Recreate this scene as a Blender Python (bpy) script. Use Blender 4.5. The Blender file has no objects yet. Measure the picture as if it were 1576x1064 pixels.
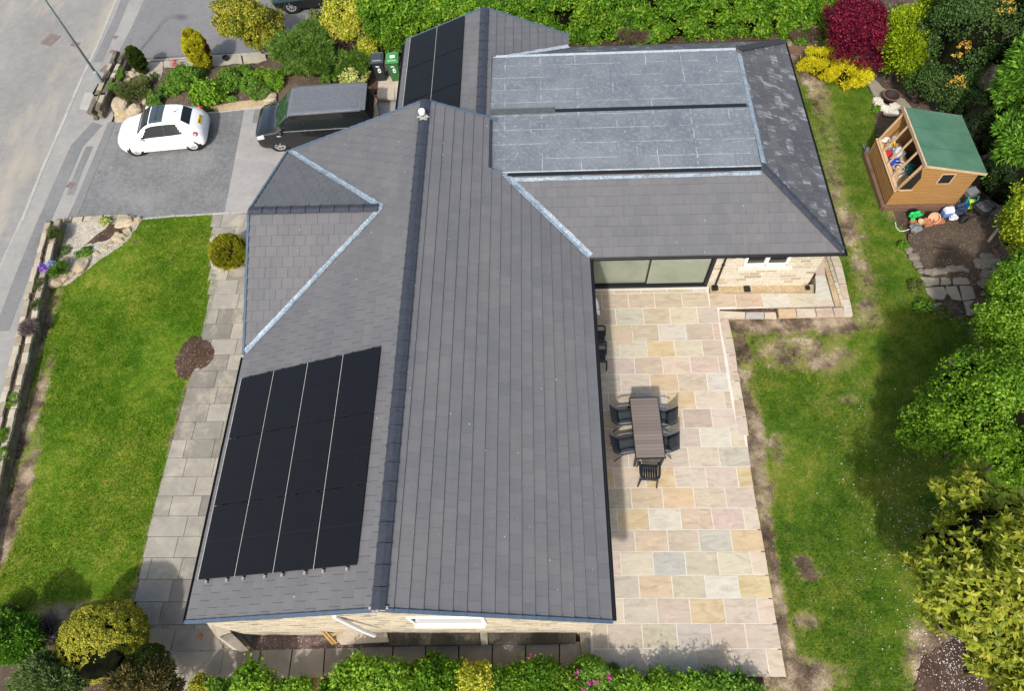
import bpy, math, random
import numpy as np
from mathutils import Vector, Matrix
random.seed(7)
RNG = np.random.default_rng(7)
scene = bpy.context.scene
COL = scene.collection
R = math.radians

# ------------------------------------------------------------------ camera
CAMF = 1049.87292
CPITCH, CYAW, CROLL = 1.06765060, 0.0783418525, -0.0848165378
CLOC = np.array([0.0, -12.6025112, 19.4758968])
def _cam():
    fw = np.array([0, math.cos(CPITCH), -math.sin(CPITCH)]); rt = np.array([1., 0, 0]); up = np.cross(rt, fw)
    c, s = math.cos(CROLL), math.sin(CROLL)
    r2 = c*rt + s*up; u2 = -s*rt + c*up
    c, s = math.cos(CYAW), math.sin(CYAW)
    rz = np.array([[c, -s, 0], [s, c, 0], [0, 0, 1]])
    return np.array([r2, u2, fw]) @ rz.T
CM = _cam()
cam = bpy.data.objects.new('camera', bpy.data.cameras.new('camera'))
COL.objects.link(cam)
cam.matrix_world = Matrix(((CM[0][0], CM[1][0], -CM[2][0], CLOC[0]), (CM[0][1], CM[1][1], -CM[2][1], CLOC[1]),
                           (CM[0][2], CM[1][2], -CM[2][2], CLOC[2]), (0, 0, 0, 1)))
cam.data.sensor_width = 36; cam.data.lens = CAMF/1576*36
cam.data.clip_start = 0.1; cam.data.clip_end = 2000
scene.camera = cam

# ------------------------------------------------------------------ world + sun
SUN = Vector((-0.28, -0.95, 1.0)).normalized()      # towards the sun
w = bpy.data.worlds.new('World'); scene.world = w; w.use_nodes = True
nt = w.node_tree; nt.nodes.clear()
wo = nt.nodes.new('ShaderNodeOutputWorld'); bg = nt.nodes.new('ShaderNodeBackground'); sky = nt.nodes.new('ShaderNodeTexSky')
sky.sky_type = 'NISHITA'; sky.sun_disc = False
sky.sun_elevation = math.asin(SUN.z); sky.sun_rotation = math.atan2(SUN.x, SUN.y)
sky.air_density = 1.0; sky.dust_density = 2.5; sky.ozone_density = 0.6
tint = nt.nodes.new('ShaderNodeMix'); tint.data_type = 'RGBA'; tint.blend_type = 'MULTIPLY'; tint.inputs[0].default_value = 1; tint.inputs[7].default_value = (1.0, .94, .84, 1)
nt.links.new(sky.outputs[0], tint.inputs[6]); nt.links.new(tint.outputs[2], bg.inputs[0]); bg.inputs[1].default_value = 0.15; nt.links.new(bg.outputs[0], wo.inputs[0])
sl = bpy.data.lights.new('sun', 'SUN'); sl.energy = 2.2; sl.angle = R(2.2); sl.color = (1.0, 0.965, 0.91)
so = bpy.data.objects.new('sun', sl); COL.objects.link(so)
so.rotation_euler = (-SUN).to_track_quat('-Z', 'Y').to_euler(); so.location = (-10, -30, 40)
scene.view_settings.view_transform = 'Standard'; scene.view_settings.look = 'None'
scene.view_settings.exposure = 0.90; scene.view_settings.gamma = 1.0

# ------------------------------------------------------------------ helpers
def ray(px, py):
    return CM.T @ np.array([(px-788)/CAMF, -(py-532)/CAMF, 1.0])
def at(px, py, z=0.0):
    d = ray(px, py); t = (z-CLOC[2])/d[2]; p = CLOC + t*d
    return Vector(p)
def depth(p):
    return float(CM[2] @ (np.array(p)-CLOC))
GL, GR = -0.70, -0.15
def G(x, y=0):
    t = min(1, max(0, (x+8.4)/9.9)); t = t*t*(3-2*t)
    return GL + (GR-GL)*t
def gat(px, py, dz=0.0):
    z = -0.4
    for _ in range(12):
        p = at(px, py, z+dz); z = G(p.x, p.y)
    return Vector((p.x, p.y, z+dz))

def tag(o, label=None, cat=None, group=None, kind=None):
    if label: o['label'] = label
    if cat: o['category'] = cat
    if group: o['group'] = group
    if kind: o['kind'] = kind
    return o
def empty(name, loc=(0, 0, 0), rz=0.0):
    o = bpy.data.objects.new(name, None); COL.objects.link(o); o.empty_display_size = 0.2
    o.location = loc; o.rotation_euler = (0, 0, rz); return o
def meshobj(name, verts, faces, mat=None, parent=None, smooth=False, bevel=0, label=None):
    me = bpy.data.meshes.new(name); me.from_pydata([tuple(v) for v in verts], [], faces)
    me.validate(clean_customdata=False); me.update()
    if mat:
        me.materials.append(mat)
    if smooth:
        me.polygons.foreach_set('use_smooth', [True]*len(me.polygons))
    o = bpy.data.objects.new(name, me); COL.objects.link(o)
    if parent: o.parent = parent
    if bevel:
        b = o.modifiers.new('bevel', 'BEVEL'); b.width = bevel; b.segments = 2; b.limit_method = 'ANGLE'
    if label: o['label'] = label
    return o

class MB:
    def __init__(s): s.v = []; s.f = []
    def add(s, vs, fs):
        n = len(s.v); s.v += [tuple(v) for v in vs]; s.f += [tuple(i+n for i in f) for f in fs]; return s
    def box(s, c, size, rz=0, rx=0, ry=0, taper=1.0):
        m = Matrix.Rotation(rz, 3, 'Z') @ Matrix.Rotation(ry, 3, 'Y') @ Matrix.Rotation(rx, 3, 'X')
        x, y, z = [k/2 for k in size]; vs = []
        for dz in (-z, z):
            k = taper if dz > 0 else 1
            for dx, dy in ((-x, -y), (x, -y), (x, y), (-x, y)):
                vs.append(m @ Vector((dx*k, dy*k, dz)) + Vector(c))
        return s.add(vs, [(0, 3, 2, 1), (4, 5, 6, 7), (0, 1, 5, 4), (1, 2, 6, 5), (2, 3, 7, 6), (3, 0, 4, 7)])
    def beam(s, a, b, w_, h_, up=(0, 0, 1)):
        a = Vector(a); b = Vector(b); d = (b-a).normalized(); u = Vector(up)
        sd = d.cross(u)
        if sd.length < 1e-4: sd = d.cross(Vector((1, 0, 0)))
        sd.normalize(); u2 = sd.cross(d)
        vs = [p + sd*i*w_/2 + u2*j*h_/2 for p in (a, b) for i, j in ((-1, -1), (1, -1), (1, 1), (-1, 1))]
        return s.add(vs, [(0, 3, 2, 1), (4, 5, 6, 7), (0, 1, 5, 4), (1, 2, 6, 5), (2, 3, 7, 6), (3, 0, 4, 7)])
    def prism(s, poly, z0, z1):
        n = len(poly); f0 = z0 if callable(z0) else (lambda x, y: z0); f1 = z1 if callable(z1) else (lambda x, y: z1)
        vs = [(p[0], p[1], f0(p[0], p[1])) for p in poly] + [(p[0], p[1], f1(p[0], p[1])) for p in poly]
        a = sum(poly[i][0]*poly[(i+1) % n][1]-poly[(i+1) % n][0]*poly[i][1] for i in range(n))
        fs = [tuple(range(n-1, -1, -1)), tuple(range(n, 2*n))] + [(i, (i+1) % n, n+(i+1) % n, n+i) for i in range(n)]
        if a < 0: fs = [tuple(reversed(f)) for f in fs]
        return s.add(vs, fs)
    def tube(s, pts, r, n=8, cap=True):
        pts = [Vector(p) for p in pts]; rs = r if isinstance(r, (list, tuple)) else [r]*len(pts)
        vs = []; pu = None
        for i, p in enumerate(pts):
            d = (pts[min(i+1, len(pts)-1)]-pts[max(i-1, 0)]).normalized()
            u = pu if pu is not None else (Vector((0, 0, 1)) if abs(d.z) < .9 else Vector((1, 0, 0)))
            a = d.cross(u)
            if a.length < 1e-5: a = d.cross(Vector((0, 1, 0)))
            a.normalize(); b = a.cross(d).normalized(); pu = b
            for k in range(n):
                t = 2*math.pi*k/n; vs.append(p + (a*math.cos(t)+b*math.sin(t))*rs[i])
        fs = [(i*n+k, i*n+(k+1) % n, (i+1)*n+(k+1) % n, (i+1)*n+k) for i in range(len(pts)-1) for k in range(n)]
        if cap: fs += [tuple(range(n-1, -1, -1)), tuple((len(pts)-1)*n+k for k in range(n))]
        return s.add(vs, fs)
    def lathe(s, prof, c=(0, 0, 0), n=20, M_=None):
        vs = []
        for r_, z_ in prof:
            for k in range(n):
                t = 2*math.pi*k/n; v = Vector((r_*math.cos(t), r_*math.sin(t), z_))
                if M_: v = M_ @ v
                vs.append(v+Vector(c))
        fs = [(i*n+k, i*n+(k+1) % n, (i+1)*n+(k+1) % n, (i+1)*n+k) for i in range(len(prof)-1) for k in range(n)]
        return s.add(vs, fs)
    def blob(s, c, r, seed=0, rough=.18, n=10, flat=0):
        rg = random.Random(seed); ph = [rg.uniform(0, 6.3) for _ in range(9)]
        vs = []; fs = []; m = n*2
        for i in range(n+1):
            th = math.pi*i/n
            for k in range(m):
                p = 2*math.pi*k/m; d = Vector((math.sin(th)*math.cos(p), math.sin(th)*math.sin(p), math.cos(th)))
                q = 1+rough*(math.sin(2.1*d.x*2+ph[0])+math.sin(2.7*d.y*2+ph[1])+math.sin(3.1*d.z*2+ph[2])+.6*math.sin(5*d.x*d.y*2+ph[3]))/2
                # facet the rock a little
                e = [math.copysign(abs(x_)**.8, x_) for x_ in d]
                vs.append((c[0]+e[0]*r[0]*q, c[1]+e[1]*r[1]*q, c[2]+e[2]*r[2]*q))
        for i in range(n):
            for k in range(m):
                fs.append((i*m+k, (i+1)*m+k, (i+1)*m+(k+1) % m, i*m+(k+1) % m))
        return s.add(vs, fs)
    def build(s, name, mat=None, parent=None, smooth=False, bevel=0, label=None):
        return meshobj(name, s.v, s.f, mat, parent, smooth, bevel, label)

# ------------------------------------------------------------------ materials
def srgb(h):
    c = [int(h[i:i+2], 16)/255 for i in (0, 2, 4)]
    return tuple(x/12.92 if x <= .04045 else ((x+.055)/1.055)**2.4 for x in c)+(1,)
class NT:
    def __init__(s, name):
        s.m = bpy.data.materials.new(name); s.m.use_nodes = True; s.t = s.m.node_tree; s.t.nodes.clear()
        s.out = s.n('ShaderNodeOutputMaterial'); s.b = s.n('ShaderNodeBsdfPrincipled'); s.l(s.b.outputs[0], s.out.inputs[0])
        s.b.inputs['Specular IOR Level'].default_value = .35
    def n(s, typ, **k):
        o = s.t.nodes.new(typ)
        for a, b in k.items():
            if a.startswith('i_'): o.inputs[a[2:].replace('_', ' ')].default_value = b
            else: setattr(o, a, b)
        return o
    def l(s, a, b): s.t.links.new(a, b)
    def co(s, scale=None, rot=None, gen='Object'):
        c = s.n('ShaderNodeTexCoord').outputs[gen]
        if scale or rot:
            m = s.n('ShaderNodeMapping')
            if scale: m.inputs['Scale'].default_value = scale
            if rot: m.inputs['Rotation'].default_value = rot
            s.l(c, m.inputs[0]); c = m.outputs[0]
        return c
    def noise(s, sc, det=4, rough=.6, co=None, dist=0):
        n = s.n('ShaderNodeTexNoise'); n.inputs['Scale'].default_value = sc; n.inputs['Detail'].default_value = det
        n.inputs['Roughness'].default_value = rough; n.inputs['Distortion'].default_value = dist
        s.l(co if co is not None else s.co(), n.inputs['Vector']); return n.outputs['Fac']
    def vor(s, sc, co=None, feat='F1', out='Distance'):
        n = s.n('ShaderNodeTexVoronoi'); n.feature = feat; n.inputs['Scale'].default_value = sc
        s.l(co if co is not None else s.co(), n.inputs['Vector']); return n.outputs[out]
    def ramp(s, f, stops, interp='LINEAR'):
        r_ = s.n('ShaderNodeValToRGB'); e = r_.color_ramp.elements; r_.color_ramp.interpolation = interp
        while len(e) < len(stops): e.new(.5)
        for k, (p, c) in enumerate(stops):
            e[k].position = p; e[k].color = c if len(c) == 4 else tuple(c)+(1,)
        s.l(f, r_.inputs[0]); return r_.outputs[0]
    def g(s, f, a, b):
        return s.ramp(f, [(a, (0, 0, 0, 1)), (b, (1, 1, 1, 1))])
    def mix(s, f, a, b, mode='MIX'):
        m = s.n('ShaderNodeMix', data_type='RGBA', blend_type=mode)
        for x_, i in ((f, 0), (a, 6), (b, 7)):
            if isinstance(x_, (int, float)): m.inputs[i].default_value = x_
            elif isinstance(x_, tuple): m.inputs[i].default_value = x_ if len(x_) == 4 else x_+(1,)
            else: s.l(x_, m.inputs[i])
        return m.outputs[2]
    def math(s, op, a, b=0.0):
        m = s.n('ShaderNodeMath', operation=op)
        for x_, i in ((a, 0), (b, 1)):
            if isinstance(x_, (int, float)): m.inputs[i].default_value = x_
            else: s.l(x_, m.inputs[i])
        return m.outputs[0]
    def rnd(s): return s.n('ShaderNodeNewGeometry').outputs['Random Per Island']
    def bump(s, h, st=.4, d=.02):
        b = s.n('ShaderNodeBump'); b.inputs['Strength'].default_value = st; b.inputs['Distance'].default_value = d
        s.l(h, b.inputs['Height']); s.l(b.outputs[0], s.b.inputs['Normal'])
    def fin(s, c, rough=.8, metal=0, spec=None):
        if isinstance(c, tuple): s.b.inputs['Base Color'].default_value = c
        else: s.l(c, s.b.inputs['Base Color'])
        if isinstance(rough, (int, float)): s.b.inputs['Roughness'].default_value = rough
        else: s.l(rough, s.b.inputs['Roughness'])
        s.b.inputs['Metallic'].default_value = metal
        if spec is not None: s.b.inputs['Specular IOR Level'].default_value = spec
        return s.m

def m_plain(name, c, rough=.5, metal=0, vary=.12, spec=None, coat=0, sc=9):
    t = NT(name); n = t.noise(sc, 5, .65)
    k = t.ramp(n, [(.3, (1-vary,)*3), (.7, (1+vary*.4,)*3)])
    col = t.mix(1.0, tuple(c), k, 'MULTIPLY')
    rr = t.math('ADD', t.math('MULTIPLY', n, .15), rough-.07)
    if coat: t.b.inputs['Coat Weight'].default_value = coat; t.b.inputs['Coat Roughness'].default_value = .04
    return t.fin(col, rr, metal, spec)

def m_leaf(name, cols, trans=.25, rough=.5, brown=None):
    """leaf faces coloured one by one; cols = dark..light albedo"""
    t = NT(name); r_ = t.rnd(); n = t.noise(1.3, 3)
    f = t.math('ADD', t.math('MULTIPLY', r_, .65), t.math('MULTIPLY', t.g(n, .3, .7), .35))
    st = [(i/(len(cols)-1), c) for i, c in enumerate(cols)]
    c = t.ramp(f, st)
    if brown:
        c = t.mix(t.g(t.noise(brown[1], 2), brown[2], brown[2]+.06), c, brown[0])
    t.fin(c, rough, 0, .12)
    tr = t.n('ShaderNodeBsdfTranslucent'); t.l(c, tr.inputs[0])
    ms = t.n('ShaderNodeMixShader'); ms.inputs[0].default_value = trans
    t.l(t.b.outputs[0], ms.inputs[1]); t.l(tr.outputs[0], ms.inputs[2]); t.l(ms.outputs[0], t.out.inputs[0])
    return t.m

# slate-grey concrete tiles
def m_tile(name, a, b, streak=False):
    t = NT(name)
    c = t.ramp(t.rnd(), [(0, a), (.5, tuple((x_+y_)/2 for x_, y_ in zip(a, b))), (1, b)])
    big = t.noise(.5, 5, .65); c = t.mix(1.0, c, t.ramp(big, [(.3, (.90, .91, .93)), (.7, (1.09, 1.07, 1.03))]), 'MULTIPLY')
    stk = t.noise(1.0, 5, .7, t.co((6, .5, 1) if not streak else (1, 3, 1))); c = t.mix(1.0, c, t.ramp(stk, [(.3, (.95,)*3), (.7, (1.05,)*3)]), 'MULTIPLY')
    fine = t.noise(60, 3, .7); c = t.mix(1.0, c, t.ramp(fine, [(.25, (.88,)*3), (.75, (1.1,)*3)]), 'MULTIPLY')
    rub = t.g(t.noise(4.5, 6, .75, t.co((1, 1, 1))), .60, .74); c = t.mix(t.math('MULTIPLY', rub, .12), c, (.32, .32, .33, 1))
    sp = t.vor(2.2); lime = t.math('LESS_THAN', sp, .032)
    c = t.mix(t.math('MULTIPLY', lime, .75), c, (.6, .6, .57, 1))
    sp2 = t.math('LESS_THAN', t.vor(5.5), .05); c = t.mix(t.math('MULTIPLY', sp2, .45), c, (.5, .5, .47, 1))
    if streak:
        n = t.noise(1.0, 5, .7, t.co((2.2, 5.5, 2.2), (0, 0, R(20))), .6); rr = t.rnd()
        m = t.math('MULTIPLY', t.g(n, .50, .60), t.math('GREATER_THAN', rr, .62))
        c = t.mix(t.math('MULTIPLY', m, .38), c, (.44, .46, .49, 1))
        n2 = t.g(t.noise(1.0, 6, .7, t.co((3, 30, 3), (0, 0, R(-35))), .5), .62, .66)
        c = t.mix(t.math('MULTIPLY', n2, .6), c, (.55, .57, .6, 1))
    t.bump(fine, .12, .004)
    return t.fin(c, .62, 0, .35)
A_TILE = m_tile('roof_tile', (.112, .1135, .121, 1), (.126, .1265, .134, 1))
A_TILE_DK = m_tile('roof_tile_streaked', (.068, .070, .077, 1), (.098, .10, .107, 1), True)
A_RIDGE = m_plain('ridge_tile', (.036, .042, .056, 1), .5, vary=.3)
A_VERGE = m_plain('verge_cap', (.075, .11, .155, 1), .45, vary=.2)
A_BLACK = m_plain('black_plastic', (.012, .013, .015, 1), .4)
A_DARK = m_plain('dark_void', (.01, .01, .01, 1), .9)
def m_lead(name, a, b, white, th=.5):
    t = NT(name); n = t.noise(3.5, 6, .72, None, .8); n2 = t.noise(22, 5, .75)
    c = t.mix(t.g(n, .35, .65), a, b); c = t.mix(t.math('MULTIPLY', t.g(n2, th, th+.12), .7), c, white)
    t.bump(n2, .3, .01); return t.fin(c, .5, .15)
A_LEAD = m_lead('lead_flashing', (.13, .17, .21, 1), (.26, .33, .39, 1), (.62, .68, .72, 1), .52)
A_LEADW = m_lead('new_lead', (.28, .33, .38, 1), (.42, .48, .52, 1), (.68, .72, .75, 1), .5)
def m_felt():
    t = NT('grey_flat_roof_membrane'); n = t.noise(.9, 6, .7, None, .4); f = t.noise(9, 6, .75); s = t.noise(70, 3, .7)
    c = t.mix(t.g(n, .32, .68), (.105, .12, .138, 1), (.165, .182, .20, 1))
    c = t.mix(t.math('MULTIPLY', t.g(f, .50, .68), .5), c, (.30, .325, .34, 1))
    c = t.mix(t.math('MULTIPLY', t.g(t.noise(2.2, 5, .7, t.co((1, 1, 1), (0, 0, 1))), .55, .7), .25), c, (.10, .12, .15, 1))
    c = t.mix(1.0, c, t.ramp(s, [(.2, (.85,)*3), (.8, (1.14,)*3)]), 'MULTIPLY')
    # board joints of the deck telegraphing through, broken and whitish
    co = t.co(); wob = t.math('MULTIPLY', t.math('SUBTRACT', t.noise(1.5, 4, .6), .5), .07)
    sp = t.n('ShaderNodeSeparateXYZ'); t.l(co, sp.inputs[0])
    def line(axis, period, wd, gsc, lo, k, ph=0.):
        v = t.math('FRACT', t.math('ADD', t.math('DIVIDE', t.math('ADD', sp.outputs[axis], wob), period), 10.0+ph))
        l_ = t.math('LESS_THAN', t.math('ABSOLUTE', t.math('SUBTRACT', v, .5)), wd/period)
        g_ = t.g(t.noise(1.0, 5, .75, t.co(gsc)), lo, lo+.08)
        return t.math('MULTIPLY', t.math('MULTIPLY', l_, g_), k)
    for a in ((1, .61, .009, (1.1, 5, 1), .45, .5, .1), (0, 1.19, .010, (3.3, 1.9, 1), .49, .6, .3), (0, .595, .007, (5.1, 1.6, 1), .54, .3, .15)):
        c = t.mix(line(*a), c, (.52, .54, .54, 1))
    c = t.mix(line(0, 1.19, .03, (3.0, 1.2, 1), .5, .35, .33), c, (.07, .08, .10, 1))
    c = t.mix(t.math('MULTIPLY', t.math('LESS_THAN', t.vor(2.4), .05), .7), c, (.6, .6, .58, 1))
    t.bump(f, .2, .01); return t.fin(c, t.ramp(n, [(.3, (.45,)*3), (.7, (.65,)*3)]), 0, .4)
A_FELT = m_felt()
def m_stonewall(name, base, sx=1.0, axis='XZ'):
    """coursed cream rubble with raised pale pointing"""
    t = NT(name); co = t.n('ShaderNodeTexCoord').outputs['Object']
    sp = t.n('ShaderNodeSeparateXYZ'); t.l(co, sp.inputs[0]); cb = t.n('ShaderNodeCombineXYZ')
    t.l(sp.outputs[0 if axis == 'XZ' else 1], cb.inputs[0]); t.l(sp.outputs[2], cb.inputs[1])
    dn = t.n('ShaderNodeTexNoise'); dn.inputs['Scale'].default_value = 5; dn.inputs['Detail'].default_value = 3; t.l(co, dn.inputs['Vector'])
    vm = t.n('ShaderNodeVectorMath', operation='MULTIPLY_ADD'); t.l(dn.outputs['Color'], vm.inputs[0])
    vm.inputs[1].default_value = (.16, .10, 0); t.l(cb.outputs[0], vm.inputs[2])
    br = t.n('ShaderNodeTexBrick'); t.l(vm.outputs[0], br.inputs['Vector'])
    for k, v_ in (('Scale', 1), ('Mortar Size', .012), ('Mortar Smooth', .3), ('Brick Width', .36*sx), ('Row Height', .165*sx), ('Bias', 0)):
        br.inputs[k].default_value = v_
    br.squash = 1.6; br.squash_frequency = 3; br.offset = .43
    br.inputs['Color1'].default_value = (0, 0, 0, 1); br.inputs['Color2'].default_value = (1, 1, 1, 1); br.inputs['Mortar'].default_value = (.5, .5, .5, 1)
    c = t.ramp(br.outputs['Color'], [(0, base[0]), (.25, base[1]), (.5, base[2]), (.8, base[3]), (1, base[4])])
    n = t.noise(14, 5, .7); c = t.mix(1.0, c, t.ramp(n, [(.25, (.75, .74, .72)), (.7, (1.12,)*3)]), 'MULTIPLY')
    c = t.mix(br.outputs['Fac'], c, base[5])
    h = t.math('SUBTRACT', t.math('MULTIPLY', n, .5), br.outputs['Fac']); t.bump(h, .7, .02)
    return t.fin(c, .9)
STW = [(.30, .255, .19, 1), (.46, .41, .32, 1), (.52, .475, .385, 1), (.47, .44, .375, 1), (.38, .315, .22, 1), (.60, .57, .49, 1)]
A_WALLX = m_stonewall('rubble_stone', STW, 1.0)
A_WALLY = m_stonewall('rubble_stone_side', STW, 1.0, 'YZ')
A_WALLG = m_stonewall('gable_stone', [(.29, .245, .17, 1), (.43, .375, .27, 1), (.50, .44, .335, 1), (.42, .375, .29, 1), (.12, .10, .08, 1), (.54, .49, .39, 1)], .8)
def m_ground(name, cols, sc=1.0, speck=None, bump=.3, rough=.95, spec=.2, streak=None):
    t = NT(name); a = t.noise(.55*sc, 5, .6); b = t.noise(5*sc, 6, .7); f = t.noise(70*sc, 4, .75)
    k = t.math('ADD', t.math('MULTIPLY', a, .5), t.math('MULTIPLY', b, .5))
    c = t.ramp(k, [(.32+.36*i/(len(cols)-1), x_) for i, x_ in enumerate(cols)])
    c = t.mix(1.0, c, t.ramp(f, [(.2, (.72,)*3), (.8, (1.25,)*3)]), 'MULTIPLY')
    if speck:
        col, dens, scale = speck
        v = t.vor(scale, None, 'F1', 'Color'); sx = t.n('ShaderNodeSeparateColor'); t.l(v, sx.inputs[0])
        m = t.math('MULTIPLY', t.math('GREATER_THAN', sx.outputs[0], 1-dens), t.math('LESS_THAN', t.vor(scale), .42))
        c = t.mix(t.math('MULTIPLY', m, .8), c, col)
    if streak:
        c = t.mix(t.math('MULTIPLY', t.g(t.noise(1, 5, .7, t.co(streak[0], streak[1])), .5, .72), streak[3]), c, streak[2])
    t.bump(f, bump, .02)
    return t.fin(c, rough, 0, spec)
A_SOIL = m_ground('garden_soil', [(.045, .03, .022, 1), (.085, .062, .045, 1), (.13, .10, .075, 1)], 1.5, ((.3, .26, .2, 1), .10, 22), .7)
A_BARK = m_ground('bark_mulch', [(.03, .018, .012, 1), (.075, .045, .032, 1), (.15, .105, .08, 1)], 3, ((.28, .2, .14, 1), .12, 18), .9)
A_ROAD = m_ground('road_asphalt', [(.18, .177, .17, 1), (.225, .22, .21, 1), (.27, .262, .245, 1)], .6, ((.35, .34, .32, 1), .02, 30), .25,
                  streak=((.5, .12, 1), (0, 0, R(-27)), (.37, .33, .25, 1), .8))
A_PAVE = m_ground('pavement_asphalt', [(.21, .207, .20, 1), (.26, .256, .245, 1), (.31, .30, .28, 1)], .7, ((.4, .38, .35, 1), .03, 30), .25)
A_PATCH = m_ground('trench_patch_asphalt', [(.13, .135, .138, 1), (.17, .173, .175, 1), (.20, .20, .198, 1)], .9, ((.26, .26, .26, 1), .05, 26), .25)
A_DRIVE = m_ground('driveway_asphalt', [(.105, .108, .112, 1), (.155, .158, .16, 1), (.22, .222, .221, 1)], 1.1, ((.28, .29, .3, 1), .10, 24), .5)
A_CONC = m_ground('driveway_concrete', [(.22, .22, .215, 1), (.27, .265, .26, 1), (.33, .32, .30, 1)], .9, None, .2,
                  streak=((.4, 1.2, 1), (0, 0, .4), (.38, .36, .31, 1), .5))
A_DRIVE2 = m_ground('neighbour_driveway_asphalt', [(.135, .135, .14, 1), (.165, .165, .17, 1), (.195, .195, .195, 1)], .8, ((.27, .27, .27, 1), .04, 30), .2)
A_GRAVEL = m_ground('buff_gravel', [(.30, .22, .12, 1), (.45, .34, .2, 1), (.58, .46, .3, 1)], 4, ((.7, .62, .5, 1), .25, 30), 1.0)
A_GRAVELP = m_ground('plum_gravel', [(.09, .06, .05, 1), (.17, .12, .105, 1), (.27, .21, .185, 1)], 4, ((.5, .42, .38, 1), .2, 26), 1.0)
A_GRAVELW = m_ground('pale_gravel', [(.22, .19, .14, 1), (.40, .36, .29, 1), (.56, .52, .45, 1)], 3, ((.75, .72, .66, 1), .3, 22), 1.0)
A_FLAG = m_ground('grey_flagstone', [(.20, .195, .175, 1), (.29, .28, .25, 1), (.37, .36, .32, 1)], 1.6, None, .35)
A_ROCK = m_ground('sandstone_rock', [(.24, .19, .12, 1), (.38, .32, .22, 1), (.50, .45, .34, 1)], 3, None, .6)
A_ROCKG = m_ground('grey_brown_rock', [(.12, .10, .08, 1), (.21, .185, .15, 1), (.31, .28, .23, 1)], 3, None, .6)
A_ROCKW = m_ground('pale_limestone', [(.45, .41, .33, 1), (.6, .57, .48, 1), (.72, .7, .62, 1)], 3, None, .5)
A_KERB = m_ground('kerb_concrete', [(.25, .245, .225, 1), (.33, .32, .30, 1), (.40, .39, .36, 1)], 2, None, .2)
A_WHITE = m_plain('white_upvc', (.80, .80, .79, 1), .35, vary=.05)
A_STEELW = m_plain('white_painted_pipe', (.62, .64, .66, 1), .4, vary=.1)
def m_wood(name, a, b, sc=(1, 1, 14), rough=.7):
    t = NT(name); n = t.noise(2.2, 6, .7, t.co(sc)); f = t.noise(30, 4, .7, t.co(sc))
    c = t.mix(t.g(n, .3, .7), a, b); c = t.mix(t.math('MULTIPLY', t.g(f, .55, .75), .45), c, tuple(x_*.45 for x_ in a[:3])+(1,))
    t.bump(f, .3, .01); return t.fin(c, rough)
def m_clad():
    t = NT('timber_cladding'); n = t.noise(2.2, 6, .7, t.co((.6, .6, 22))); f = t.noise(30, 4, .7, t.co((.6, .6, 22)))
    c = t.mix(t.g(n, .3, .7), (.28, .145, .045, 1), (.44, .255, .095, 1)); c = t.mix(t.math('MULTIPLY', t.g(f, .55, .75), .45), c, (.13, .065, .02, 1))
    w_ = t.n('ShaderNodeTexWave'); w_.wave_type = 'BANDS'; w_.bands_direction = 'Z'; w_.wave_profile = 'SAW'; w_.inputs['Scale'].default_value = 3.14; t.l(t.co(), w_.inputs['Vector'])
    c = t.mix(t.math('MULTIPLY', t.g(w_.outputs['Fac'], .80, .97), .8), c, (.06, .03, .01, 1)); t.bump(w_.outputs['Fac'], .6, .02); return t.fin(c, .7)  # dark bands paint the shade of the board grooves into the colour
A_CLAD = m_clad()
A_FRAMEW = m_wood('pale_timber', (.40, .27, .16, 1), (.55, .40, .26, 1), (3, 3, 3))
A_SLEEPER = m_wood('brown_sleeper', (.10, .058, .035, 1), (.18, .11, .075, 1), (1, 1, 12))
A_BARKT = m_wood('tree_bark', (.06, .045, .03, 1), (.12, .09, .065, 1), (6, 6, 1), .9)
A_GLASSDK = m_plain('dark_glass', (.012, .016, .016, 1), .06, vary=.1, spec=.8)
# ------------------------------------------------------------------ setting: ground sheets
WSET = set()
def wempty(name, loc):
    o = empty(name, loc); WSET.add(o.name); return o
_mo = meshobj
def meshobj(name, verts, faces, mat=None, parent=None, smooth=False, bevel=0, label=None):
    o = _mo(name, verts, faces, mat, parent, smooth, bevel, label)
    if parent and parent.name in WSET: o.location = -parent.location
    return o

def inpoly(x, y, poly):
    r_ = False; n = len(poly)
    for i in range(n):
        x1, y1 = poly[i][:2]; x2, y2 = poly[(i+1) % n][:2]
        if (y1 > y) != (y2 > y) and x < (x2-x1)*(y-y1)/(y2-y1)+x1: r_ = not r_
    return r_
def inpoly_np(X, Y, poly):
    r_ = np.zeros(X.shape, bool); n = len(poly)
    for i in range(n):
        x1, y1 = poly[i][:2]; x2, y2 = poly[(i+1) % n][:2]
        if y1 == y2: continue
        r_ ^= ((y1 > Y) != (y2 > Y)) & (X < (x2-x1)*(Y-y1)/(y2-y1)+x1)
    return r_
def Gnp(X):
    t = np.clip((X+8.4)/9.9, 0, 1); return GL+(GR-GL)*t*t*(3-2*t)
# big sheet of soil reaching far past everything seen
xs = np.concatenate([[-400, -120, -60, -30, -16], np.arange(-9, 2.6, .4), [8, 14, 20, 40, 120, 400]]); ys = [-400, -100, -40, -20, -10, 0, 10, 20, 40, 100, 400]
vs = [(x, y, G(x)-.10) for y in ys for x in xs]; nx = len(xs)
fs = [(j*nx+i, j*nx+i+1, (j+1)*nx+i+1, (j+1)*nx+i) for j in range(len(ys)-1) for i in range(nx-1)]
tag(meshobj('ground', vs, fs, A_SOIL), kind='structure')

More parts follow.
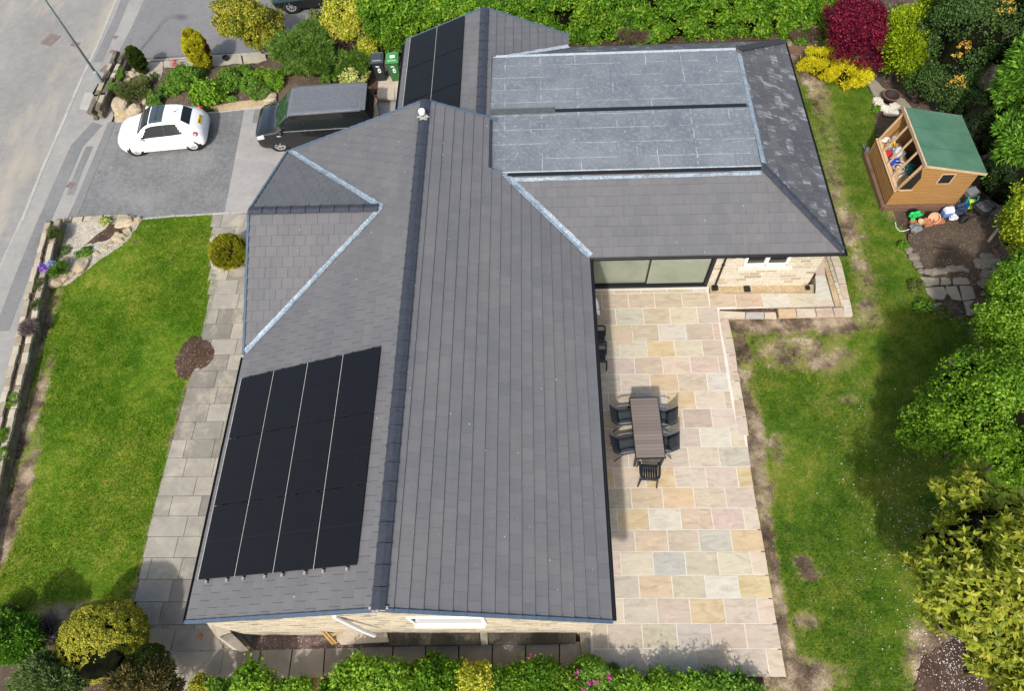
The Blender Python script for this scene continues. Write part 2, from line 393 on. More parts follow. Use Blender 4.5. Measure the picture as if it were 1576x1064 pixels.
def poly3(px, z=None, dz=0.0):
    return [at(x, y, z) if z is not None else gat(x, y, dz) for x, y in px]
def sheet(name, pts, mat, kind='structure', thick=0.0, skirt=0.12, parent=None, bevel=0):
    """flat-ish polygon with a skirt down its sides"""
    n = len(pts); a = sum(pts[i][0]*pts[(i+1) % n][1]-pts[(i+1) % n][0]*pts[i][1] for i in range(n))
    if a < 0: pts = pts[::-1]
    vs = [tuple(p) for p in pts]+[(p[0], p[1], p[2]-skirt) for p in pts]
    o = meshobj(name, vs, [tuple(range(n))]+[(i, n+i, n+(i+1) % n, (i+1) % n) for i in range(n)], mat, parent, bevel=bevel)
    if kind: tag(o, kind=kind)
    return o
def rough_outline(px, n=8, amp=2.5, seed=1):
    """wobbly outline between the given picture points"""
    rg = random.Random(seed); out = []
    for i in range(len(px)):
        a = px[i]; b = px[(i+1) % len(px)]
        for k in range(n):
            t = k/n; j = 0 if k == 0 else amp
            out.append((a[0]+(b[0]-a[0])*t+rg.uniform(-j, j), a[1]+(b[1]-a[1])*t+rg.uniform(-j, j)))
    return out
# left side: road is lower than the pavement by a kerb
kerb_px = [(190, -30), (178, 0), (150, 68), (122, 128), (95, 192), (64, 262), (34, 338), (-6, 425), (-90, 610)]
kp = [at(x, y, GL) for x, y in kerb_px]
road = [Vector((-90, 60, 0))]+[Vector((kp[0].x+6, 60, 0))]+[Vector((p.x, p.y, 0)) for p in kp]+[Vector((kp[-1].x-2, -60, 0)), Vector((-90, -60, 0))]
sheet('road', [Vector((p.x, p.y, GL-.09)) for p in road], A_ROAD, skirt=.0)
pave = [(190, -30), (178, 0), (150, 68), (122, 128), (95, 192), (64, 262), (34, 338), (-6, 425), (-90, 610), (-100, 800), (20, 720), (100, 340), (200, 110), (235, -30)]
pv = [at(x, y, GL) for x, y in pave]
pv = [Vector((kp[0].x+6, 60, GL))]+pv[:9]+[Vector((kp[-1].x-1.5, -60, GL)), Vector((-15.0, -60, GL)), at(0, 735, GL), at(104, 336, GL), at(172, 185, GL), at(200, 110, GL), at(240, -30, GL), Vector((-10, 60, GL))]
sheet('pavement', pv, A_PAVE)
def strip(name, px, width, z, mat, skirt=.01, kind='structure', seg=None, gap=.012, parent=None):
    """band of constant width along picture points; seg cuts it into stones"""
    p = [at(x, y, z) for x, y in px]; mb = MB()
    if not seg:
        L_ = []; R_ = []
        for i, q in enumerate(p):
            d = (p[min(i+1, len(p)-1)]-p[max(i-1, 0)]).normalized(); n = Vector((-d.y, d.x, 0))
            L_.append(q+n*width/2); R_.append(q-n*width/2)
        vs = L_+R_; m = len(p); fs = [(i, i+1, m+i+1, m+i) for i in range(m-1)]
        fs = [tuple(reversed(f)) for f in fs]
        o = meshobj(name, vs, fs, mat, parent)
    else:
        for i in range(len(p)-1):
            a, b = p[i], p[i+1]; L = (b-a).length; k = max(1, round(L/seg)); d = (b-a).normalized(); rz = math.atan2(d.y, d.x)
            for j in range(k):
                c = a+(b-a)*((j+.5)/k); mb.box((c.x, c.y, z-skirt/2), (L/k-gap, width, skirt), rz)
        o = mb.build(name, mat, parent, bevel=.008)
    if kind: tag(o, kind=kind)
    return o
strip('kerb', kerb_px[:7], .14, GL+.012, A_KERB, .14, seg=.9)
strip('kerb', [(34, 338), (-6, 425), (-90, 610)], .14, GL-.03, A_KERB, .06, seg=.9)
# patched trenches in the pavement
for pts, wd, mt in (([(200, -20), (182, 25), (150, 95)], .42, A_PATCH), ([(232, -10), (210, 40), (188, 82)], .42, A_PATCH),
                    ([(150, 190), (118, 225), (96, 275), (66, 345), (32, 430), (2, 510)], .55, A_PATCH), ([(138, 225), (122, 262), (108, 300)], .3, A_PATCH)):
    strip('pavement_patch', pts, wd, GL+.004+.0025*pts[0][0]/200, mt)
sheet('pavement_patch', poly3([(131, 142), (150, 143), (144, 170), (122, 168)], GL+.005), A_KERB, skirt=.004)
A_RUST = m_plain('rusty_iron', (.19, .145, .13, 1), .8, vary=.4)
for (x, y, a, b, lb) in ((78, 61, .62, .75, 'large square red-brown iron cover set in the road'), (116, 68, .4, .3, 'small flat red-brown iron cover in the road near the kerb'),
                     (177, 57, .2, .2, 'small rusty valve cover upper of two on the pavement by the corner'), (173, 79, .2, .2, 'small rusty valve cover lower of two on the pavement by the corner'),
                     (161, 106, .3, .42, 'pinkish iron cover on the pavement beside the low stone wall'), (109, 285, .3, .3, 'worn round iron cover in the pavement below the driveway')):
    rd = x < 130 and y < 100; c = at(x, y, GL-(.09 if rd else 0)); mb = MB(); mb.box((0, 0, .006), (a, b, .016), 0)
    for k in range(5): mb.box((0, -b*.36+k*b*.18, .016), (a*.8, .015, .006))
    e = mb.build('manhole_cover', A_RUST); e.location = c; e.rotation_euler[2] = R(-22); tag(e, lb, 'manhole cover', 'iron covers in road and pavement')

# driveways
DR = GL+.010
sheet('driveway', poly3([(168, 188), (392, 165), (352, 330), (345, 333), (212, 336), (104, 338)], DR), A_DRIVE, skirt=.05)
sheet('driveway_apron', poly3([(376, 169), (640, 140), (660, 200), (460, 260), (388, 326), (345, 331)], DR+.006), A_CONC, skirt=.05)
sheet('driveway_patch', poly3([(392, 169), (420, 165), (425, 188), (388, 189)], DR+.011), A_PATCH, skirt=.004)
sheet('driveway_joint', poly3([(118, 335), (104, 338), (166, 189), (178, 188)], DR+.007), A_PATCH, skirt=.004)
sheet('neighbour_driveway', [at(x, y, GL+.008) for x, y in [(235, -40), (222, 20), (192, 90), (350, 81), (430, 82), (560, 60), (640, 50), (660, -40)]], A_DRIVE2)
strip('kerb', [(198, 95), (290, 88), (345, 84), (420, 80)], .10, GL+.03, A_KERB, .06, seg=.9)
strip('kerb', [(178, 187), (240, 181), (330, 172), (415, 163)], .08, DR+.03, A_KERB, .06, seg=.9)
strip('kerb', [(215, 337), (270, 332), (326, 329), (383, 325)], .09, DR+.03, A_KERB, .06, seg=.9)

# ---- lawns
def m_grass(name='lawn_turf', worn=False):
    t = NT(name); a = t.noise(.55, 4, .6); b = t.noise(3.2, 6, .7); f = t.noise(38, 5, .8); s = t.noise(11, 5, .75, t.co((1, 2.2, 1), (0, 0, .5)))
    k = t.math('ADD', t.math('MULTIPLY', a, .30), t.math('ADD', t.math('MULTIPLY', b, .32), t.math('MULTIPLY', s, .38)))
    c = t.ramp(k, [(.37, (.016, .065, .003, 1)), (.45, (.050, .125, .005, 1)), (.51, (.095, .170, .010, 1)), (.57, (.165, .210, .022, 1)), (.65, (.26, .235, .07, 1))])
    c = t.mix(1.0, c, t.ramp(f, [(.25, (.35, .38, .3)), (.75, (1.6, 1.55, 1.4))]), 'MULTIPLY')
    c = t.mix(1.0, c, t.ramp(t.noise(1.3, 6, .7, None, .5), [(.34, (.66, .78, .6)), (.5, (1, 1, 1)), (.66, (1.22, 1.12, 1.25))]), 'MULTIPLY')
    if worn: c = t.mix(1.0, c, (.86, .83, 1.0, 1), 'MULTIPLY')
    at_ = t.n('ShaderNodeAttribute', attribute_name='soil').outputs['Fac']
    e = t.math('ADD', at_, t.math('MULTIPLY', t.math('SUBTRACT', t.noise(3.4, 9, .85), .5), 3.6))
    m = t.g(e, .5, .57)
    sf = t.noise(30, 5, .8)
    so_ = t.ramp(t.math('ADD', t.math('MULTIPLY', t.noise(1.3, 4, .6), .6), t.math('MULTIPLY', sf, .4)), [(.40, (.04, .028, .02, 1)), (.5, (.13, .095, .065, 1)), (.57, (.30, .235, .16, 1)), (.64, (.42, .35, .25, 1))])
    st = t.math('ADD', at_, t.math('MULTIPLY', t.math('SUBTRACT', t.noise(2.6, 9, .85), .5), 3.4))
    c = t.mix(t.math('MULTIPLY', t.g(st, .15, .5), .5), c, (.24, .21, .075, 1))
    c = t.mix(m, c, so_)
    t.bump(f, .5, .03); return t.fin(c, .95, 0, .15)
A_GRASS = m_grass(); A_GRASSW = m_grass('worn_lawn_turf', True)
def lawn(name, poly, zf, blobs, base=0.0, dz=.0, step=.13, mat=None):
    x0 = min(p[0] for p in poly); x1 = max(p[0] for p in poly); y0 = min(p[1] for p in poly); y1 = max(p[1] for p in poly)
    X, Y = np.meshgrid(np.arange(x0, x1+step, step), np.arange(y0, y1+step, step))
    S = np.full(X.shape, base, float)
    for bx, by, rx, ry, v in blobs:
        S = np.maximum(S, v*np.clip(1.6-np.hypot((X-bx)/rx, (Y-by)/ry), 0, 1))
    Z = zf(X)+dz+.02*np.sin(X*1.1)*np.sin(Y*.8)
    ny, nx_ = X.shape; idx = np.arange(nx_*ny).reshape(ny, nx_)
    cx_ = X[:-1, :-1]+step/2; cy_ = Y[:-1, :-1]+step/2; keep = inpoly_np(cx_, cy_, poly)
    q = np.stack([idx[:-1, :-1], idx[:-1, 1:], idx[1:, 1:], idx[1:, :-1]], -1)[keep]
    V = np.stack([X, Y, Z], -1).reshape(-1, 3)
    used = np.unique(q); rm = -np.ones(len(V), int); rm[used] = np.arange(len(used))
    o = meshobj(name, V[used].tolist(), rm[q].tolist(), mat or A_GRASS); tag(o, kind='structure')
    at_ = o.data.attributes.new('soil', 'FLOAT', 'POINT'); at_.data.foreach_set('value', S.reshape(-1)[used].astype(np.float32))
    def soil_at(x, y):
        s = np.full(x.shape, base, float)
        for bx, by, rx, ry, v in blobs: s = np.maximum(s, v*np.clip(1.6-np.hypot((x-bx)/rx, (y-by)/ry), 0, 1))
        return s
    return soil_at
def quads_mesh(name, V, F, mat, parent=None, kind=None, label=None, smooth=False):
    """fast mesh from arrays; V (n,3), F (m,k)"""
    me = bpy.data.meshes.new(name); k = F.shape[1]
    me.vertices.add(len(V)); me.vertices.foreach_set('co', V.astype(np.float32).ravel())
    me.loops.add(F.size); me.loops.foreach_set('vertex_index', F.astype(np.int32).ravel())
    me.polygons.add(len(F)); me.polygons.foreach_set('loop_start', np.arange(0, F.size, k, dtype=np.int32))
    me.update(calc_edges=True); me.validate()
    me.materials.append(mat)
    o = bpy.data.objects.new(name, me); COL.objects.link(o)
    if parent:
        o.parent = parent
        if parent.name in WSET: o.location = -parent.location
    if kind: o['kind'] = kind
    if label: o['label'] = label
    return o
A_BLADE = m_leaf('grass_blade', [(.03, .095, .003, 1), (.07, .175, .006, 1), (.14, .24, .012, 1), (.25, .29, .04, 1)], .3, .6)
def tufts(poly, zf, soil_at, n, h=.05, w_=.018, name='grass', mat=None):
    x0 = min(p[0] for p in poly); x1 = max(p[0] for p in poly); y0 = min(p[1] for p in poly); y1 = max(p[1] for p in poly)
    X = RNG.uniform(x0, x1, n*2); Y = RNG.uniform(y0, y1, n*2)
    k = inpoly_np(X, Y, poly) & (soil_at(X, Y) < RNG.uniform(.15, .55, n*2)); X = X[k][:n]; Y = Y[k][:n]; m = len(X)
    a = RNG.uniform(0, 2*np.pi, m); hh = h*RNG.uniform(.5, 1.3, m); ww = w_*RNG.uniform(.6, 1.4, m)
    dx, dy = np.cos(a)*ww/2, np.sin(a)*ww/2; lx, ly = RNG.normal(0, .6, m)*hh, RNG.normal(0, .6, m)*hh; Z = zf(X)
    V = np.stack([np.stack([X-dx, Y-dy, Z], -1), np.stack([X+dx, Y+dy, Z], -1), np.stack([X+lx, Y+ly, Z+hh], -1)], 1).reshape(-1, 3)
    quads_mesh(name, V, np.arange(m*3).reshape(m, 3), mat or A_BLADE, kind='stuff')
def W2(px, z):
    p = at(px[0], px[1], z); return (p.x, p.y)
# right lawn
RP = [W2(p, GR) for p in [(1112, 470), (1300, 470), (1290, 395), (1205, 62), (1290, 60), (1345, 150), (1350, 235), (1372, 325), (1400, 375), (1440, 470), (1500, 520), (1560, 560), (1600, 1130), (1180, 1130), (1150, 700)]]
def bl(px, py, rx, ry, v=1.0):
    p = at(px, py, GR); return (p.x, p.y, rx, ry, v)
blobs = [bl(1200, 497, 2.0, .35, 1.0), bl(1285, 500, .8, .4, .9), bl(1225, 540, 1.3, .6, .6), bl(1270, 550, .8, .5, .7), bl(1142, 530, .3, 1.2, .65), bl(1140, 590, .25, 1.2, .7), bl(1160, 660, .28, 1.2, .9),
         bl(1240, 95, .5, 1.4, 1.2), bl(1232, 60, 1.0, .5, 1.1), bl(1262, 150, .4, 1.4, .6), bl(1275, 220, .5, 1.4, .42), bl(1290, 300, .35, 1.8, .55), bl(1312, 350, .4, 1.2, .5), bl(1328, 420, .35, 1.4, .55),
         bl(1305, 350, .3, .9, .8), bl(1335, 480, .4, .6, .6), bl(1174, 780, .2, 1.4, .8), bl(1185, 850, .2, 1.4, .8), bl(1198, 930, .2, 1.4, .8), bl(1212, 1010, .25, 1.2, .8), bl(1235, 866, .25, .16, .9),
         bl(1245, 885, .3, .14, .9), bl(1240, 955, .3, .25, .55), bl(1160, 720, .25, .9, .8), bl(1175, 750, .3, .5, .7), bl(1465, 1030, .9, 1.0, 1.2), bl(1440, 1010, .5, .6, .9), bl(1380, 330, .4, .6, .5), bl(1210, 1040, 1.2, .4, 1.0),
         bl(1305, 615, .3, .15, .6), bl(1195, 690, .25, .5, .5)]
A_BLADEW = m_leaf('dull_grass_blade', [(.03, .075, .008, 1), (.065, .13, .012, 1), (.12, .18, .03, 1), (.25, .25, .09, 1)], .3, .6)
sR = lawn('back_lawn', RP, Gnp, blobs, mat=A_GRASSW); tufts(RP, Gnp, sR, 130000, mat=A_BLADEW)
LP = [W2(p, GL) for p in [(75, 470), (110, 430), (215, 338), (326, 330), (335, 440), (300, 560), (205, 930), (180, 985), (-20, 1010), (-60, 900), (-30, 820), (25, 700), (62, 520)]]
LP[0] = W2((66, 440), GL)
bL = [(at(x, y, GL).x, at(x, y, GL).y, a, b, v) for x, y, a, b, v in [(15, 800, .35, 2.2, .9), (40, 660, .3, 2.2, .8), (62, 520, .25, 2, .8), (245, 800, .18, 2.5, .7), (222, 880, .18, 1.5, .7), (275, 650, .15, 2.0, .6), (120, 960, 1.5, .5, .9), (210, 375, .2, .15, .4)]]
sL = lawn('front_lawn', LP, Gnp, bL, dz=.02); tufts(LP, lambda x: Gnp(x)+.02, sL, 90000, .055)

# ---- left flag path (random bond flags)
def flag_mat(name, stops, bumpy=.35, vein=False, stain=.35):
    t = NT(name); c = t.ramp(t.rnd(), stops, 'LINEAR')
    n = t.noise(2.2, 6, .68, None, .5); f = t.noise(45, 4, .75)
    c = t.mix(1.0, c, t.ramp(n, [(.28, (.80, .79, .77)), (.7, (1.13, 1.12, 1.1))]), 'MULTIPLY')
    c = t.mix(1.0, c, t.ramp(f, [(.2, (.86,)*3), (.8, (1.13,)*3)]), 'MULTIPLY')
    if stain: c = t.mix(t.math('MULTIPLY', t.g(t.noise(.9, 5, .7), .5, .66), stain), c, (.42, .38, .30, 1))
    t.bump(f, bumpy, .008); return t.fin(c, .88, 0, .25)
A_LFLAG = flag_mat('weathered_path_flag', [(0, (.175, .165, .145, 1)), (.5, (.24, .228, .20, 1)), (1, (.31, .295, .255, 1))], .4, stain=.6)
A_DIRTGAP = m_plain('dark_joint_grout', (.05, .045, .035, 1), .95, vary=.3)
def flags_row(mb, xl, xr, y0, y1, zf, cuts, gap=.006, th=.05):
    c = [xl]+[k for k in cuts if xl+.12 < k < xr-.12]+[xr]
    for a, b in zip(c, c[1:]):
        z = zf((a+b)/2)
        mb.box(((a+b)/2, (y0+y1)/2, z-th/2), (b-a-gap*2, y1-y0-gap*2, th))
mb = MB(); y = at(320, 415, GL).y; rg = random.Random(5); i = 0; pitch = .615
ytop = at(383, 328, GL).y-.05; y = ytop
le = [(W2(p, GL+.03)) for p in [(326, 330), (320, 470), (299, 560), (262, 690), (232, 800), (207, 928), (203, 1000)]]
def xedge(yy):
    for (xa, ya), (xb, yb) in zip(le, le[1:]):
        if yb <= yy <= ya: return xa+(xb-xa)*(ya-yy)/(ya-yb)
    return le[0][0] if yy > le[0][1] else le[-1][0]
while y > -12.3:
    xl = xedge(y-pitch/2); xr = -8.05; c = xr-rg.choice([.45, .75, .62, .9, .3]); cuts = []
    while c > xl+.2: cuts.append(c); c -= .92
    flags_row(mb, xl, xr, y-pitch, y, lambda x: GL+.035, sorted(cuts)); y -= pitch
tag(mb.build('front_path', A_LFLAG, bevel=.006), kind='structure')
sheet('path_bed', [Vector((xedge(k)+.03, k, GL+.02)) for k in np.arange(-12.3, ytop, .5)]+[Vector((-8.0, ytop, GL+.02)), Vector((-8.0, -12.3, GL+.02))], A_DIRTGAP)
# half round planting bed cut in the path, bark mulch
p = [at(x, y, GL+.05) for x, y in rough_outline([(300, 517), (318, 524), (330, 541), (326, 554), (312, 566), (298, 570), (290, 583), (274, 582), (268, 566), (272, 547), (284, 526)], 4, 2.2, 3)]
def mound(name, pts, mat, h, kind='structure'):
    c = sum(pts, Vector())/len(pts); vs = [tuple(p_) for p_ in pts]; n = len(pts); k = 5
    for j in range(1, k):
        s = 1-j/k
        vs += [tuple(c+(p_-c)*s+Vector((0, 0, h*(1-s*s)+random.uniform(-.01, .01)))) for p_ in pts]
    vs.append((c.x, c.y, c.z+h)); fs = []
    for j in range(k-1):
        fs += [(j*n+i_, j*n+(i_+1) % n, (j+1)*n+(i_+1) % n, (j+1)*n+i_) for i_ in range(n)]
    fs += [((k-1)*n+i_, (k-1)*n+(i_+1) % n, k*n) for i_ in range(n)]
    a = sum(pts[i_][0]*pts[(i_+1) % n][1]-pts[(i_+1) % n][0]*pts[i_][1] for i_ in range(n))
    if a < 0: fs = [tuple(reversed(f)) for f in fs]
    o = meshobj(name, vs, fs, mat, smooth=True); tag(o, kind=kind); return o
mound('bark_bed', p, A_BARK, .05)

# ---- front path below the gable
A_GFLAG = flag_mat('front_gable_flag', [(0, (.20, .18, .15, 1)), (1, (.29, .265, .225, 1))], .3, stain=.15)
mb = MB()
jt = [(268, 283), (345, 337), (402, 393), (450, 444), (500, 497), (553, 550), (605, 603), (655, 655), (706, 706), (758, 757), (809, 809), (861, 861), (893, 899)]
for a, b in zip(jt, jt[1:]):
    yt = lambda x: 1003-(x-345)*.026; yb = lambda x: 1046-(x-345)*.012
    q = [gat(a[0]+1, yt(a[0]), .05), gat(b[0]-1, yt(b[0]), .05), gat(b[1]-1, yb(b[1]), .05), gat(a[1]+1, yb(a[1]), .05)]
    n = len(mb.v); mb.add([tuple(p_) for p_ in q]+[(p_.x, p_.y, p_.z-.06) for p_ in q], [(3, 2, 1, 0), (4, 7, 6, 5), (0, 1, 5, 4), (1, 2, 6, 5), (2, 3, 7, 6), (3, 0, 4, 7)])
for q in ([(232, 968), (270, 969), (262, 1001), (222, 1000)], [(272, 969), (330, 970), (345, 1001), (264, 1001)]):
    q = [gat(x, y, .053) for x, y in q]
    mb.add([tuple(p_) for p_ in q]+[(p_.x, p_.y, p_.z-.06) for p_ in q], [(3, 2, 1, 0), (4, 7, 6, 5), (0, 1, 5, 4), (1, 2, 6, 5), (2, 3, 7, 6), (3, 0, 4, 7)])
tag(mb.build('gable_path', A_GFLAG), kind='structure')

# ---- patio: sandstone flags read row by row
yl = [441, 451.3, 474.3, 499.6, 524.8, 550.2, 576.2, 603.6, 631.0, 659.8, 689.5, 720, 751.8, 783.7, 816.8, 850.3, 886.6, 922.2, 961.5, 1000, 1042.7]
rows = [([944.7, 985.9, 1026.3, 1066.9], 1087, 'TTTTW'),
 ([926.4, 967, 1007.6, 1049.8, 1090.9], 1091, 'DTTTT'),
 ([947.7, 990, 1031.6, 1073.6], 1106, 'DGTCG'), ([942, 973.5, 1013.7, 1056, 1098], 1109, 'TTTWTT'), ([953.8, 996, 1038.5, 1081.3], 1113, 'CCOCT'),
 ([933, 976.8, 1019.8, 1063, 1106.7], 1117, 'DPTCPT'), ([955.8, 1001, 1044, 1088.8], 1121, 'GCOTW'), ([937, 981, 1026.3, 1070.6, 1115.6], 1126, 'GTCOCT'),
 ([961.5, 1006.4, 1051.3, 1096], 1132, 'TTRDC'), ([942.6, 986.7, 1032.4, 1078, 1124.4], 1146, 'TTCGWC'), ([967, 1013, 1059.8, 1107], 1154, 'GCGCG'),
 ([945, 993.4, 1039, 1087.2, 1135.5], 1158, 'OCOCPO'), ([972, 1020.2, 1068.5, 1117.3], 1163, 'DROPG'), ([950.4, 998.9, 1048.2, 1096.5, 1145.3], 1169, 'GOWTPC'),
 ([977.6, 1028, 1076.2, 1126.4], 1175, 'TRTBO'), ([955.8, 1005.3, 1055.3, 1106, 1156.9], 1181, 'CCBTCC'), ([983.8, 1035, 1086.5, 1137.3], 1187, 'GRTWO'),
 ([959.6, 1011.7, 1062.4, 1115.7, 1167], 1193, 'CGTOPC'), ([935.5, 988.8, 1042.6, 1095.4, 1148.7], 1200, 'TTTGTP'), ([964.7, 1018, 1072.6, 1127.2, 1181.7], 1207, 'GGGTGC')]
PC = {'T': (.385, .325, .245), 'D': (.31, .265, .22), 'G': (.375, .352, .30), 'C': (.465, .41, .33), 'O': (.46, .34, .18), 'P': (.42, .345, .295), 'W': (.47, .46, .415), 'B': (.31, .33, .33), 'R': (.43, .325, .225)}
def m_patio():
    t = NT('riven_sandstone'); c = t.n('ShaderNodeAttribute', attribute_name='flag').outputs['Color']; rr = t.rnd()
    # each flag has its own grain direction: shift the lookup by its random number
    cc = t.n('ShaderNodeCombineXYZ'); t.l(t.math('MULTIPLY', rr, 37), cc.inputs[0]); t.l(t.math('MULTIPLY', rr, 91), cc.inputs[2])
    va = t.n('ShaderNodeVectorMath', operation='ADD'); t.l(t.co((1.0, 2.6, 1), (0, 0, R(-35))), va.inputs[0]); t.l(cc.outputs[0], va.inputs[1])
    n = t.noise(1.5, 6, .62, va.outputs[0], 1.6); wv = t.noise(6, 6, .75, va.outputs[0], 1.0); f = t.noise(50, 4, .7)
    c = t.mix(1.0, c, t.ramp(n, [(.3, (.80, .77, .72)), (.5, (1, 1, 1)), (.72, (1.12, 1.11, 1.08))]), 'MULTIPLY')
    c = t.mix(t.math('MULTIPLY', t.g(wv, .56, .68), .28), c, (.40, .27, .15, 1))
    c = t.mix(t.math('MULTIPLY', t.g(t.noise(3.4, 5, .7, va.outputs[0], .4), .55, .7), .25), c, (.62, .60, .54, 1))
    c = t.mix(1.0, c, t.ramp(f, [(.2, (.93,)*3), (.8, (1.06,)*3)]), 'MULTIPLY')
    t.bump(n, .25, .01); return t.fin(c, .8, 0, .3)
A_PATIO = m_patio()
A_GROUT = m_ground('pale_grout', [(.50, .475, .42, 1), (.56, .535, .475, 1), (.62, .60, .54, 1)], 2, None, .3)
PV, PF, PCOL = [], [], []
def flag(q, ch, z=0.0, g=.013, th=.045):
    """q = 4 xy corners; slightly uneven edges"""
    c = Vector((sum(p_[0] for p_ in q)/4, sum(p_[1] for p_ in q)/4)); n = len(PV); top = []
    for i in range(4):
        a = Vector(q[i][:2]); b = Vector(q[(i+1) % 4][:2])
        for k in range(4):
            p_ = a.lerp(b, k/4 if k else .0); d = (c-p_).normalized(); L = (c-p_).length
            p_ = p_ + Vector((math.copysign(g, c.x-p_.x) if abs(c.x-p_.x) > .05 else 0, math.copysign(g, c.y-p_.y) if abs(c.y-p_.y) > .05 else 0))*(1)+Vector((random.uniform(-.004, .004), random.uniform(-.004, .004)))
            top.append(p_)
    m = len(top); zz = z+random.uniform(-.0015, .0015)
    PV.extend([(p_.x, p_.y, zz) for p_ in top]+[(p_.x, p_.y, zz-th) for p_ in top])
    a = sum(top[i].x*top[(i+1) % m].y-top[(i+1) % m].x*top[i].y for i in range(m))
    fs = [tuple(range(n, n+m))]+[(n+i, n+m+i, n+m+(i+1) % m, n+(i+1) % m) for i in range(m)]
    if a < 0: fs = [tuple(reversed(f)) for f in fs]
    mc = (.415, .352, .27); col = [max(.05, (m_+(k-m_)*.62)*random.uniform(.96, 1.04)) for k, m_ in zip(PC[ch], mc)]
    PF.extend(fs); PCOL.extend([tuple(col)+(1,)]*len(fs))
XW = 1.30
for i, (js, end, ch) in enumerate(rows):
    y0 = at(1000, yl[i], 0).y; y1 = at(1000, yl[i+1], 0).y; ym = (yl[i]+yl[i+1])/2
    xsx = [XW]+[at(x, ym, 0).x for x in js]; xe = at(end, ym, 0).x
    if xe-xsx[-1] > .07: xsx.append(xe)
    if i == 0: y0 = .24
    for k in range(len(xsx)-1):
        flag([(xsx[k], y0), (xsx[k+1], y0), (xsx[k+1], y1), (xsx[k], y1)], ch[min(k, len(ch)-1)])
def pxflag(px, ch, z=0.0, **k): flag([W2(p_, z) for p_ in px], ch, z, **k)
# path along the extension
ex = [(1090.9, 1093), (1131, 1134), (1171, 1177), (1211, 1219), (1256, 1260)]
for (a, b), ch in zip(zip(ex, ex[1:]), 'TTWC'):
    pxflag([(a[0], 451), (b[0], 451), (b[1], 472.5), (a[1], 474.3)], ch)
pxflag([(1256, 424), (1271, 424), (1281, 460), (1254, 460)], 'W'); pxflag([(1254, 460), (1281, 460), (1285, 472), (1260, 472)], 'C'); pxflag([(1245, 392), (1268, 392), (1271, 424), (1256, 424)], 'T')
# coping that edges patio and path
for q, ch, z in ((([(1105, 478), (1148, 480), (1147, 490), (1107, 490)]), 'C', .0), ([(1148, 480), (1176, 480), (1177, 490), (1147, 490)], 'B', 0), ([(1176, 480), (1194, 480), (1196, 490), (1177, 490)], 'C', 0),
              ([(1107, 490), (1121, 490), (1128, 520), (1112, 520)], 'T', 0), ([(1112, 520), (1128, 520), (1133, 547), (1118, 547)], 'P', 0), ([(1118, 547), (1133, 547), (1136, 572), (1122, 572)], 'P', 0),
              ([(1122, 572), (1136, 572), (1140, 587), (1124, 587)], 'T', 0), ([(1124, 587), (1139, 587), (1144, 615), (1129, 615)], 'C', 0), ([(1129, 615), (1144, 615), (1149, 642), (1132, 642)], 'T', 0), ([(1132, 642), (1149, 642), (1153, 671), (1136, 671)], 'P', 0),
              ([(1197, 475), (1225, 474.5), (1227, 487.5), (1199, 488.5)], 'O', .06), ([(1225, 474.5), (1254, 474), (1257, 487), (1227, 487.5)], 'C', .06), ([(1254, 474), (1281, 473.5), (1285, 486.5), (1257, 487)], 'T', .06), ([(1281, 473.5), (1297, 473), (1301, 486), (1285, 486.5)], 'T', .06),
              ([(1296, 460), (1308, 460), (1313.5, 486), (1299, 486)], 'W', .06), ([(1291, 437), (1303, 437), (1308, 460), (1296, 460)], 'R', .06), ([(1283, 410), (1297, 410), (1303, 437), (1291, 437)], 'P', .06), ([(1277, 392), (1291, 392), (1297, 410), (1283, 410)], 'T', .06),
              ([(1271, 350), (1284, 350), (1291, 392), (1277, 392)], 'T', .06)):
    pxflag(q, ch, z, th=.12 if z else .08)
o = meshobj('patio', PV, PF, A_PATIO); tag(o, kind='structure')
ca = o.data.attributes.new('flag', 'FLOAT_COLOR', 'FACE'); ca.data.foreach_set('color', np.array(PCOL, np.float32).ravel())
sheet('patio_bed', [Vector((1.2, .24, -.008)), Vector((5.80, .24, -.008))]+[at(x, y, -.008) for x, y in [(1091, 452), (1256, 452), (1255, 424), (1268, 424), (1284, 471), (1107, 476), (1125, 560), (1149, 671), (1166, 816), (1189, 961), (1205.5, 1040)]]+[Vector((1.2, at(1205, 1040, 0).y+.01, -.008))], A_GROUT, skirt=.3)
sheet('gravel', poly3([(1093, 440), (1252, 438), (1252, 452), (1092, 452)], -.03), A_GRAVEL, skirt=.1)
sheet('gravel', poly3([(1103, 473), (1196, 472), (1196, 481), (1104, 480)], -.03), A_BARK, skirt=.1)
sheet('gravel', poly3([(1264, 392), (1279, 392), (1300, 473), (1286, 473)], -.025), A_GRAVEL, skirt=.1)
mb = MB()
for a, b in (((1273, 392), (1298, 471)), ):
    p0, p1 = at(*a, .02), at(*b, .02)
    for k in range(9):
        q0 = p0.lerp(p1, k/9+.005); q1 = p0.lerp(p1, (k+1)/9-.005); mb.beam((q0.x, q0.y, 0.0), (q1.x, q1.y, 0.0), .11, .09)
tag(mb.build('edging_wall', A_WALLY), 'low cream stone edging wall beside the buff gravel strip', 'edging wall')
# square manhole frame let into the patio
mb = MB()
a = [at(x, y, .004) for x, y in [(943, 506), (973, 506), (975, 531.5), (945, 531.5)]]
for i in range(4):
    p0, p1 = a[i], a[(i+1) % 4]
    for s0, s1 in ((0, .18), (.82, 1)): mb.beam(p0.lerp(p1, s0), p0.lerp(p1, s1), .022, .008)
mb.box((sum(p_.x for p_ in a)/4, sum(p_.y for p_ in a)/4, .001), ((a[1]-a[0]).length-.1, (a[3]-a[0]).length-.08, .006))
tag(mb.build('patio_drain_cover', m_plain('tan_inset', (.45, .36, .27, 1), .8)), 'square tan drain cover with dark corners let into the patio', 'drain cover')
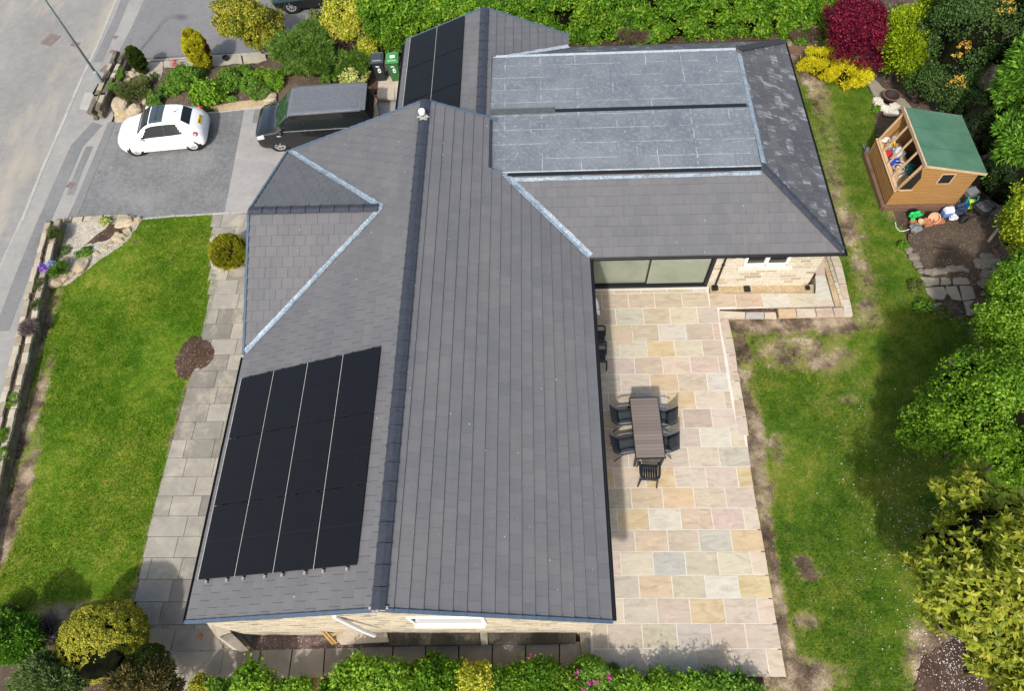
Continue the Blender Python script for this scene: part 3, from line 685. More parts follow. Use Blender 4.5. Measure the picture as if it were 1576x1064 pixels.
# ------------------------------------------------------------------ bungalow
PITCH = R(22); TP = math.tan(PITCH); CP = math.cos(PITCH)
EZ = 2.6
house = wempty('bungalow', (-3.4, -3.2, -0.6))
tag(house, 'large single-storey stone bungalow under grey tiled roofs with two black solar arrays', 'bungalow')
def clip(poly, cl):
    """Sutherland-Hodgman: poly by convex cl (ccw)"""
    out = poly
    n = len(cl)
    for i in range(n):
        a, b = cl[i], cl[(i+1) % n]; inp = out; out = []
        if not inp: return []
        ex, ey = b[0]-a[0], b[1]-a[1]
        def side(p_): return ex*(p_[1]-a[1])-ey*(p_[0]-a[0])
        for k in range(len(inp)):
            p_, q = inp[k], inp[(k+1) % len(inp)]; sp, sq = side(p_), side(q)
            if sp >= 0: out.append(p_)
            if (sp >= 0) != (sq >= 0):
                t = sp/(sp-sq); out.append((p_[0]+(q[0]-p_[0])*t, p_[1]+(q[1]-p_[1])*t))
    return out
def ccw(p_):
    a = sum(p_[i][0]*p_[(i+1) % len(p_)][1]-p_[(i+1) % len(p_)][0]*p_[i][1] for i in range(len(p_)))
    return p_ if a > 0 else p_[::-1]
def slope(name, O, up, polys, mat, parent, z0=EZ, pitch=PITCH, gauge=.316, tw=.334, shift=0, label=None, gap=.0034):
    """O world xy on the eave line, up = unit xy pointing up the slope, polys = convex world xy outlines"""
    tp = math.tan(pitch); gh = gauge*math.cos(pitch); up = Vector(up); eu = Vector((-up.y, up.x)); O = Vector(O)
    L_ = [ccw([((Vector(p_)-O).dot(eu), (Vector(p_)-O).dot(up)) for p_ in pl]) for pl in polys]
    us = [u for pl in L_ for u, h in pl]; hs = [h for pl in L_ for u, h in pl]
    V, F = [], []
    def wp(u, h, dz): p_ = O+eu*u+up*h; return (p_.x, p_.y, z0+h*tp+dz)
    # underlay
    for pl in L_:
        n = len(V); V += [wp(u, h, -.012) for u, h in pl]; F.append(tuple(range(n, n+len(pl))))
    j0 = math.floor(min(hs)/gh); j1 = math.ceil(max(hs)/gh)
    for j in range(j0, j1):
        ha, hb = j*gh, (j+1)*gh
        off = (tw/2 if j % 2 else 0)+shift
        for i in range(math.floor((min(us)-off)/tw), math.ceil((max(us)-off)/tw)+1):
            ua, ub = i*tw+off+gap, (i+1)*tw+off-gap
            rect = [(ua, ha), (ub, ha), (ub, hb), (ua, hb)]
            pcs = []
            for pl in L_:
                c = clip(rect, pl)
                if len(c) >= 3: pcs.append(c)
            ar = lambda c: abs(sum(c[k][0]*c[(k+1) % len(c)][1]-c[(k+1) % len(c)][0]*c[k][1] for k in range(len(c)))/2)
            if not pcs: continue
            if sum(map(ar, pcs)) > .995*(ub-ua)*(hb-ha): pcs = [rect]
            jz = random.uniform(-.0015, .0015)
            for c in pcs:
                if ar(c) < 1e-4: continue
                n = len(V); m = len(c)
                V += [wp(u, h, .046-.036*(h-ha)/gh+jz) for u, h in c]; F.append(tuple(range(n, n+m)))
                for k in range(m):
                    if abs(c[k][1]-ha) < 1e-4 and abs(c[(k+1) % m][1]-ha) < 1e-4:
                        a_, b_ = c[k], c[(k+1) % m]; q = len(V)
                        V += [wp(a_[0], a_[1]-.0, -.0), wp(b_[0], b_[1], -.0)]
                        F.append((n+k, q, q+1, n+(k+1) % m))
    return meshobj(name, V, F, mat, parent, label=label)
XL, XR, XM, Y0, Y1 = -8.37, 1.61, -3.38, -10.66, 4.32
ZR = EZ+(XM-XL)*TP
YC = .42
zv = 4.16; hC = 3.93; TC = (zv-EZ)/hC; PC_ = math.atan(TC)      # cross gable
XJ = XL+(zv-EZ)/TP                                            # where its ridge meets the main slope
EY0, EY1, EXR = -.36, 9.15, 9.16                               # extension eaves
DY0, DY1, DX1, DX0, DZ = 2.20, 7.42, 6.86, -1.42, 3.63
# main roof
slope('roof', (XL, 0), (1, 0), [[(XL, Y0), (XM, Y0), (XM, Y1), (XL, Y1)]], A_TILE, house, label='front slope of the main roof, facing the road', gap=.0036)
vx = lambda y: XR-(y-EY0)
slope('roof', (XR, 0), (-1, 0), [[(XR, Y0), (XR, EY0), (XM, EY0), (XM, Y0)], [(XM, EY0), (XR, EY0), (vx(DY0), DY0), (XM, DY0)], [(XM, DY0), (DX0, DY0), (DX0, Y1), (XM, Y1)]], A_TILE, house, label='garden slope of the main roof with strong course lines', gap=.0016)
# cross gable facing the road
slope('roof', (0, YC-hC), (0, 1), [[(XL-.02, YC-hC), (XL-.02, YC), (XJ, YC)]], A_TILE, house, pitch=PC_, label='near slope of the small cross gable')
slope('roof', (0, YC+hC), (0, -1), [[(XL-.02, YC+hC), (XL-.02, YC), (XJ, YC)]], A_TILE, house, pitch=PC_, label='far slope of the small cross gable')
# rear wing
BX0, BXR, BY1 = -4.79, -1.72, 9.86; BZ = EZ+(BXR-BX0)*TP
slope('roof', (BX0, 0), (1, 0), [[(BX0, Y1-.3), (BXR, Y1-.3), (BXR, BY1), (BX0, BY1)]], A_TILE, house, label='rear wing slope carrying the smaller solar array')
slope('roof', (BXR+(BZ-EZ)/TP, 0), (-1, 0), [[(BXR, DY1), (BXR, BY1), (1.36, BY1), (1.3, 9.15), (-.9, DY1)], [(BXR, 4.3), (DX0-.0, 4.3), (DX0, DY1), (BXR, DY1)]], A_TILE, house, label='back slope of the rear wing')
# extension: three hipped slopes round the flat deck
slope('roof', (0, EY0), (0, 1), [[(XR, EY0), (EXR, EY0), (DX1, DY0), (XR-(DY0-EY0), DY0)]], A_TILE, house, label='garden extension slope above the glass doors', gap=.002)
pr = math.atan((DZ-EZ)/(EXR-DX1))
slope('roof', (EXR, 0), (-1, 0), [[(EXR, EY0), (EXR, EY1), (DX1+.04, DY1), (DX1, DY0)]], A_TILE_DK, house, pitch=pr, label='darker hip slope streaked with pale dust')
pf = math.atan((DZ-EZ)/(EY1-DY1))
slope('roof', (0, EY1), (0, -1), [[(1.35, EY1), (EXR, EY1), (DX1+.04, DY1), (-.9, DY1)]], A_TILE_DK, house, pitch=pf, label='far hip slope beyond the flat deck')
# flat deck, two halves with a gutter between
YM = 4.70
deck = meshobj('flat_roof', [(DX0-.02, DY0-.06, DZ+.02), (DX1+.0, DY0-.06, DZ+.02), (DX1+.02, YM-.09, DZ+.10), (DX0-.02, YM-.09, DZ+.10),
        (DX0-.02, YM+.09, DZ+.10), (DX1+.02, YM+.09, DZ+.10), (DX1+.04, DY1+.05, DZ+.03), (DX0-.02, DY1+.05, DZ+.03),
        (DX0-.02, DY0-.06, DZ-.11), (DX1, DY0-.06, DZ-.11), (DX1, YM-.09, DZ+.03), (DX0-.02, YM-.09, DZ+.03), (DX0-.02, YM+.09, DZ+.03), (DX1, YM+.09, DZ+.03), (DX1+.04, DY1+.05, DZ-.08), (DX0-.02, DY1+.05, DZ-.08)],
        [(0, 1, 2, 3), (4, 5, 6, 7), (0, 8, 9, 1), (3, 2, 10, 11), (4, 12, 13, 5), (12, 11, 10, 13), (7, 6, 14, 15), (1, 9, 10, 2), (5, 13, 14, 6), (0, 3, 11, 8), (4, 7, 15, 12)], A_FELT, house, label='grey flat roof deck in two halves')
mb = MB(); mb.box(((DX0+DX1)/2+.9, YM, DZ+.075), (DX1-DX0-1.9, .14, .05)); mb.build('ridge_strip', A_BLACK, deck)
mb = MB(); mb.box((DX0+1.05, YM, DZ+.105), (2.1, .24, .05)); mb.build('roof_outlet_cover', m_plain('worn_grey_cover', (.075, .082, .082, 1), .7, vary=.3), deck)
mb = MB(); mb.box(((DX0+DX1)/2, DY0-.115, DZ-.05), (DX1-DX0, .11, .15)); mb.build('deck_edge_shadow', A_BLACK, deck)  # black strip standing in for the shadow under the deck overhang
mb = MB(); mb.beam((DX0+.1, DY0-.045, DZ+.038), (DX1, DY0-.045, DZ+.038), .035, .02); mb.build('deck_edge_strip', A_LEADW, deck)
mb = MB(); mb.beam((DX0, DY1+.05, DZ+.04), (DX1+.04, DY1+.05, DZ+.04), .09, .02); mb.build('deck_edge_strip', A_LEADW, deck)

def lead_strip(a, b, w1, n1, mat=A_LEAD, seg=14, lift=.05, fold=None):
    """wavy band from a to b lying across two slopes: fold = (zfunc) height of the roof"""
    a = Vector(a); b = Vector(b); d = (b-a); d2 = Vector((d.x, d.y, 0)).normalized(); nrm = Vector((-d2.y, d2.x, 0)); V, F = [], []
    for i in range(seg+1):
        p_ = a.lerp(b, i/seg)
        for k, s in enumerate((-1, 0, 1)):
            q = p_+nrm*s*w1*(1+random.uniform(-.12, .12) if s else 1)
            z = fold(q.x, q.y)+lift if fold else p_.z+lift
            V.append((q.x, q.y, z+random.uniform(-.006, .006)))
    for i in range(seg):
        for k in range(2): F.append((i*3+k, i*3+k+1, (i+1)*3+k+1, (i+1)*3+k))
    if nrm.cross(d2).z > 0: F = [tuple(reversed(f)) for f in F]
    return meshobj(n1, V, F, mat, house)
main_z = lambda x, y: EZ+min(x-XL, XR-x)*TP
cross_z = lambda x, y: EZ+(hC-abs(y-YC))*TC
zmax1 = lambda x, y: max(main_z(x, y), cross_z(x, y) if x < XJ else 0)
lead_strip((XJ+.05, YC, zv), (XL+.04, YC-hC+.05, EZ), .085, 'valley_flashing', fold=zmax1, seg=34)
lead_strip((XJ+.05, YC, zv), (XL+.04, YC+hC-.02, EZ), .085, 'valley_flashing', fold=zmax1, seg=34)
ext_z = lambda x, y: EZ+(y-EY0)*TP
lead_strip((XR+.02, EY0+.02, EZ), (vx(DY0)+.0, DY0-.1, DZ), .115, 'valley_flashing', fold=lambda x, y: max(main_z(x, y), ext_z(x, y)), seg=24)
lead_strip((vx(DY0)+.18, DY0-.26, DZ), (DX1-.0, DY0-.24, DZ), .06, 'apron_flashing', A_LEAD, 20, .04, ext_z)
hipz = lambda x, y: EZ+(EXR-x)*math.tan(pr)
lead_strip((DX1+.11, DY0+.1, DZ), (DX1+.14, DY1-.1, DZ), .08, 'apron_flashing', A_LEAD, 20, .045, hipz)
farz = lambda x, y: EZ+(EY1-y)*math.tan(pf)
bz = lambda x, y: BZ-(x-BXR)*TP
lead_strip((1.35, 9.15, EZ), (-.95, DY1+.08, DZ), .13, 'valley_flashing', A_LEADW, 16, .05, lambda x, y: max(farz(x, y), bz(x, y)))
mb = MB(); mb.box((DX0+.03, (DY0+Y1)/2+.0, DZ+.10), (.05, Y1-DY0, .20)); mb.build('upstand_flashing', A_RIDGE, house)

def ridge(name, a, b, wid=.15, drop=.055, seg=.45, mat=A_RIDGE, lift=.075, halfround=False):
    a = Vector(a); b = Vector(b); L = (b-a).length; n = max(1, round(L/seg)); d = (b-a)/L
    sd = d.cross(Vector((0, 0, 1))).normalized(); up = sd.cross(d); V, F = [], []
    prof = [(-wid, -drop), (-wid*.97, -drop+.02), (-.025, .012), (.025, .012), (wid*.97, -drop+.02), (wid, -drop)]
    for i in range(n):
        s0 = i*L/n; s1 = (i+1)*L/n-.006
        for (t0, t1, e) in ((s0, s1-.05, 0), (s1-.07, s1-.006, .02)):
            k = len(V)
            for t in (t0, t1):
                for (u, z_) in prof:
                    V.append(a+d*t+sd*(u*(1+e*3))+up*(z_+lift+e))
            m = len(prof)
            F += [(k+q, k+q+1, k+m+q+1, k+m+q) for q in range(m-1)]+[tuple(range(k+m-1, k-1, -1)), tuple(range(k+m, k+2*m))]
    return meshobj(name, V, F, mat, house)
ridge('ridge_tiles', (XM, Y0+.02, ZR), (XM, Y1-.02, ZR), .155, .06)
ridge('ridge_tiles', (XL-.02, YC, zv), (XJ-.05, YC, zv), .14, .05)
ridge('ridge_tiles', (BXR, BY1-.02, BZ), (BXR, Y1+.02, BZ), .15, .06)
ridge('hip_tiles', (EXR-.05, EY0+.05, EZ), (DX1+.02, DY0-.05, DZ), .12, .03, .42)
ridge('hip_tiles', (EXR-.05, EY1-.05, EZ), (DX1+.1, DY1+.02, DZ), .14, .03, .34, mat=m_plain('dark_hip', (.03, .032, .036, 1), .6))
# dry verge caps, one per course
def verge(a, b, gauge=.296, n_=None, w_=.07):
    a = Vector(a); b = Vector(b); L = (b-a).length; n = max(1, round(L/(gauge/CP))); d = (b-a)/L; mb = MB(); sd = d.cross(Vector((0, 0, 1))).normalized()
    for i in range(n):
        p0 = a+d*(i*L/n+.004)+Vector((0, 0, .012)); p1 = a+d*((i+1)*L/n+.012)-Vector((0, 0, .008)); mb.beam(p0, p1, w_, .11)
    return mb.build('verge_caps', A_VERGE, house)
verge((XL, Y0+.02, EZ), (XM, Y0+.02, ZR)); verge((XR, Y0+.02, EZ), (XM, Y0+.02, ZR))
verge((XL, Y1, EZ), (XM, Y1, ZR)); verge((XR-2.8, Y1, EZ+2.8*TP), (XM, Y1, ZR))
verge((XL-.02, YC-hC, EZ), (XL-.02, YC, zv)); verge((XL-.02, YC+hC, EZ), (XL-.02, YC, zv))
verge((BX0, BY1, EZ), (BXR, BY1, BZ)); verge((1.36, BY1, EZ), (BXR, BY1, BZ))
# gutters
def gutter(a, b, r_=.055):
    a = Vector(a); b = Vector(b); d = (b-a).normalized(); n = Vector((-d.y, d.x, 0)); V, F = [], []
    for p_ in (a, b):
        for k in range(9):
            t = math.pi+math.pi*k/8; V.append(p_+n*math.cos(t)*r_+Vector((0, 0, math.sin(t)*r_)))
        for k in range(8, -1, -1):
            t = math.pi+math.pi*k/8; V.append(p_+n*math.cos(t)*(r_-.008)+Vector((0, 0, math.sin(t)*(r_-.008))))
    F = [(k, (k+1) % 18, 18+(k+1) % 18, 18+k) for k in range(18)]+[tuple(range(17, -1, -1)), tuple(range(18, 36))]
    meshobj('gutter', V, F, A_BLACK, house)
gutter((XR+.05, Y0+.05, EZ-.02), (XR+.05, EY0-.05, EZ-.02)); gutter((XL-.05, Y0+.05, EZ-.03), (XL-.05, YC-hC-.05, EZ-.03))
gutter((XR+.1, EY0-.05, EZ-.02), (EXR+.05, EY0-.05, EZ-.02)); gutter((EXR+.05, EY0-.1, EZ-.02), (EXR+.05, EY1+.05, EZ-.02)); gutter((1.4, EY1+.05, EZ-.02), (EXR, EY1+.05, EZ-.02)); gutter((BX0-.05, 4.4, EZ-.03), (BX0-.05, BY1-.05, EZ-.03))
# fascia/soffit boards under eaves
for a, b in (((XR-.02, Y0+.1), (XR-.02, .1)), ((XL+.03, Y0+.1), (XL+.03, Y1-.1)), ((1.7, EY0+.02), (EXR-.05, EY0+.02)), ((EXR-.02, EY0+.05), (EXR-.02, EY1-.05)), ((1.4, EY1-.02), (EXR-.05, EY1-.02)), ((BX0+.03, 4.4), (BX0+.03, BY1-.1))):
    mb = MB(); mb.beam((a[0], a[1], EZ-.07), (b[0], b[1], EZ-.07), .03, .13); mb.build('fascia', A_BLACK, house)
# walls
def wall(name, poly, z0, z1, mat, label=None):
    mb = MB(); mb.prism(poly, z0, z1); return mb.build(name, mat, house, label=label)
GY = Y0+.06
mb = MB()
n_ = [(XL+.25, -1.0), (XR-.35, -1.0), (XR-.35, EZ+.3*TP), (XM, ZR-.06), (XL+.25, EZ+.2*TP)]
vs = [(x, GY, z) for x, z in n_]+[(x, GY+.25, z) for x, z in n_]
meshobj('wall', vs, [(0, 1, 2, 3, 4), (9, 8, 7, 6, 5)]+[((i+1) % 5, i, 5+i, 5+(i+1) % 5) for i in range(5)], A_WALLG, house, label='cream stone gable wall above the front path')
wall('wall', [(XL+.25, GY+.25), (XL+.5, GY+.25), (XL+.5, Y1-.1), (XL+.25, Y1-.1)], -1, EZ-.02, A_WALLY)
wall('wall', [(XR-.6, GY+.25), (XR-.35, GY+.25), (XR-.35, .30), (XR-.6, .30)], -1, EZ-.02, A_WALLY)
n_ = [(XL+.5, -1.0), (-4.5, -1.0), (-4.5, ZR-.5), (XM-.3, ZR-.2), (XL+.5, EZ+.1)]
vs = [(x, Y1-.1, z) for x, z in n_]+[(x, Y1-.35, z) for x, z in n_]
meshobj('wall', vs, [(4, 3, 2, 1, 0), (5, 6, 7, 8, 9)]+[(i, (i+1) % 5, 5+(i+1) % 5, 5+i) for i in range(5)], A_WALLX, house)
n_ = [(YC-hC+.1, EZ-.1), (YC+hC-.1, EZ-.1), (YC, zv-.08)]
vs = [(XL+.02, y, z) for y, z in n_]+[(XL+.25, y, z) for y, z in n_]
meshobj('wall', vs, [(2, 1, 0), (3, 4, 5)]+[(i, (i+1) % 3, 3+(i+1) % 3, 3+i) for i in range(3)], A_WALLY, house, label='small triangular gable wall facing the road')
wall('wall', [(BX0+.3, 4.4), (BX0+.55, 4.4), (BX0+.55, BY1-.05), (BX0+.3, BY1-.05)], -1, EZ-.02, A_WALLY)
n_ = [(BX0+.3, -1.0), (1.2, -1.0), (1.2, EZ), (BXR, BZ-.06), (BX0+.3, EZ+.05)]
vs = [(x, BY1-.05, z) for x, z in n_]+[(x, BY1-.3, z) for x, z in n_]
meshobj('wall', vs, [(4, 3, 2, 1, 0), (5, 6, 7, 8, 9)]+[(i, (i+1) % 5, 5+(i+1) % 5, 5+i) for i in range(5)], A_WALLX, house)
# extension walls, with the window opening left in the near wall
EW = .24
DXa, DXb = 1.62, 5.72
wx0, wx1, wz0, wz1 = 6.66, 8.06, 1.10, 2.12
XE = 9.08
for a, b, z0, z1 in ((DXb, wx0, -.4, EZ-.06), (wx0, wx1, -.4, wz0), (wx0, wx1, wz1, EZ-.06), (wx1, XE, -.4, EZ-.06)):
    mb = MB(); mb.box(((a+b)/2, EW+.13, (z0+z1)/2), (b-a, .26, z1-z0)); mb.build('wall', A_WALLX, house)
mb = MB(); mb.box((XE-.13, (EW+.26+EY1-.3)/2, 1.07), (.26, EY1-.3-EW-.26, 2.94)); mb.build('wall', A_WALLY, house)
mb = MB(); mb.box(((1.2+XE)/2, EY1-.2, 1.07), (XE-1.2, .2, 2.94)); mb.build('wall', A_WALLX, house)
mb = MB(); mb.box(((wx0+wx1)/2, EW-.03, wz0-.045), (wx1-wx0+.34, .14, .10)); mb.build('window_sill', A_GROUT, house, bevel=.008)
# white two-light window
mb = MB(); cx_ = (wx0+wx1)/2
for x in (wx0+.035, wx1-.035, cx_-.01): mb.box((x, EW+.06, (wz0+wz1)/2), (.085 if x != cx_-.01 else .12, .10, wz1-wz0))
mb.box((cx_, EW+.062, wz0+.045), (wx1-wx0, .104, .09)); mb.box((cx_, EW+.062, wz1-.04), (wx1-wx0, .104, .08))
wf = mb.build('window', A_WHITE, house, bevel=.006, label='white framed two-pane window')
for a, b in ((wx0+.08, cx_-.07), (cx_+.05, wx1-.08)):
    mb = MB(); mb.box(((a+b)/2, EW+.085, (wz0+wz1)/2), (b-a, .02, wz1-wz0-.16)); mb.build('pane', A_GLASSDK, wf)
mb = MB(); mb.box((wx0+.42, EW+.055, 1.62), (.26, .012, .12), 0, .3, .3); mb.build('window_sticker', m_plain('pale_blue_paper', (.5, .58, .62, 1), .5), wf)
# sliding doors: dark frame, frosty green reflecting glass
t = NT('sage_reflecting_glass'); n = t.noise(.9, 3); c = t.mix(t.g(n, .35, .65), (.20, .235, .185, 1), (.27, .30, .245, 1))
gl_ = t.fin(c, .05, .25, .8)
dz1 = 2.38
mb = MB()
mb.box(((DXa+DXb)/2, EW+.07, .05), (DXb-DXa, .20, .10)); mb.box(((DXa+DXb)/2, EW+.07, dz1-.03), (DXb-DXa, .16, .10))
for x in (DXa+.04, DXb-.05): mb.box((x, EW+.07, dz1/2), (.10, .18, dz1))
dr = mb.build('sliding_door', A_BLACK, house, label='wide black-framed two-leaf glass sliding door')
xm = (DXa+DXb)/2+.0
for k, (a, b, yo) in enumerate(((DXa+.09, xm+.03, .10), (xm-.03, DXb-.10, .055))):
    mb = MB()
    for x in (a+.02, b-.02): mb.box((x, EW+yo, dz1/2+.02), (.05, .04, dz1-.16))
    mb.box(((a+b)/2, EW+yo, .13), (b-a-.08, .04, .08)); mb.box(((a+b)/2, EW+yo, dz1-.1), (b-a-.08, .04, .06)); mb.build('door_leaf_frame', A_BLACK, dr)
    mb = MB(); mb.box(((a+b)/2, EW+yo+.004, dz1/2+.02), (b-a-.09, .02, dz1-.28)); mb.build('glass', gl_, dr)
mb = MB(); mb.box((DXb+.0, EW+.30, 1.2), (.3, .25, 2.5)); mb.build('wall', A_WALLX, house)
mb = MB(); mb.box(((DXa+DXb)/2, EW+.5, 1.2), (DXb-DXa, .04, 2.4)); mb.build('wall', A_GROUT, house, label='pale blind behind the sliding door')
mb = MB(); mb.box(((DXa+DXb)/2, EW-.05, -.0), (DXb-DXa+.1, .1, .035)); mb.build('door_threshold', A_GROUT, house)
# downpipe
mb = MB(); mb.tube([(5.98, EY0-.04, EZ-.05), (5.98, EY0+.02, EZ-.18), (5.98, EW-.05, EZ-.5), (5.98, EW-.05, .05)], .036, 10); mb.box((5.98, EW-.07, .03), (.2, .2, .1)); mb.box((5.98, EW-.05, 1.3), (.1, .05, .05))
mb.build('downpipe', A_BLACK, house)
mb = MB(); mb.tube([(6.25, EY0-.03, EZ-.1), (6.25, EW-.06, EZ-.42)], .05, 8); mb.build('gutter_outlet', A_BLACK, house)
for x, y, s in ((7.05, .1, .2), (9.05, .10, .14)):
    mb = MB(); mb.box((x, y, .01), (s, s, .06)); mb.build('drain_hopper', A_BLACK, house)
# flue on the ridge
p_ = Vector((XM-.02, 3.55, ZR)); mb = MB()
mb.lathe([(.07, .20), (.10, .21), (.105, .30), (.09, .33), (.03, .34), (0, .34)], p_, 18)
fl = mb.build('flue_cowl', m_plain('white_flue', (.7, .69, .66, 1), .45), house, smooth=False)
mb = MB(); mb.lathe([(.0, .02), (.06, .02), (.06, .21)], p_, 18); mb.build('flue_pipe', m_plain('dull_flue_metal', (.2, .2, .2, 1), .5, .4), house)
mb = MB(); mb.blob((p_.x+.02, p_.y-.02, ZR+.07), (.17, .11, .025), 4, .5, 8); mb.build('mortar_bedding', A_KERB, house)
mb = MB()
for k in range(7): mb.blob((XM-.15+.05*k, Y0+.04+random.uniform(-.03, .05), ZR+.05-abs(k-3)*.02), (.05, .035, .02), k, .4, 6)
mb.build('mortar_bedding', A_KERB, house)
# extract pipe and small high window on the gable
q0 = plane_y = None
def aty(px, py, yy):
    d = ray(px, py); t_ = (yy-CLOC[1])/d[1]; return Vector(CLOC+t_*d)
mb = MB(); mb.tube([(-4.62, GY-.02, 3.45), (-4.30, GY-.16, 1.9), (-4.16, GY-.20, 1.35)], .05, 12); mb.build('overflow_pipe', A_STEELW, house)
gw = MB(); x0, x1, z0, z1 = -3.0, -1.35, 3.25, 3.95
x0, x1, z0, z1 = -3.02, -1.35, 2.15, 3.2
gw.box(((x0+x1)/2, GY-.06, z0), (x1-x0, .12, .09)); gw.box(((x0+x1)/2, GY-.01, z1), (x1-x0, .05, .08))
for x in (x0, x1): gw.box((x, GY-.01, (z0+z1)/2), (.08, .05, z1-z0))
g_ = gw.build('window', A_WHITE, house, bevel=.005, label='white framed gable window with deep sill')
mb = MB(); mb.box(((x0+x1)/2, GY-.005, (z0+z1)/2), (x1-x0-.1, .02, z1-z0-.1)); mb.build('pane', A_GLASSDK, g_)

# solar panels: black modules with half-cut cells, standing off the tiles on rails
t = NT('black_solar_cells'); co = t.co(); br = t.n('ShaderNodeTexBrick'); br.offset = 0
for k, v_ in (('Scale', 1), ('Mortar Size', .005), ('Mortar Smooth', .1), ('Brick Width', .182), ('Row Height', .0915)): br.inputs[k].default_value = v_
t.l(co, br.inputs['Vector']); fine = t.n('ShaderNodeTexWave'); fine.wave_type = 'BANDS'; fine.bands_direction = 'X'; fine.inputs['Scale'].default_value = 18; t.l(co, fine.inputs['Vector'])
c = t.mix(br.outputs['Fac'], (.0045, .005, .0075, 1), (.0015, .0015, .002, 1)); c = t.mix(t.math('MULTIPLY', fine.outputs['Fac'], .25), c, (.012, .013, .018, 1))
c = t.mix(t.math('MULTIPLY', t.noise(1.5, 4), .25), c, (.014, .015, .02, 1))
A_CELL = t.fin(c, .42, 0, .16)
A_PFR = m_plain('black_panel_frame', (.008, .008, .009, 1), .5)
A_SILV = m_plain('silver_rail', (.36, .36, .36, 1), .5, .4)
A_GAPW = m_plain('pale_rail', (.5, .49, .45, 1), .5)
def panel(xe, h0, y0, w_, l_, label=None):
    """w_ up the slope, l_ along the eave; origin at the lower near corner"""
    rot = Matrix.Rotation(-PITCH, 3, 'Y'); base = Vector((xe+h0, y0, EZ+h0*TP)); nrm = Vector((-math.sin(PITCH), 0, math.cos(PITCH)))
    o = MB(); o.box((w_/2, l_/2, -.018), (w_-.012, l_-.036, .034)); ob = o.build('solar_panel', A_PFR, house)
    M_ = Matrix.Translation(base+nrm*.115-Vector(house.location)) @ rot.to_4x4()
    ob.matrix_local = M_
    for k in (0, 1):
        c = MB(); hh = (l_-.05)/2; c.box((w_/2, .022+hh/2+k*(hh+.006), .001), (w_-.05, hh-.012, .006)); c.build('cell_block', A_CELL, ob)
    return ob
def array(xe, h0, y0, cols, nrows, w_=1.134, l_=1.76):
    ch = w_*CP
    for i in range(cols):
        for j in range(nrows): panel(xe, h0+i*ch, y0+j*l_, w_, l_)
    base = Vector((xe+h0, y0, EZ+h0*TP)); nrm = Vector((-math.sin(PITCH), 0, math.cos(PITCH))); e = Vector((CP, 0, math.sin(PITCH)))
    mb = MB(); mg = MB()
    for i in range(cols):
        if i: mg.beam(base+e*(i*w_)+nrm*.112, base+e*(i*w_)+nrm*.112+Vector((0, nrows*l_, 0)), .009, .01, nrm)
        for f in (.22, .78):
            q = base+e*((i+f)*w_)+nrm*.065; mb.beam(q+Vector((0, -.05, 0)), q+Vector((0, nrows*l_+.03, 0)), .045, .05, nrm)
    mg.beam(base+nrm*.10-e*.012, base+nrm*.10-e*.012+Vector((0, nrows*l_, 0)), .012, .03, nrm)
    mb.build('mounting_rails', A_PFR, house)
    mb = MB()
    for i in range(cols):
        for f in (.22, .78):
            q = base+e*((i+f)*w_)+nrm*.075; mb.beam(q+Vector((0, -.085, 0)), q+Vector((0, -.02, 0)), .05, .06, nrm)
    mb.build('rail_end_clamps', A_SILV, house); mg.build('panel_gap_strip', A_GAPW, house)
array(XL, .20, -9.72, 4, 3, 1.142, 1.795)
array(BX0, .27, 4.48, 2, 3, 1.134, 1.76)
# ------------------------------------------------------------------ vehicles
A_CARW = m_plain('white_car_paint', (.78, .79, .80, 1), .28, vary=.02, coat=.8)
A_CARB = m_plain('black_van_paint', (.008, .009, .011, 1), .25, vary=.1, coat=.9)
A_CARG = m_plain('teal_grey_paint', (.045, .085, .085, 1), .3, .3, vary=.1, coat=.8)
A_TYRE = m_plain('tyre_rubber', (.018, .018, .018, 1), .85)
A_ALLOY = m_plain('alloy_rim', (.55, .56, .57, 1), .35, .6)
A_ALLOYW = m_plain('white_rim', (.62, .62, .62, 1), .4, .2)
A_CARGL = m_plain('car_glass', (.010, .015, .016, 1), .12, vary=.1, spec=.25)
A_CARGG = m_plain('greenish_windscreen', (.03, .075, .04, 1), .06, vary=.6, spec=.6, sc=4)
A_ROOFG = m_plain('panoramic_roof_glass', (.045, .06, .068, 1), .12, vary=.1, spec=.7)
A_RED = m_plain('red_lamp', (.45, .01, .015, 1), .2); A_YEL = m_plain('yellow_plate', (.75, .48, .02, 1), .4, vary=.02)
A_LAMPC = m_plain('clear_lamp', (.55, .57, .58, 1), .12, .3)
def cr(p0, p1, p2, p3, t):
    return .5*((2*p1)+(-p0+p2)*t+(2*p0-5*p1+4*p2-p3)*t*t+(-p0+3*p1-3*p2+p3)*t**3)
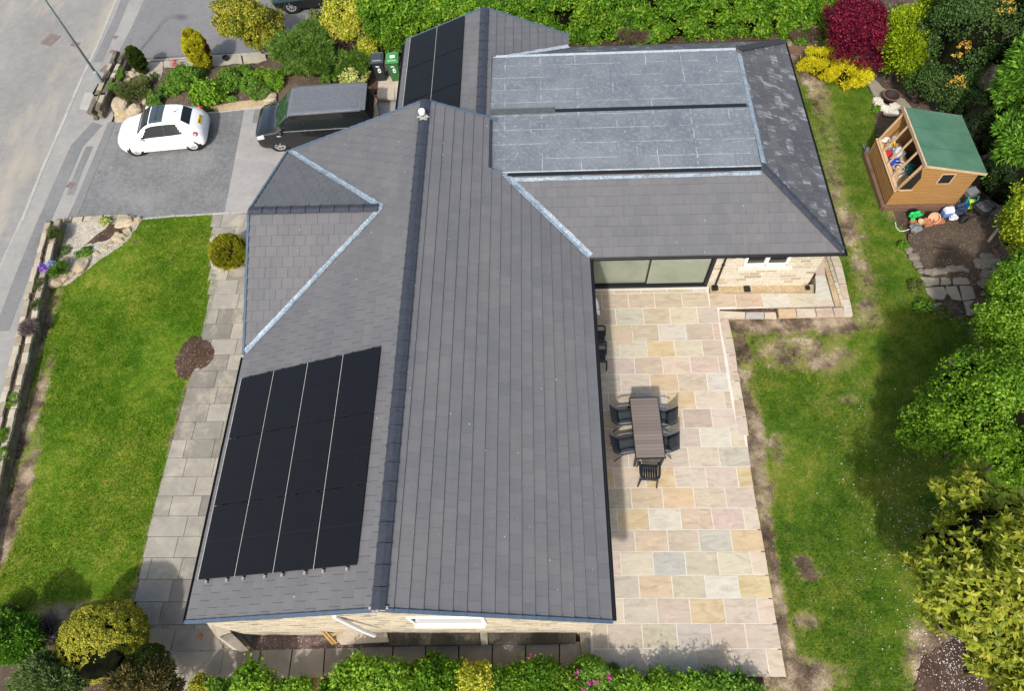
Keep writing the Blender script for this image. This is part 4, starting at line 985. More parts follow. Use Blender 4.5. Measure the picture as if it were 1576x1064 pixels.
def vehicle(name, st, parts, wheels, R_, mats, body_mat, hwm, NU=90):
    """st rows: x zb hw_low hw_max z_belt hw_belt hw_top z_top z_crown; parts(xf, seg, t, side)->name or None"""
    root = empty(name); st = np.array(st, float); X = np.linspace(st[0, 0], st[-1, 0], NU+1)
    def interp(x):
        i = min(max(np.searchsorted(st[:, 0], x)-1, 0), len(st)-2); t = (x-st[i, 0])/(st[i+1, 0]-st[i, 0])
        a = st[i]; b = st[i+1]; h = b[0]-a[0]
        m0 = (b-st[i-1])/(b[0]-st[i-1, 0]) if i > 0 else (b-a)/h
        m1 = (st[i+2]-a)/(st[i+2, 0]-a[0]) if i < len(st)-2 else (b-a)/h
        return a*(2*t**3-3*t*t+1)+m0*h*(t**3-2*t*t+t)+b*(-2*t**3+3*t*t)+m1*h*(t**3-t*t)
    SUB = [1, 3, 3, 5, 3, 4]; rings = []; meta = []
    for x in X:
        _, zb, hl, hm, zB, hB, hT, zT, zC = interp(x)
        P_ = [(hl, zb), (hm, zb+.2*(zB-zb)), (hm*1.0, zb+.62*(zB-zb)), (hB, zB), (hT, zT), (hT*.62, zT+(zC-zT)*.75), (0, zC)]
        ring = []; mt = []
        for s in range(6):
            for k in range(SUB[s]):
                t = k/SUB[s]
                if s in (0, 3): y, z = [P_[s][q]*(1-t)+P_[s+1][q]*t for q in (0, 1)]
                else:
                    a0 = P_[s-1] if s not in (4,) else P_[3]; a3 = P_[s+2] if s+2 < 7 else (-P_[5][0], P_[5][1])
                    if s == 2: a3 = (2*P_[3][0]-P_[2][0], 2*P_[3][1]-P_[2][1])
                    y, z = [cr(a0[q], P_[s][q], P_[s+1][q], a3[q], t) for q in (0, 1)]
                ring.append((y, z)); mt.append((s, t))
        ring.append(P_[6]); rings.append(ring); meta = mt
    n = len(rings[0]); groups = {}
    V = [(x, -y, z) for x, r_ in zip(X, rings) for y, z in r_]+[(x, y, z) for x, r_ in zip(X, rings) for y, z in r_]
    off = n*(NU+1)
    for i in range(NU):
        for k in range(n-1):
            s, t = meta[k]; xm = (X[i]+X[i+1])/2; tt = t+.5/SUB[s]
            for side, o in ((-1, 0), (1, off)):
                f = (o+i*n+k, o+(i+1)*n+k, o+(i+1)*n+k+1, o+i*n+k+1)
                if side > 0: f = f[::-1]
                z_ = (rings[i][k][1]+rings[i][k+1][1])/2
                groups.setdefault(parts(xm, s, tt, side, z_) or 'body', []).append(f)
    for i, rev in ((0, 0), (NU, 1)):
        f = [i*n+k for k in range(n)]+[off+i*n+k for k in range(n-1, -1, -1)]
        groups['body'].append(tuple(f) if not rev else tuple(reversed(f)))
    body = None
    for g in ['body']+[k for k in groups if k != 'body']:
        fs = groups[g]; used = sorted({i for f in fs for i in f}); mp = {u: i for i, u in enumerate(used)}
        vs = [V[u] for u in used]
        me = [tuple(mp[i] for i in f) for f in fs]
        nm, mt = mats.get(g, ('body', body_mat))
        o = meshobj(nm, vs, me, mt, root, smooth=True)
        import bmesh
        bm = bmesh.new(); bm.from_mesh(o.data); bmesh.ops.remove_doubles(bm, verts=bm.verts, dist=.0005); bm.to_mesh(o.data); bm.free()
        if g == 'body': body = o
    for (x, s) in wheels:
        w_ = MB(); rot = Matrix.Rotation(R(90), 3, 'X')
        w_.lathe([(R_*.64, -.10), (R_*.93, -.10), (R_, -.07), (R_, .07), (R_*.93, .10), (R_*.64, .10)], (x, s*(hwm-.085), R_), 28, rot); wo_ = w_.build('wheel', A_TYRE, root, smooth=True)
        r2 = MB(); yo = s*(hwm+.0)
        r2.lathe([(R_*.50, -.012), (R_*.66, -.012), (R_*.66, .012), (R_*.50, .012), (R_*.50, -.012)], (x, yo, R_), 28, rot)
        ns = mats['spokes']
        for k in range(ns):
            a = 2*math.pi*k/ns; r2.beam((x, yo, R_), (x+math.cos(a)*R_*.56, yo, R_+math.sin(a)*R_*.56), .016 if ns > 8 else .03, mats.get('sw', .05), (0, 1, 0))
        r2.build('rim', mats['rim'], wo_)
        r3 = MB(); r3.lathe([(0, -.02), (R_*.62, -.02), (R_*.62, .005), (0, .005)], (x, s*(hwm-.02), R_), 24, rot); r3.build('hub', A_DARK, wo_)
        ar = MB(); ar.lathe([(0, -.03), (R_+.055, -.03), (R_+.055, .0), (R_, .004), (0, .004)], (x, s*(hwm-.004), R_+.01), 28, rot); ar.build('arch_shade_disc', A_DARK, root)  # flat dark disc stands in for the shaded recess of the arch
    return root
def place(root, L_, pf, pr, local_f, local_r, z):
    """put local points f and r (x,y) on world points pf and pr"""
    d = Vector((pr[0]-pf[0], pr[1]-pf[1])); rz = math.atan2(d.y, d.x)-math.atan2(local_r[1]-local_f[1], local_r[0]-local_f[0])
    c, s = math.cos(rz), math.sin(rz); mx = ((local_f[0]+local_r[0])/2, (local_f[1]+local_r[1])/2)
    root.rotation_euler = (0, 0, rz)
    root.location = ((pf[0]+pr[0])/2-(c*mx[0]-s*mx[1]), (pf[1]+pr[1])/2-(s*mx[0]+c*mx[1]), z)
# small white hatchback, nose to the left
stc = [(0.0, .34, .40, .44, .56, .40, .30, .60, .62), (.07, .26, .60, .64, .66, .58, .42, .72, .75), (.30, .20, .74, .775, .77, .70, .50, .84, .90), (.70, .18, .79, .82, .86, .76, .56, .95, 1.01),
       (1.02, .18, .80, .825, .90, .785, .62, 1.02, 1.07), (1.30, .18, .80, .825, .915, .785, .58, 1.25, 1.30), (1.62, .18, .80, .825, .93, .785, .52, 1.41, 1.47), (2.1, .18, .80, .825, .94, .785, .50, 1.45, 1.51),
       (2.6, .18, .80, .825, .96, .785, .49, 1.42, 1.48), (2.86, .19, .795, .82, .98, .78, .49, 1.35, 1.40), (3.12, .21, .785, .81, .98, .76, .52, 1.15, 1.19), (3.34, .24, .76, .79, .88, .73, .54, .98, 1.02), (3.48, .28, .69, .73, .72, .66, .5, .82, .85), (3.55, .34, .54, .60, .60, .54, .42, .68, .70)]
def pc(x, s, t, side, z):
    if s in (4, 5) and 1.03 < x < 1.62: return 'windscreen'
    if s == 3 and .90 < t and 1.03 < x < 1.50: return 'windscreen'
    if s in (4, 5) and 1.66 < x < 2.20: return 'roofglass'
    if s in (4, 5) and 2.88 < x < 3.16 and (s == 5 or t > .2): return 'rear'
    if s == 3 and .03 < t < .84:
        if 1.16+.36*t < x < 2.12: return 'sideL' if side < 0 else 'sideR'
        if 2.18 < x < 2.86-.28*t: return 'qL' if side < 0 else 'qR'
    if s == 3 and 0 < t < .9 and 2.12 <= x <= 2.18: return 'pil'
    if s == 2 and .12 < x < .33 and t > .5: return 'hlL' if side < 0 else 'hlR'
mats = {'windscreen': ('windscreen', A_CARGL), 'roofglass': ('roof_panel', A_ROOFG), 'rear': ('rear_window', A_CARGL), 'sideL': ('side_window', A_CARGL), 'sideR': ('side_window', A_CARGL),
        'qL': ('quarter_window', A_CARGL), 'qR': ('quarter_window', A_CARGL), 'pil': ('pillar_trim', A_BLACK), 'tlL': ('tail_light', A_RED), 'tlR': ('tail_light', A_RED), 'hlL': ('headlight', A_LAMPC), 'hlR': ('headlight', A_LAMPC), 'rim': A_ALLOYW, 'spokes': 12, 'sw': .045}
car = vehicle('parked_car', stc, pc, [(.68, -1), (2.98, -1), (.68, 1), (2.98, 1)], .30, mats, A_CARW, .80)
mb = MB(); mb.box((3.425, 0, .955), (.02, .5, .12), 0, 0, R(-38)); pl = mb.build('number_plate', A_YEL, car)
mb = MB()
for k in range(7):
    if k != 4: mb.box((3.436, -.19+k*.062, .964), (.006, .034 if k % 2 else .026, .07), 0, 0, R(-38))
mb.build('plate_characters', A_BLACK, pl)
mb = MB(); mb.tube([(2.62, 0, 1.47), (2.66, 0, 1.50), (2.86, 0, 1.62)], .008, 6); mb.box((2.62, 0, 1.475), (.1, .04, .02)); mb.build('antenna', A_BLACK, car)
for s in (-1, 1):
    mb = MB(); mb.blob((1.18, s*.89, 1.0), (.07, .10, .07), 3, .05, 8); mb.build('wing_mirror', A_CARW, car, smooth=True)
    mb = MB(); mb.beam((1.95, s*.80, .86), (2.10, s*.80, .86), .02, .022); mb.build('door_handle', m_plain('chrome', (.6, .6, .6, 1), .2, .9), car)
    mb = MB()
    for a, b in (((1.26, .90), (1.28, .42)), ((1.28, .42), (2.15, .30)), ((2.15, .30), (2.24, .55)), ((2.24, .55), (2.16, .93))): mb.beam((a[0], s*.818, a[1]), (b[0], s*.818, b[1]), .012, .014, (0, 0, 1))
    mb.build('door_seam', m_plain('seam_grey', (.35, .35, .36, 1), .6), car)
mb = MB(); mb.box((1.93, 0, 1.50), (.012, .8, .02)); mb.build('sunshade_bar', A_BLACK, car)
for s in (-1, 1):
    mb = MB(); mb.blob((3.30, s*.735, .86), (.09, .05, .12), 4, .03, 8); tl = mb.build('tail_light', A_RED, car, smooth=True)
    mb = MB(); mb.blob((3.32, s*.76, .86), (.05, .035, .065), 4, .03, 8); mb.build('reversing_lamp', A_LAMPC, tl, smooth=True)
mb = MB(); mb.beam((3.50, -.55, .34), (3.50, .55, .34), .06, .06); mb.build('bumper_vent', A_BLACK, car)
for y in (-.35, .35):
    mb = MB(); mb.blob((1.95, y, .90), (.10, .20, .22), 2, .05, 8); mb.build('seat', m_plain('grey_seat', (.3, .33, .32, 1), .8), car, smooth=True)
pf, pr_ = at(216, 240, DR), at(300.5, 232, DR)
place(car, 0, pf, pr_, (.68, -.80), (2.98, -.80), DR)
car.scale = (1.0, 1.0, .93)
tag(car, 'small white three-door hatchback with dark glass roof parked on the tarmac driveway', 'car')

# black van
stv = [(0.0, .34, .60, .66, .72, .62, .50, .78, .80), (.12, .24, .82, .88, .86, .82, .70, .93, .96), (.5, .20, .90, .94, 1.02, .88, .72, 1.07, 1.11), (.95, .20, .92, .95, 1.10, .91, .78, 1.20, 1.24),
       (1.30, .20, .93, .95, 1.14, .92, .80, 1.54, 1.60), (1.62, .20, .93, .95, 1.16, .92, .79, 1.83, 1.88), (2.0, .20, .93, .95, 1.17, .925, .80, 1.90, 1.95), (3.2, .20, .93, .95, 1.17, .925, .80, 1.92, 1.97),
       (4.42, .22, .93, .95, 1.17, .92, .79, 1.90, 1.95), (4.60, .26, .91, .94, 1.16, .90, .77, 1.78, 1.82), (4.84, .32, .88, .92, 1.12, .86, .70, 1.26, 1.30), (4.90, .4, .84, .88, 1.0, .82, .66, 1.08, 1.10)]
def pv_(x, s, t, side, z):
    if s in (4, 5) and 1.0 < x < 1.60: return 'windscreen'
    if s in (4, 5) and 1.66 < x < 4.45: return 'roof'
    if s == 3 and .04 < t < .62:
        q = 'L' if side < 0 else 'R'
        if 1.22+.40*t < x < 2.12: return 'w1'+q
        if 2.20 < x < 3.30: return 'w2'+q
        if 3.38 < x < 4.50: return 'w3'+q
    if s in (4, 5) and 4.62 < x < 4.84: return 'rear'
    if s == 2 and .10 < x < .42 and t > .35: return 'hl'+('L' if side < 0 else 'R')
A_VROOF = m_plain('pale_grey_van_roof', (.15, .16, .175, 1), .35, .2, vary=.2)  # roof skin, ribs and spoiler in a paler grey than the body
mats = {'windscreen': ('windscreen', A_CARGG), 'roof': ('roof_skin', A_VROOF), 'rear': ('rear_window', A_CARGL), 'rim': A_ALLOY, 'spokes': 5, 'sw': .07}
for q in 'LR':
    for k in '123': mats['w'+k+q] = ('side_window', A_CARGL)
    mats['hl'+q] = ('headlight', A_LAMPC)
van = vehicle('parked_van', stv, pv_, [(.92, -1), (3.92, -1), (.92, 1), (3.92, 1)], .34, mats, A_CARB, .935)
for k in range(9):
    y = -.62+k*.155; mb = MB()
    mb.beam((1.8, y, 1.955-abs(y)**2*.13+.008), (4.36, y*.98, 1.975-abs(y)**2*.13+.0), .035, .012); mb.build('roof_rib', A_VROOF, van)
for s in (-1, 1):
    mb = MB(); mb.beam((1.7, s*.80, 1.90), (4.5, s*.80, 1.93), .03, .03); mb.build('roof_gutter', m_plain('satin_strip', (.2, .2, .2, 1), .3, .6), van)
    mb = MB(); mb.blob((1.22, s*1.05, 1.18), (.07, .11, .11), 3, .05, 8); mb.build('wing_mirror', A_CARB, van, smooth=True)
    mb = MB(); mb.beam((1.15, s*.945, 1.155), (4.55, s*.945, 1.165), .012, .022); mb.build('waist_trim', A_ALLOY, van)
    for x in (2.02, 2.32): mb = MB(); mb.beam((x, s*.96, 1.03), (x+.18, s*.96, 1.03), .02, .03); mb.build('door_handle', A_BLACK, van)
    mb = MB(); mb.box((1.05, s*.953, .93), (.16, .01, .05)); mb.build('side_badge', A_LAMPC, van)
    mb = MB(); mb.box((4.86, s*.80, 1.0), (.10, .12, .3)); mb.build('tail_light', A_RED, van)
mb = MB(); mb.box((4.56, 0, 1.93), (.24, 1.5, .05), 0, 0, R(8)); mb.build('rear_spoiler', A_VROOF, van, bevel=.02)
mb = MB(); mb.box((4.915, .0, .86), (.02, .5, .12)); mb.build('number_plate', A_YEL, van)
mb = MB(); mb.box((.02, 0, .62), (.06, .9, .16)); mb.build('grille', A_DARK, van)
a, b = at(437, 177, GL+1.92), at(556, 169.5, GL+1.92); f_ = at(435, 233, DR)
d = Vector((b.x-a.x, b.y-a.y, 0)).normalized()
place(van, 0, f_, f_+d*3.0, (.92, -.93), (3.92, -.93), DR)
van.scale = (1.0, 1.0, .89)
tag(van, 'black passenger van with ribbed grey roof parked close beside the bungalow', 'van')

# grey-green car on the neighbour's drive, seen from the sills up
sts = [(0.0, .40, .60, .66, .80, .62, .50, .86, .88), (.15, .28, .80, .86, .94, .80, .66, .99, 1.02), (.9, .24, .89, .92, 1.06, .86, .72, 1.12, 1.15), (1.25, .24, .90, .92, 1.10, .87, .74, 1.20, 1.23),
       (1.9, .24, .90, .92, 1.12, .88, .66, 1.60, 1.64), (3.2, .24, .90, .92, 1.14, .88, .64, 1.62, 1.66), (4.0, .26, .89, .91, 1.14, .86, .62, 1.50, 1.54), (4.4, .32, .84, .88, 1.05, .80, .6, 1.10, 1.12), (4.5, .42, .74, .78, .9, .70, .55, .95, .96)]
def ps(x, s, t, side, z):
    if s in (4, 5) and 1.28 < x < 1.88: return 'windscreen'
    if s == 3 and .06 < t < .85:
        q = 'L' if side < 0 else 'R'
        if 1.6+.3*t < x < 2.5: return 'w1'+q
        if 2.56 < x < 3.9: return 'w2'+q
    if s in (0, 1) and t < .75: return 'sill'
    if s in (4, 5) and 4.02 < x < 4.35: return 'rear'
mats = {'windscreen': ('windscreen', A_CARGL), 'rear': ('rear_window', A_CARGL), 'sill': ('sill_trim', A_BLACK), 'rim': A_ALLOY, 'spokes': 7, 'sw': .04}
for q in 'LR':
    for k in '12': mats['w'+k+q] = ('side_window', A_CARGL)
suv = vehicle('parked_car', sts, ps, [(.88, -1), (3.56, -1), (.88, 1), (3.56, 1)], .36, mats, A_CARG, .905)
a = at(452, 21, GL+.01); b = at(600, 8, GL+.01); d = (b-a).normalized()
place(suv, 0, a, a+d*2.68, (.88, -.905), (3.56, -.905), GL+.01)
tag(suv, 'teal-grey car with black sills at the top edge beyond the hedge', 'car')

# ------------------------------------------------------------------ street lamp and small sign
lb = at(166, 139, GL); lamp = empty('street_lamp', lb)
A_GALV = m_plain('grey_green_steel', (.22, .29, .29, 1), .5, .2)
mb = MB(); mb.tube([(0, 0, -.1), (0, 0, .9), (0, 0, .95), (0, 0, 1.05)], [.085, .085, .085, .06], 14); mb.build('base_compartment', A_GALV, lamp, smooth=True)
mb = MB(); mb.tube([(0, 0, 1.0), (0, 0, 4.9), (.12, -.05, 5.25), (.4, -.15, 5.4)], [.055, .042, .036, .034], 12); mb.build('post', A_GALV, lamp, smooth=True)
mb = MB(); mb.box((.62, -.22, 5.40), (.6, .24, .12), R(-20), taper=.7); mb.build('lantern', A_GALV, lamp, bevel=.03)
tag(lamp, 'slim grey-green steel lamp post rising from the pavement beside the stone wall', 'street lamp')
q = at(157, 150, GL); sg = empty('street_nameplate', q, math.atan2(at(152, 157, GL).y-at(160, 143, GL).y, at(152, 157, GL).x-at(160, 143, GL).x))
mb = MB(); mb.box((0, 0, .38), (.62, .03, .24)); mb.build('board', A_BLACK, sg, bevel=.004)
for x in (-.22, .22): mb = MB(); mb.box((x, -.02, .22), (.05, .05, .46)); mb.build('post', A_BLACK, sg)
tag(sg, 'low black board on two short posts by the lamp post and stone wall', 'sign')

# ------------------------------------------------------------------ wheelie bins
def bin_(px, py, rz, mat, lidmat, label, sticker=False):
    r_ = empty('wheelie_bin', at(px, py, -.42), rz); r_['label'] = label
    b = MB(); b.box((0, .0, .52), (.46, .50, .96)); n = 8
    for i in range(4): x, y, z = b.v[i]; b.v[i] = (x*.78, y*.72, z)
    bo = b.build('bin_body', mat, r_, bevel=.02)
    l = MB(); l.box((0, -.0, 1.03), (.54, .60, .06)); l.box((0, .02, 1.075), (.44, .48, .05), taper=.8); lo = l.build('lid', lidmat, r_, bevel=.015)
    h = MB(); h.tube([(-.22, .31, 1.0), (-.22, .36, 1.02), (.22, .36, 1.02), (.22, .31, 1.0)], .018, 8); h.build('handle', lidmat, r_)
    for x in (-.24, .24): wv_ = MB(); wv_.lathe([(0, -.025), (.1, -.025), (.1, .025), (0, .025)], (x, .2, .1), 16, Matrix.Rotation(R(90), 3, 'Y')); wv_.build('wheel', A_TYRE, r_)
    e8 = MB()
    for zc, rr_ in ((.655, .045), (.56, .055)):
        e8.tube([(.02+math.sin(a_*math.pi/6)*rr_, -.232-.008*(zc-.6)/.1, zc+math.cos(a_*math.pi/6)*rr_) for a_ in range(13)], .017, 6)
    e8.build('house_number', A_WHITE, bo)
    s = MB(); s.box((-.03, -.243, .83), (.13, .004, .022)); s.box((-.02, -.240, .79), (.15, .004, .02)); s.build('white_lettering', A_WHITE, bo)
    if sticker: s = MB(); s.box((.02, .02, 1.103), (.2, .17, .004), .1); s.build('lid_sticker', A_WHITE, lo)
    r_['category'] = 'wheelie bin'; r_['group'] = 'wheelie bins beside the rear wing'; return r_
A_BINK = m_plain('charcoal_bin_plastic', (.022, .026, .034, 1), .45); A_BING = m_plain('green_bin_plastic', (.03, .13, .035, 1), .45); A_BINGL = m_plain('light_green_lid', (.06, .24, .08, 1), .4)
bin_(588, 121, R(4), A_BINK, m_plain('grey_lid', (.05, .06, .075, 1), .4), 'charcoal wheelie bin with a white 8, beside the green one')
bin_(610.5, 121, R(4), A_BING, A_BINGL, 'green wheelie bin with lighter lid and white sticker next to the tiled roof', True)
A_TFLAG = flag_mat('tan_flag', [(0, (.38, .33, .27, 1)), (1, (.46, .41, .33, 1))], .3, stain=.1)
mb = MB()
for q in ([(582, 128), (608, 128), (607, 151), (580, 151)], [(582, 100), (608, 100), (608, 127), (582, 127)], [(608, 100), (625, 100), (622, 151), (608, 151)]):
    c = [at(x, y, -.42) for x, y in q]; mb.add([tuple(v) for v in c]+[(v.x, v.y, v.z-.1) for v in c], [(3, 2, 1, 0), (0, 1, 5, 4), (1, 2, 6, 5), (2, 3, 7, 6), (3, 0, 4, 7)])
tag(mb.build('bin_store_path', A_TFLAG), kind='structure')

# ------------------------------------------------------------------ garden furniture
A_CHAR = m_plain('charcoal_frame', (.03, .035, .04, 1), .4); A_SLING = m_plain('charcoal_sling', (.035, .042, .05, 1), .7, vary=.2)
t = NT('brown_composite_slats'); c = t.ramp(t.rnd(), [(0, (.14, .115, .10, 1)), (1, (.185, .155, .14, 1))]); n = t.noise(6, 5, .7, t.co((2, 20, 2)))
A_SLAT = t.fin(t.mix(1.0, c, t.ramp(n, [(.3, (.85,)*3), (.7, (1.12,)*3)]), 'MULTIPLY'), .7)
a, b = at(969.5, 611.5, .74), at(1013.5, 611.5, .74); e = at(1024, 705, .74)
TW, TL = .86, 1.92
tx = (at(969, 611, .74).x+at(1015, 611, .74).x+at(1024, 707, .74).x+at(976, 707, .74).x)/4; ty = (at(992, 611, .74).y+at(1000, 707, .74).y)/2
tab = empty('garden_table', (tx, ty, .002), R(1.0)); tag(tab, 'long rectangular garden table with brown slatted top and black legs', 'table')
mb = MB(); n = 18
for k in range(n): mb.box((0, -TL/2+.03+(k+.5)*(TL-.06)/n, .738), (TW-.05, (TL-.06)/n-.007, .022))
mb.build('tabletop', A_SLAT, tab)
mb = MB()
for s in (-1, 1): mb.box((s*(TW/2-.012), 0, .72), (.024, TL, .05)); mb.box((0, s*(TL/2-.012), .72), (TW-.05, .024, .05))
mb.box((0, 0, .715), (TW-.06, TL-.06, .008)); mb.build('frame', A_BLACK, tab)
for sx in (-1, 1):
    for sy in (-1, 1): mb = MB(); mb.box((sx*(TW/2-.05), sy*(TL/2-.05), .35), (.06, .06, .70)); mb.build('leg', A_BLACK, tab)
def sling_chair(loc, rz, label):
    r_ = empty('sling_chair', loc, rz)                     # faces +x
    s = MB(); W = .24
    prof = [(-.47, .86), (-.41, .72), (-.31, .55), (-.20, .43), (-.12, .42), (.05, .425), (.22, .44), (.27, .42)]
    V = [(x, y, z) for x, z in prof for y in (-W, -W*.5, 0, W*.5, W)]
    F = [(i*5+k, i*5+k+1, (i+1)*5+k+1, (i+1)*5+k) for i in range(len(prof)-1) for k in range(4)]
    V = [(x, y, z-.012*(1-(y/W)**2)) for x, y, z in V]
    bk = meshobj('backrest', V[:20], [f for f in F if max(f) < 20], A_SLING, r_, smooth=True); st_ = meshobj('seat', V[15:], [tuple(i_-15 for i_ in f) for f in F if min(f) >= 15], A_SLING, r_, smooth=True)
    for o in (bk, st_): m = o.modifiers.new('thick', 'SOLIDIFY'); m.thickness = .012; m.offset = 0
    for sd in (-1, 1):
        m = MB(); y = sd*(W+.015); m.tube([(x-.01, y, z) for x, z in prof], .014, 8); m.build('side_rail', A_CHAR, r_, smooth=True)
        m = MB(); m.tube([(-.28, y*1.07, .62), (-.14, y*1.12, .665), (.10, y*1.12, .665), (.22, y*1.10, .63), (.245, y*1.08, .50)], .020, 8); m.build('armrest', m_plain('grey_arm', (.12, .14, .16, 1), .35) if 'grey_arm' not in bpy.data.materials else bpy.data.materials['grey_arm'], r_, smooth=True)
        m = MB(); m.tube([(.245, y*1.08, .52), (.28, y*1.10, .0)], .014, 8); m.build('leg', A_CHAR, r_)
        m = MB(); m.tube([(-.14, y, .42), (-.38, y*1.08, .0)], .014, 8); m.build('leg', A_CHAR, r_)
    m = MB(); m.tube([(-.475, -W-.02, .86), (-.475, W+.02, .86)], .013, 8); m.build('top_rail', A_CHAR, r_)
    tag(r_, label, 'chair', 'charcoal sling chairs round the garden table'); return r_
def acopy(r_, loc, rz, label):
    n = r_.copy(); COL.objects.link(n); n.location = loc; n.rotation_euler = (0, 0, rz); n['label'] = label
    for ch in r_.children:
        c = ch.copy(); COL.objects.link(c); c.parent = n
        for g in ch.children: d_ = g.copy(); COL.objects.link(d_); d_.parent = c
    return n
TXL, TXR = tx-TW/2, tx+TW/2
ya, yb = at(960, 642, .5).y, at(960, 684, .5).y
sc = sling_chair((TXL-.13, ya+.02, 0), R(4), 'charcoal sling chair on the house side of the table, nearer the glass doors')
acopy(sc, (TXL-.17, yb-.02, 0), R(9), 'charcoal sling chair on the house side of the table, nearer the plastic chair')
acopy(sc, (TXR+.0, at(1030, 640, .6).y, 0), R(172), 'charcoal sling chair tucked under the lawn side of the table, nearer the glass doors')
acopy(sc, (TXR-.04, at(1030, 680, .6).y, 0), R(174), 'charcoal sling chair tucked under the lawn side of the table, nearer the plastic chair')
A_PLK = m_plain('black_moulded_plastic', (.018, .022, .028, 1), .4)
def plastic_chair(loc, rz, label, group=None, root=None):
    r_ = empty('plastic_chair', loc, rz)                   # faces +x
    ys = [-.23]+[v for k in range(6) for v in (-.165+k*.066-.006, -.165+k*.066+.006)]+[.23]; xs_ = [-.235, -.17, 0, .165, .235]
    V = [(x, y, .43+.012*x/.2-.25*max(0, x-.165)) for x in xs_ for y in ys]; n = len(ys)
    F = [(i*n+k, (i+1)*n+k, (i+1)*n+k+1, i*n+k+1) for i in range(4) for k in range(n-1) if not (k % 2 == 1 and i in (1, 2))]
    st_ = meshobj('seat', V, F, A_PLK, r_); m = st_.modifiers.new('thick', 'SOLIDIFY'); m.thickness = .018; m.offset = 0
    b = MB()
    for k in range(7):
        y = -.195+k*.065; b.beam((-.21, y, .44), (-.31+abs(y)*.25, y*1.05, .74), .067 if k in (0, 1, 5, 6) else .056, .016, (1, 0, 0))
    b.tube([(-.22, -.24, .72), (-.30, -.15, .80), (-.325, 0, .82), (-.30, .15, .80), (-.22, .24, .72)], .032, 8)
    b.tube([(-.27, -.2, .66), (-.30, 0, .70), (-.27, .2, .66)], .025, 8); b.build('backrest', A_PLK, r_, smooth=False)
    for sd in (-1, 1):
        m = MB(); y = sd*.27; m.tube([(-.25, sd*.23, .70), (-.12, y, .665), (.14, y*1.03, .66), (.24, y, .62), (.265, y, .5)], [.028, .032, .032, .03, .026], 8); m.build('armrest', A_PLK, r_, smooth=True)
        m = MB(); m.tube([(.262, y, .52), (.30, y*1.08, 0)], [.03, .022], 8); m.build('leg', A_PLK, r_)
        m = MB(); m.tube([(-.22, sd*.23, .50), (-.30, sd*.27, 0)], [.03, .022], 8); m.build('leg', A_PLK, r_)
    tag(r_, label, 'chair', group); return r_
p_ = at(999, 731, .43)
pc_ = plastic_chair((p_.x, p_.y+.06, 0), R(86), 'black plastic armchair standing alone at the near end of the table')
q = at(924, 519, .43); c1 = acopy(pc_, (q.x-.10, q.y, 0), R(0), 'black plastic armchair half under the eave, nearer the white disc')
q = at(925, 548, .43); c2 = acopy(pc_, (q.x-.10, q.y, 0), R(-2), 'black plastic armchair half under the eave, farther from the white disc')
for c in (c1, c2): c['group'] = 'black chairs against the house wall'
q = at(917, 472, .95); ds = empty('satellite_dish', (1.27, q.y, .95)); mb = MB()
mb.lathe([(0, .0), (.15, .012), (.28, .05), (.30, .065), (.27, .055), (.14, .02), (0, .01)], (q.x-1.27-.02, 0, 0), 24, Matrix.Rotation(R(70), 3, 'Y')); mb.build('dish', A_WHITE, ds, smooth=True)
mb = MB(); mb.tube([(0, 0, 0), (q.x-1.27, 0, 0)], .02, 8); mb.build('bracket', A_STEELW, ds); mb = MB(); mb.tube([(q.x-1.27, -.02, -.2), (q.x-1.27+.18, -.02, -.1)], .012, 6); mb.build('arm', A_BLACK, ds)
tag(ds, 'white round dish fixed to the house wall above the patio', 'satellite dish')
# ------------------------------------------------------------------ timber shed and the things round it
SZ = GR
shed = wempty('potting_shed', (13.7, 4.8, SZ)); tag(shed, 'timber potting shed with green felt roof and open slanting window bars', 'shed')
SX0, SX1, SY0, SY1 = 12.52, 14.95, 3.60, 6.02
za, zr, zb_ = .74, 2.06, 1.62; XRg = 12.94
mb = MB(); 
for a, b in (((SX0-.13, SY0-.13), (SX1+.1, SY0-.13)), ((SX0-.13, SY1+.1), (SX1+.1, SY1+.1)), ((SX0-.13, SY0-.13), (SX0-.13, SY1+.1)), ((SX1+.1, SY0-.13), (SX1+.1, SY1+.1))):
    mb.beam((a[0], a[1], SZ+.07), (b[0], b[1], SZ+.075), .13, .22 if a[1] == b[1] else .225)
mb.build('base_sleepers', A_SLEEPER, shed)
mb = MB(); mb.box(((SX0+SX1)/2, (SY0+SY1)/2, SZ+.1), (SX1-SX0-.1, SY1-SY0-.1, .04)); mb.build('floor', A_SLEEPER, shed)
def gable(y, th):
    pr = [(SX0, SZ+.1), (SX1, SZ+.1), (SX1, zb_), (XRg, zr-.05), (SX0, za)]
    vs = [(x, y, z) for x, z in pr]+[(x, y+th, z) for x, z in pr]
    f = [(0, 1, 2, 3, 4), (9, 8, 7, 6, 5)]+[((i+1) % 5, i, 5+i, 5+(i+1) % 5) for i in range(5)]
    return meshobj('wall', vs, f, A_CLAD, shed)
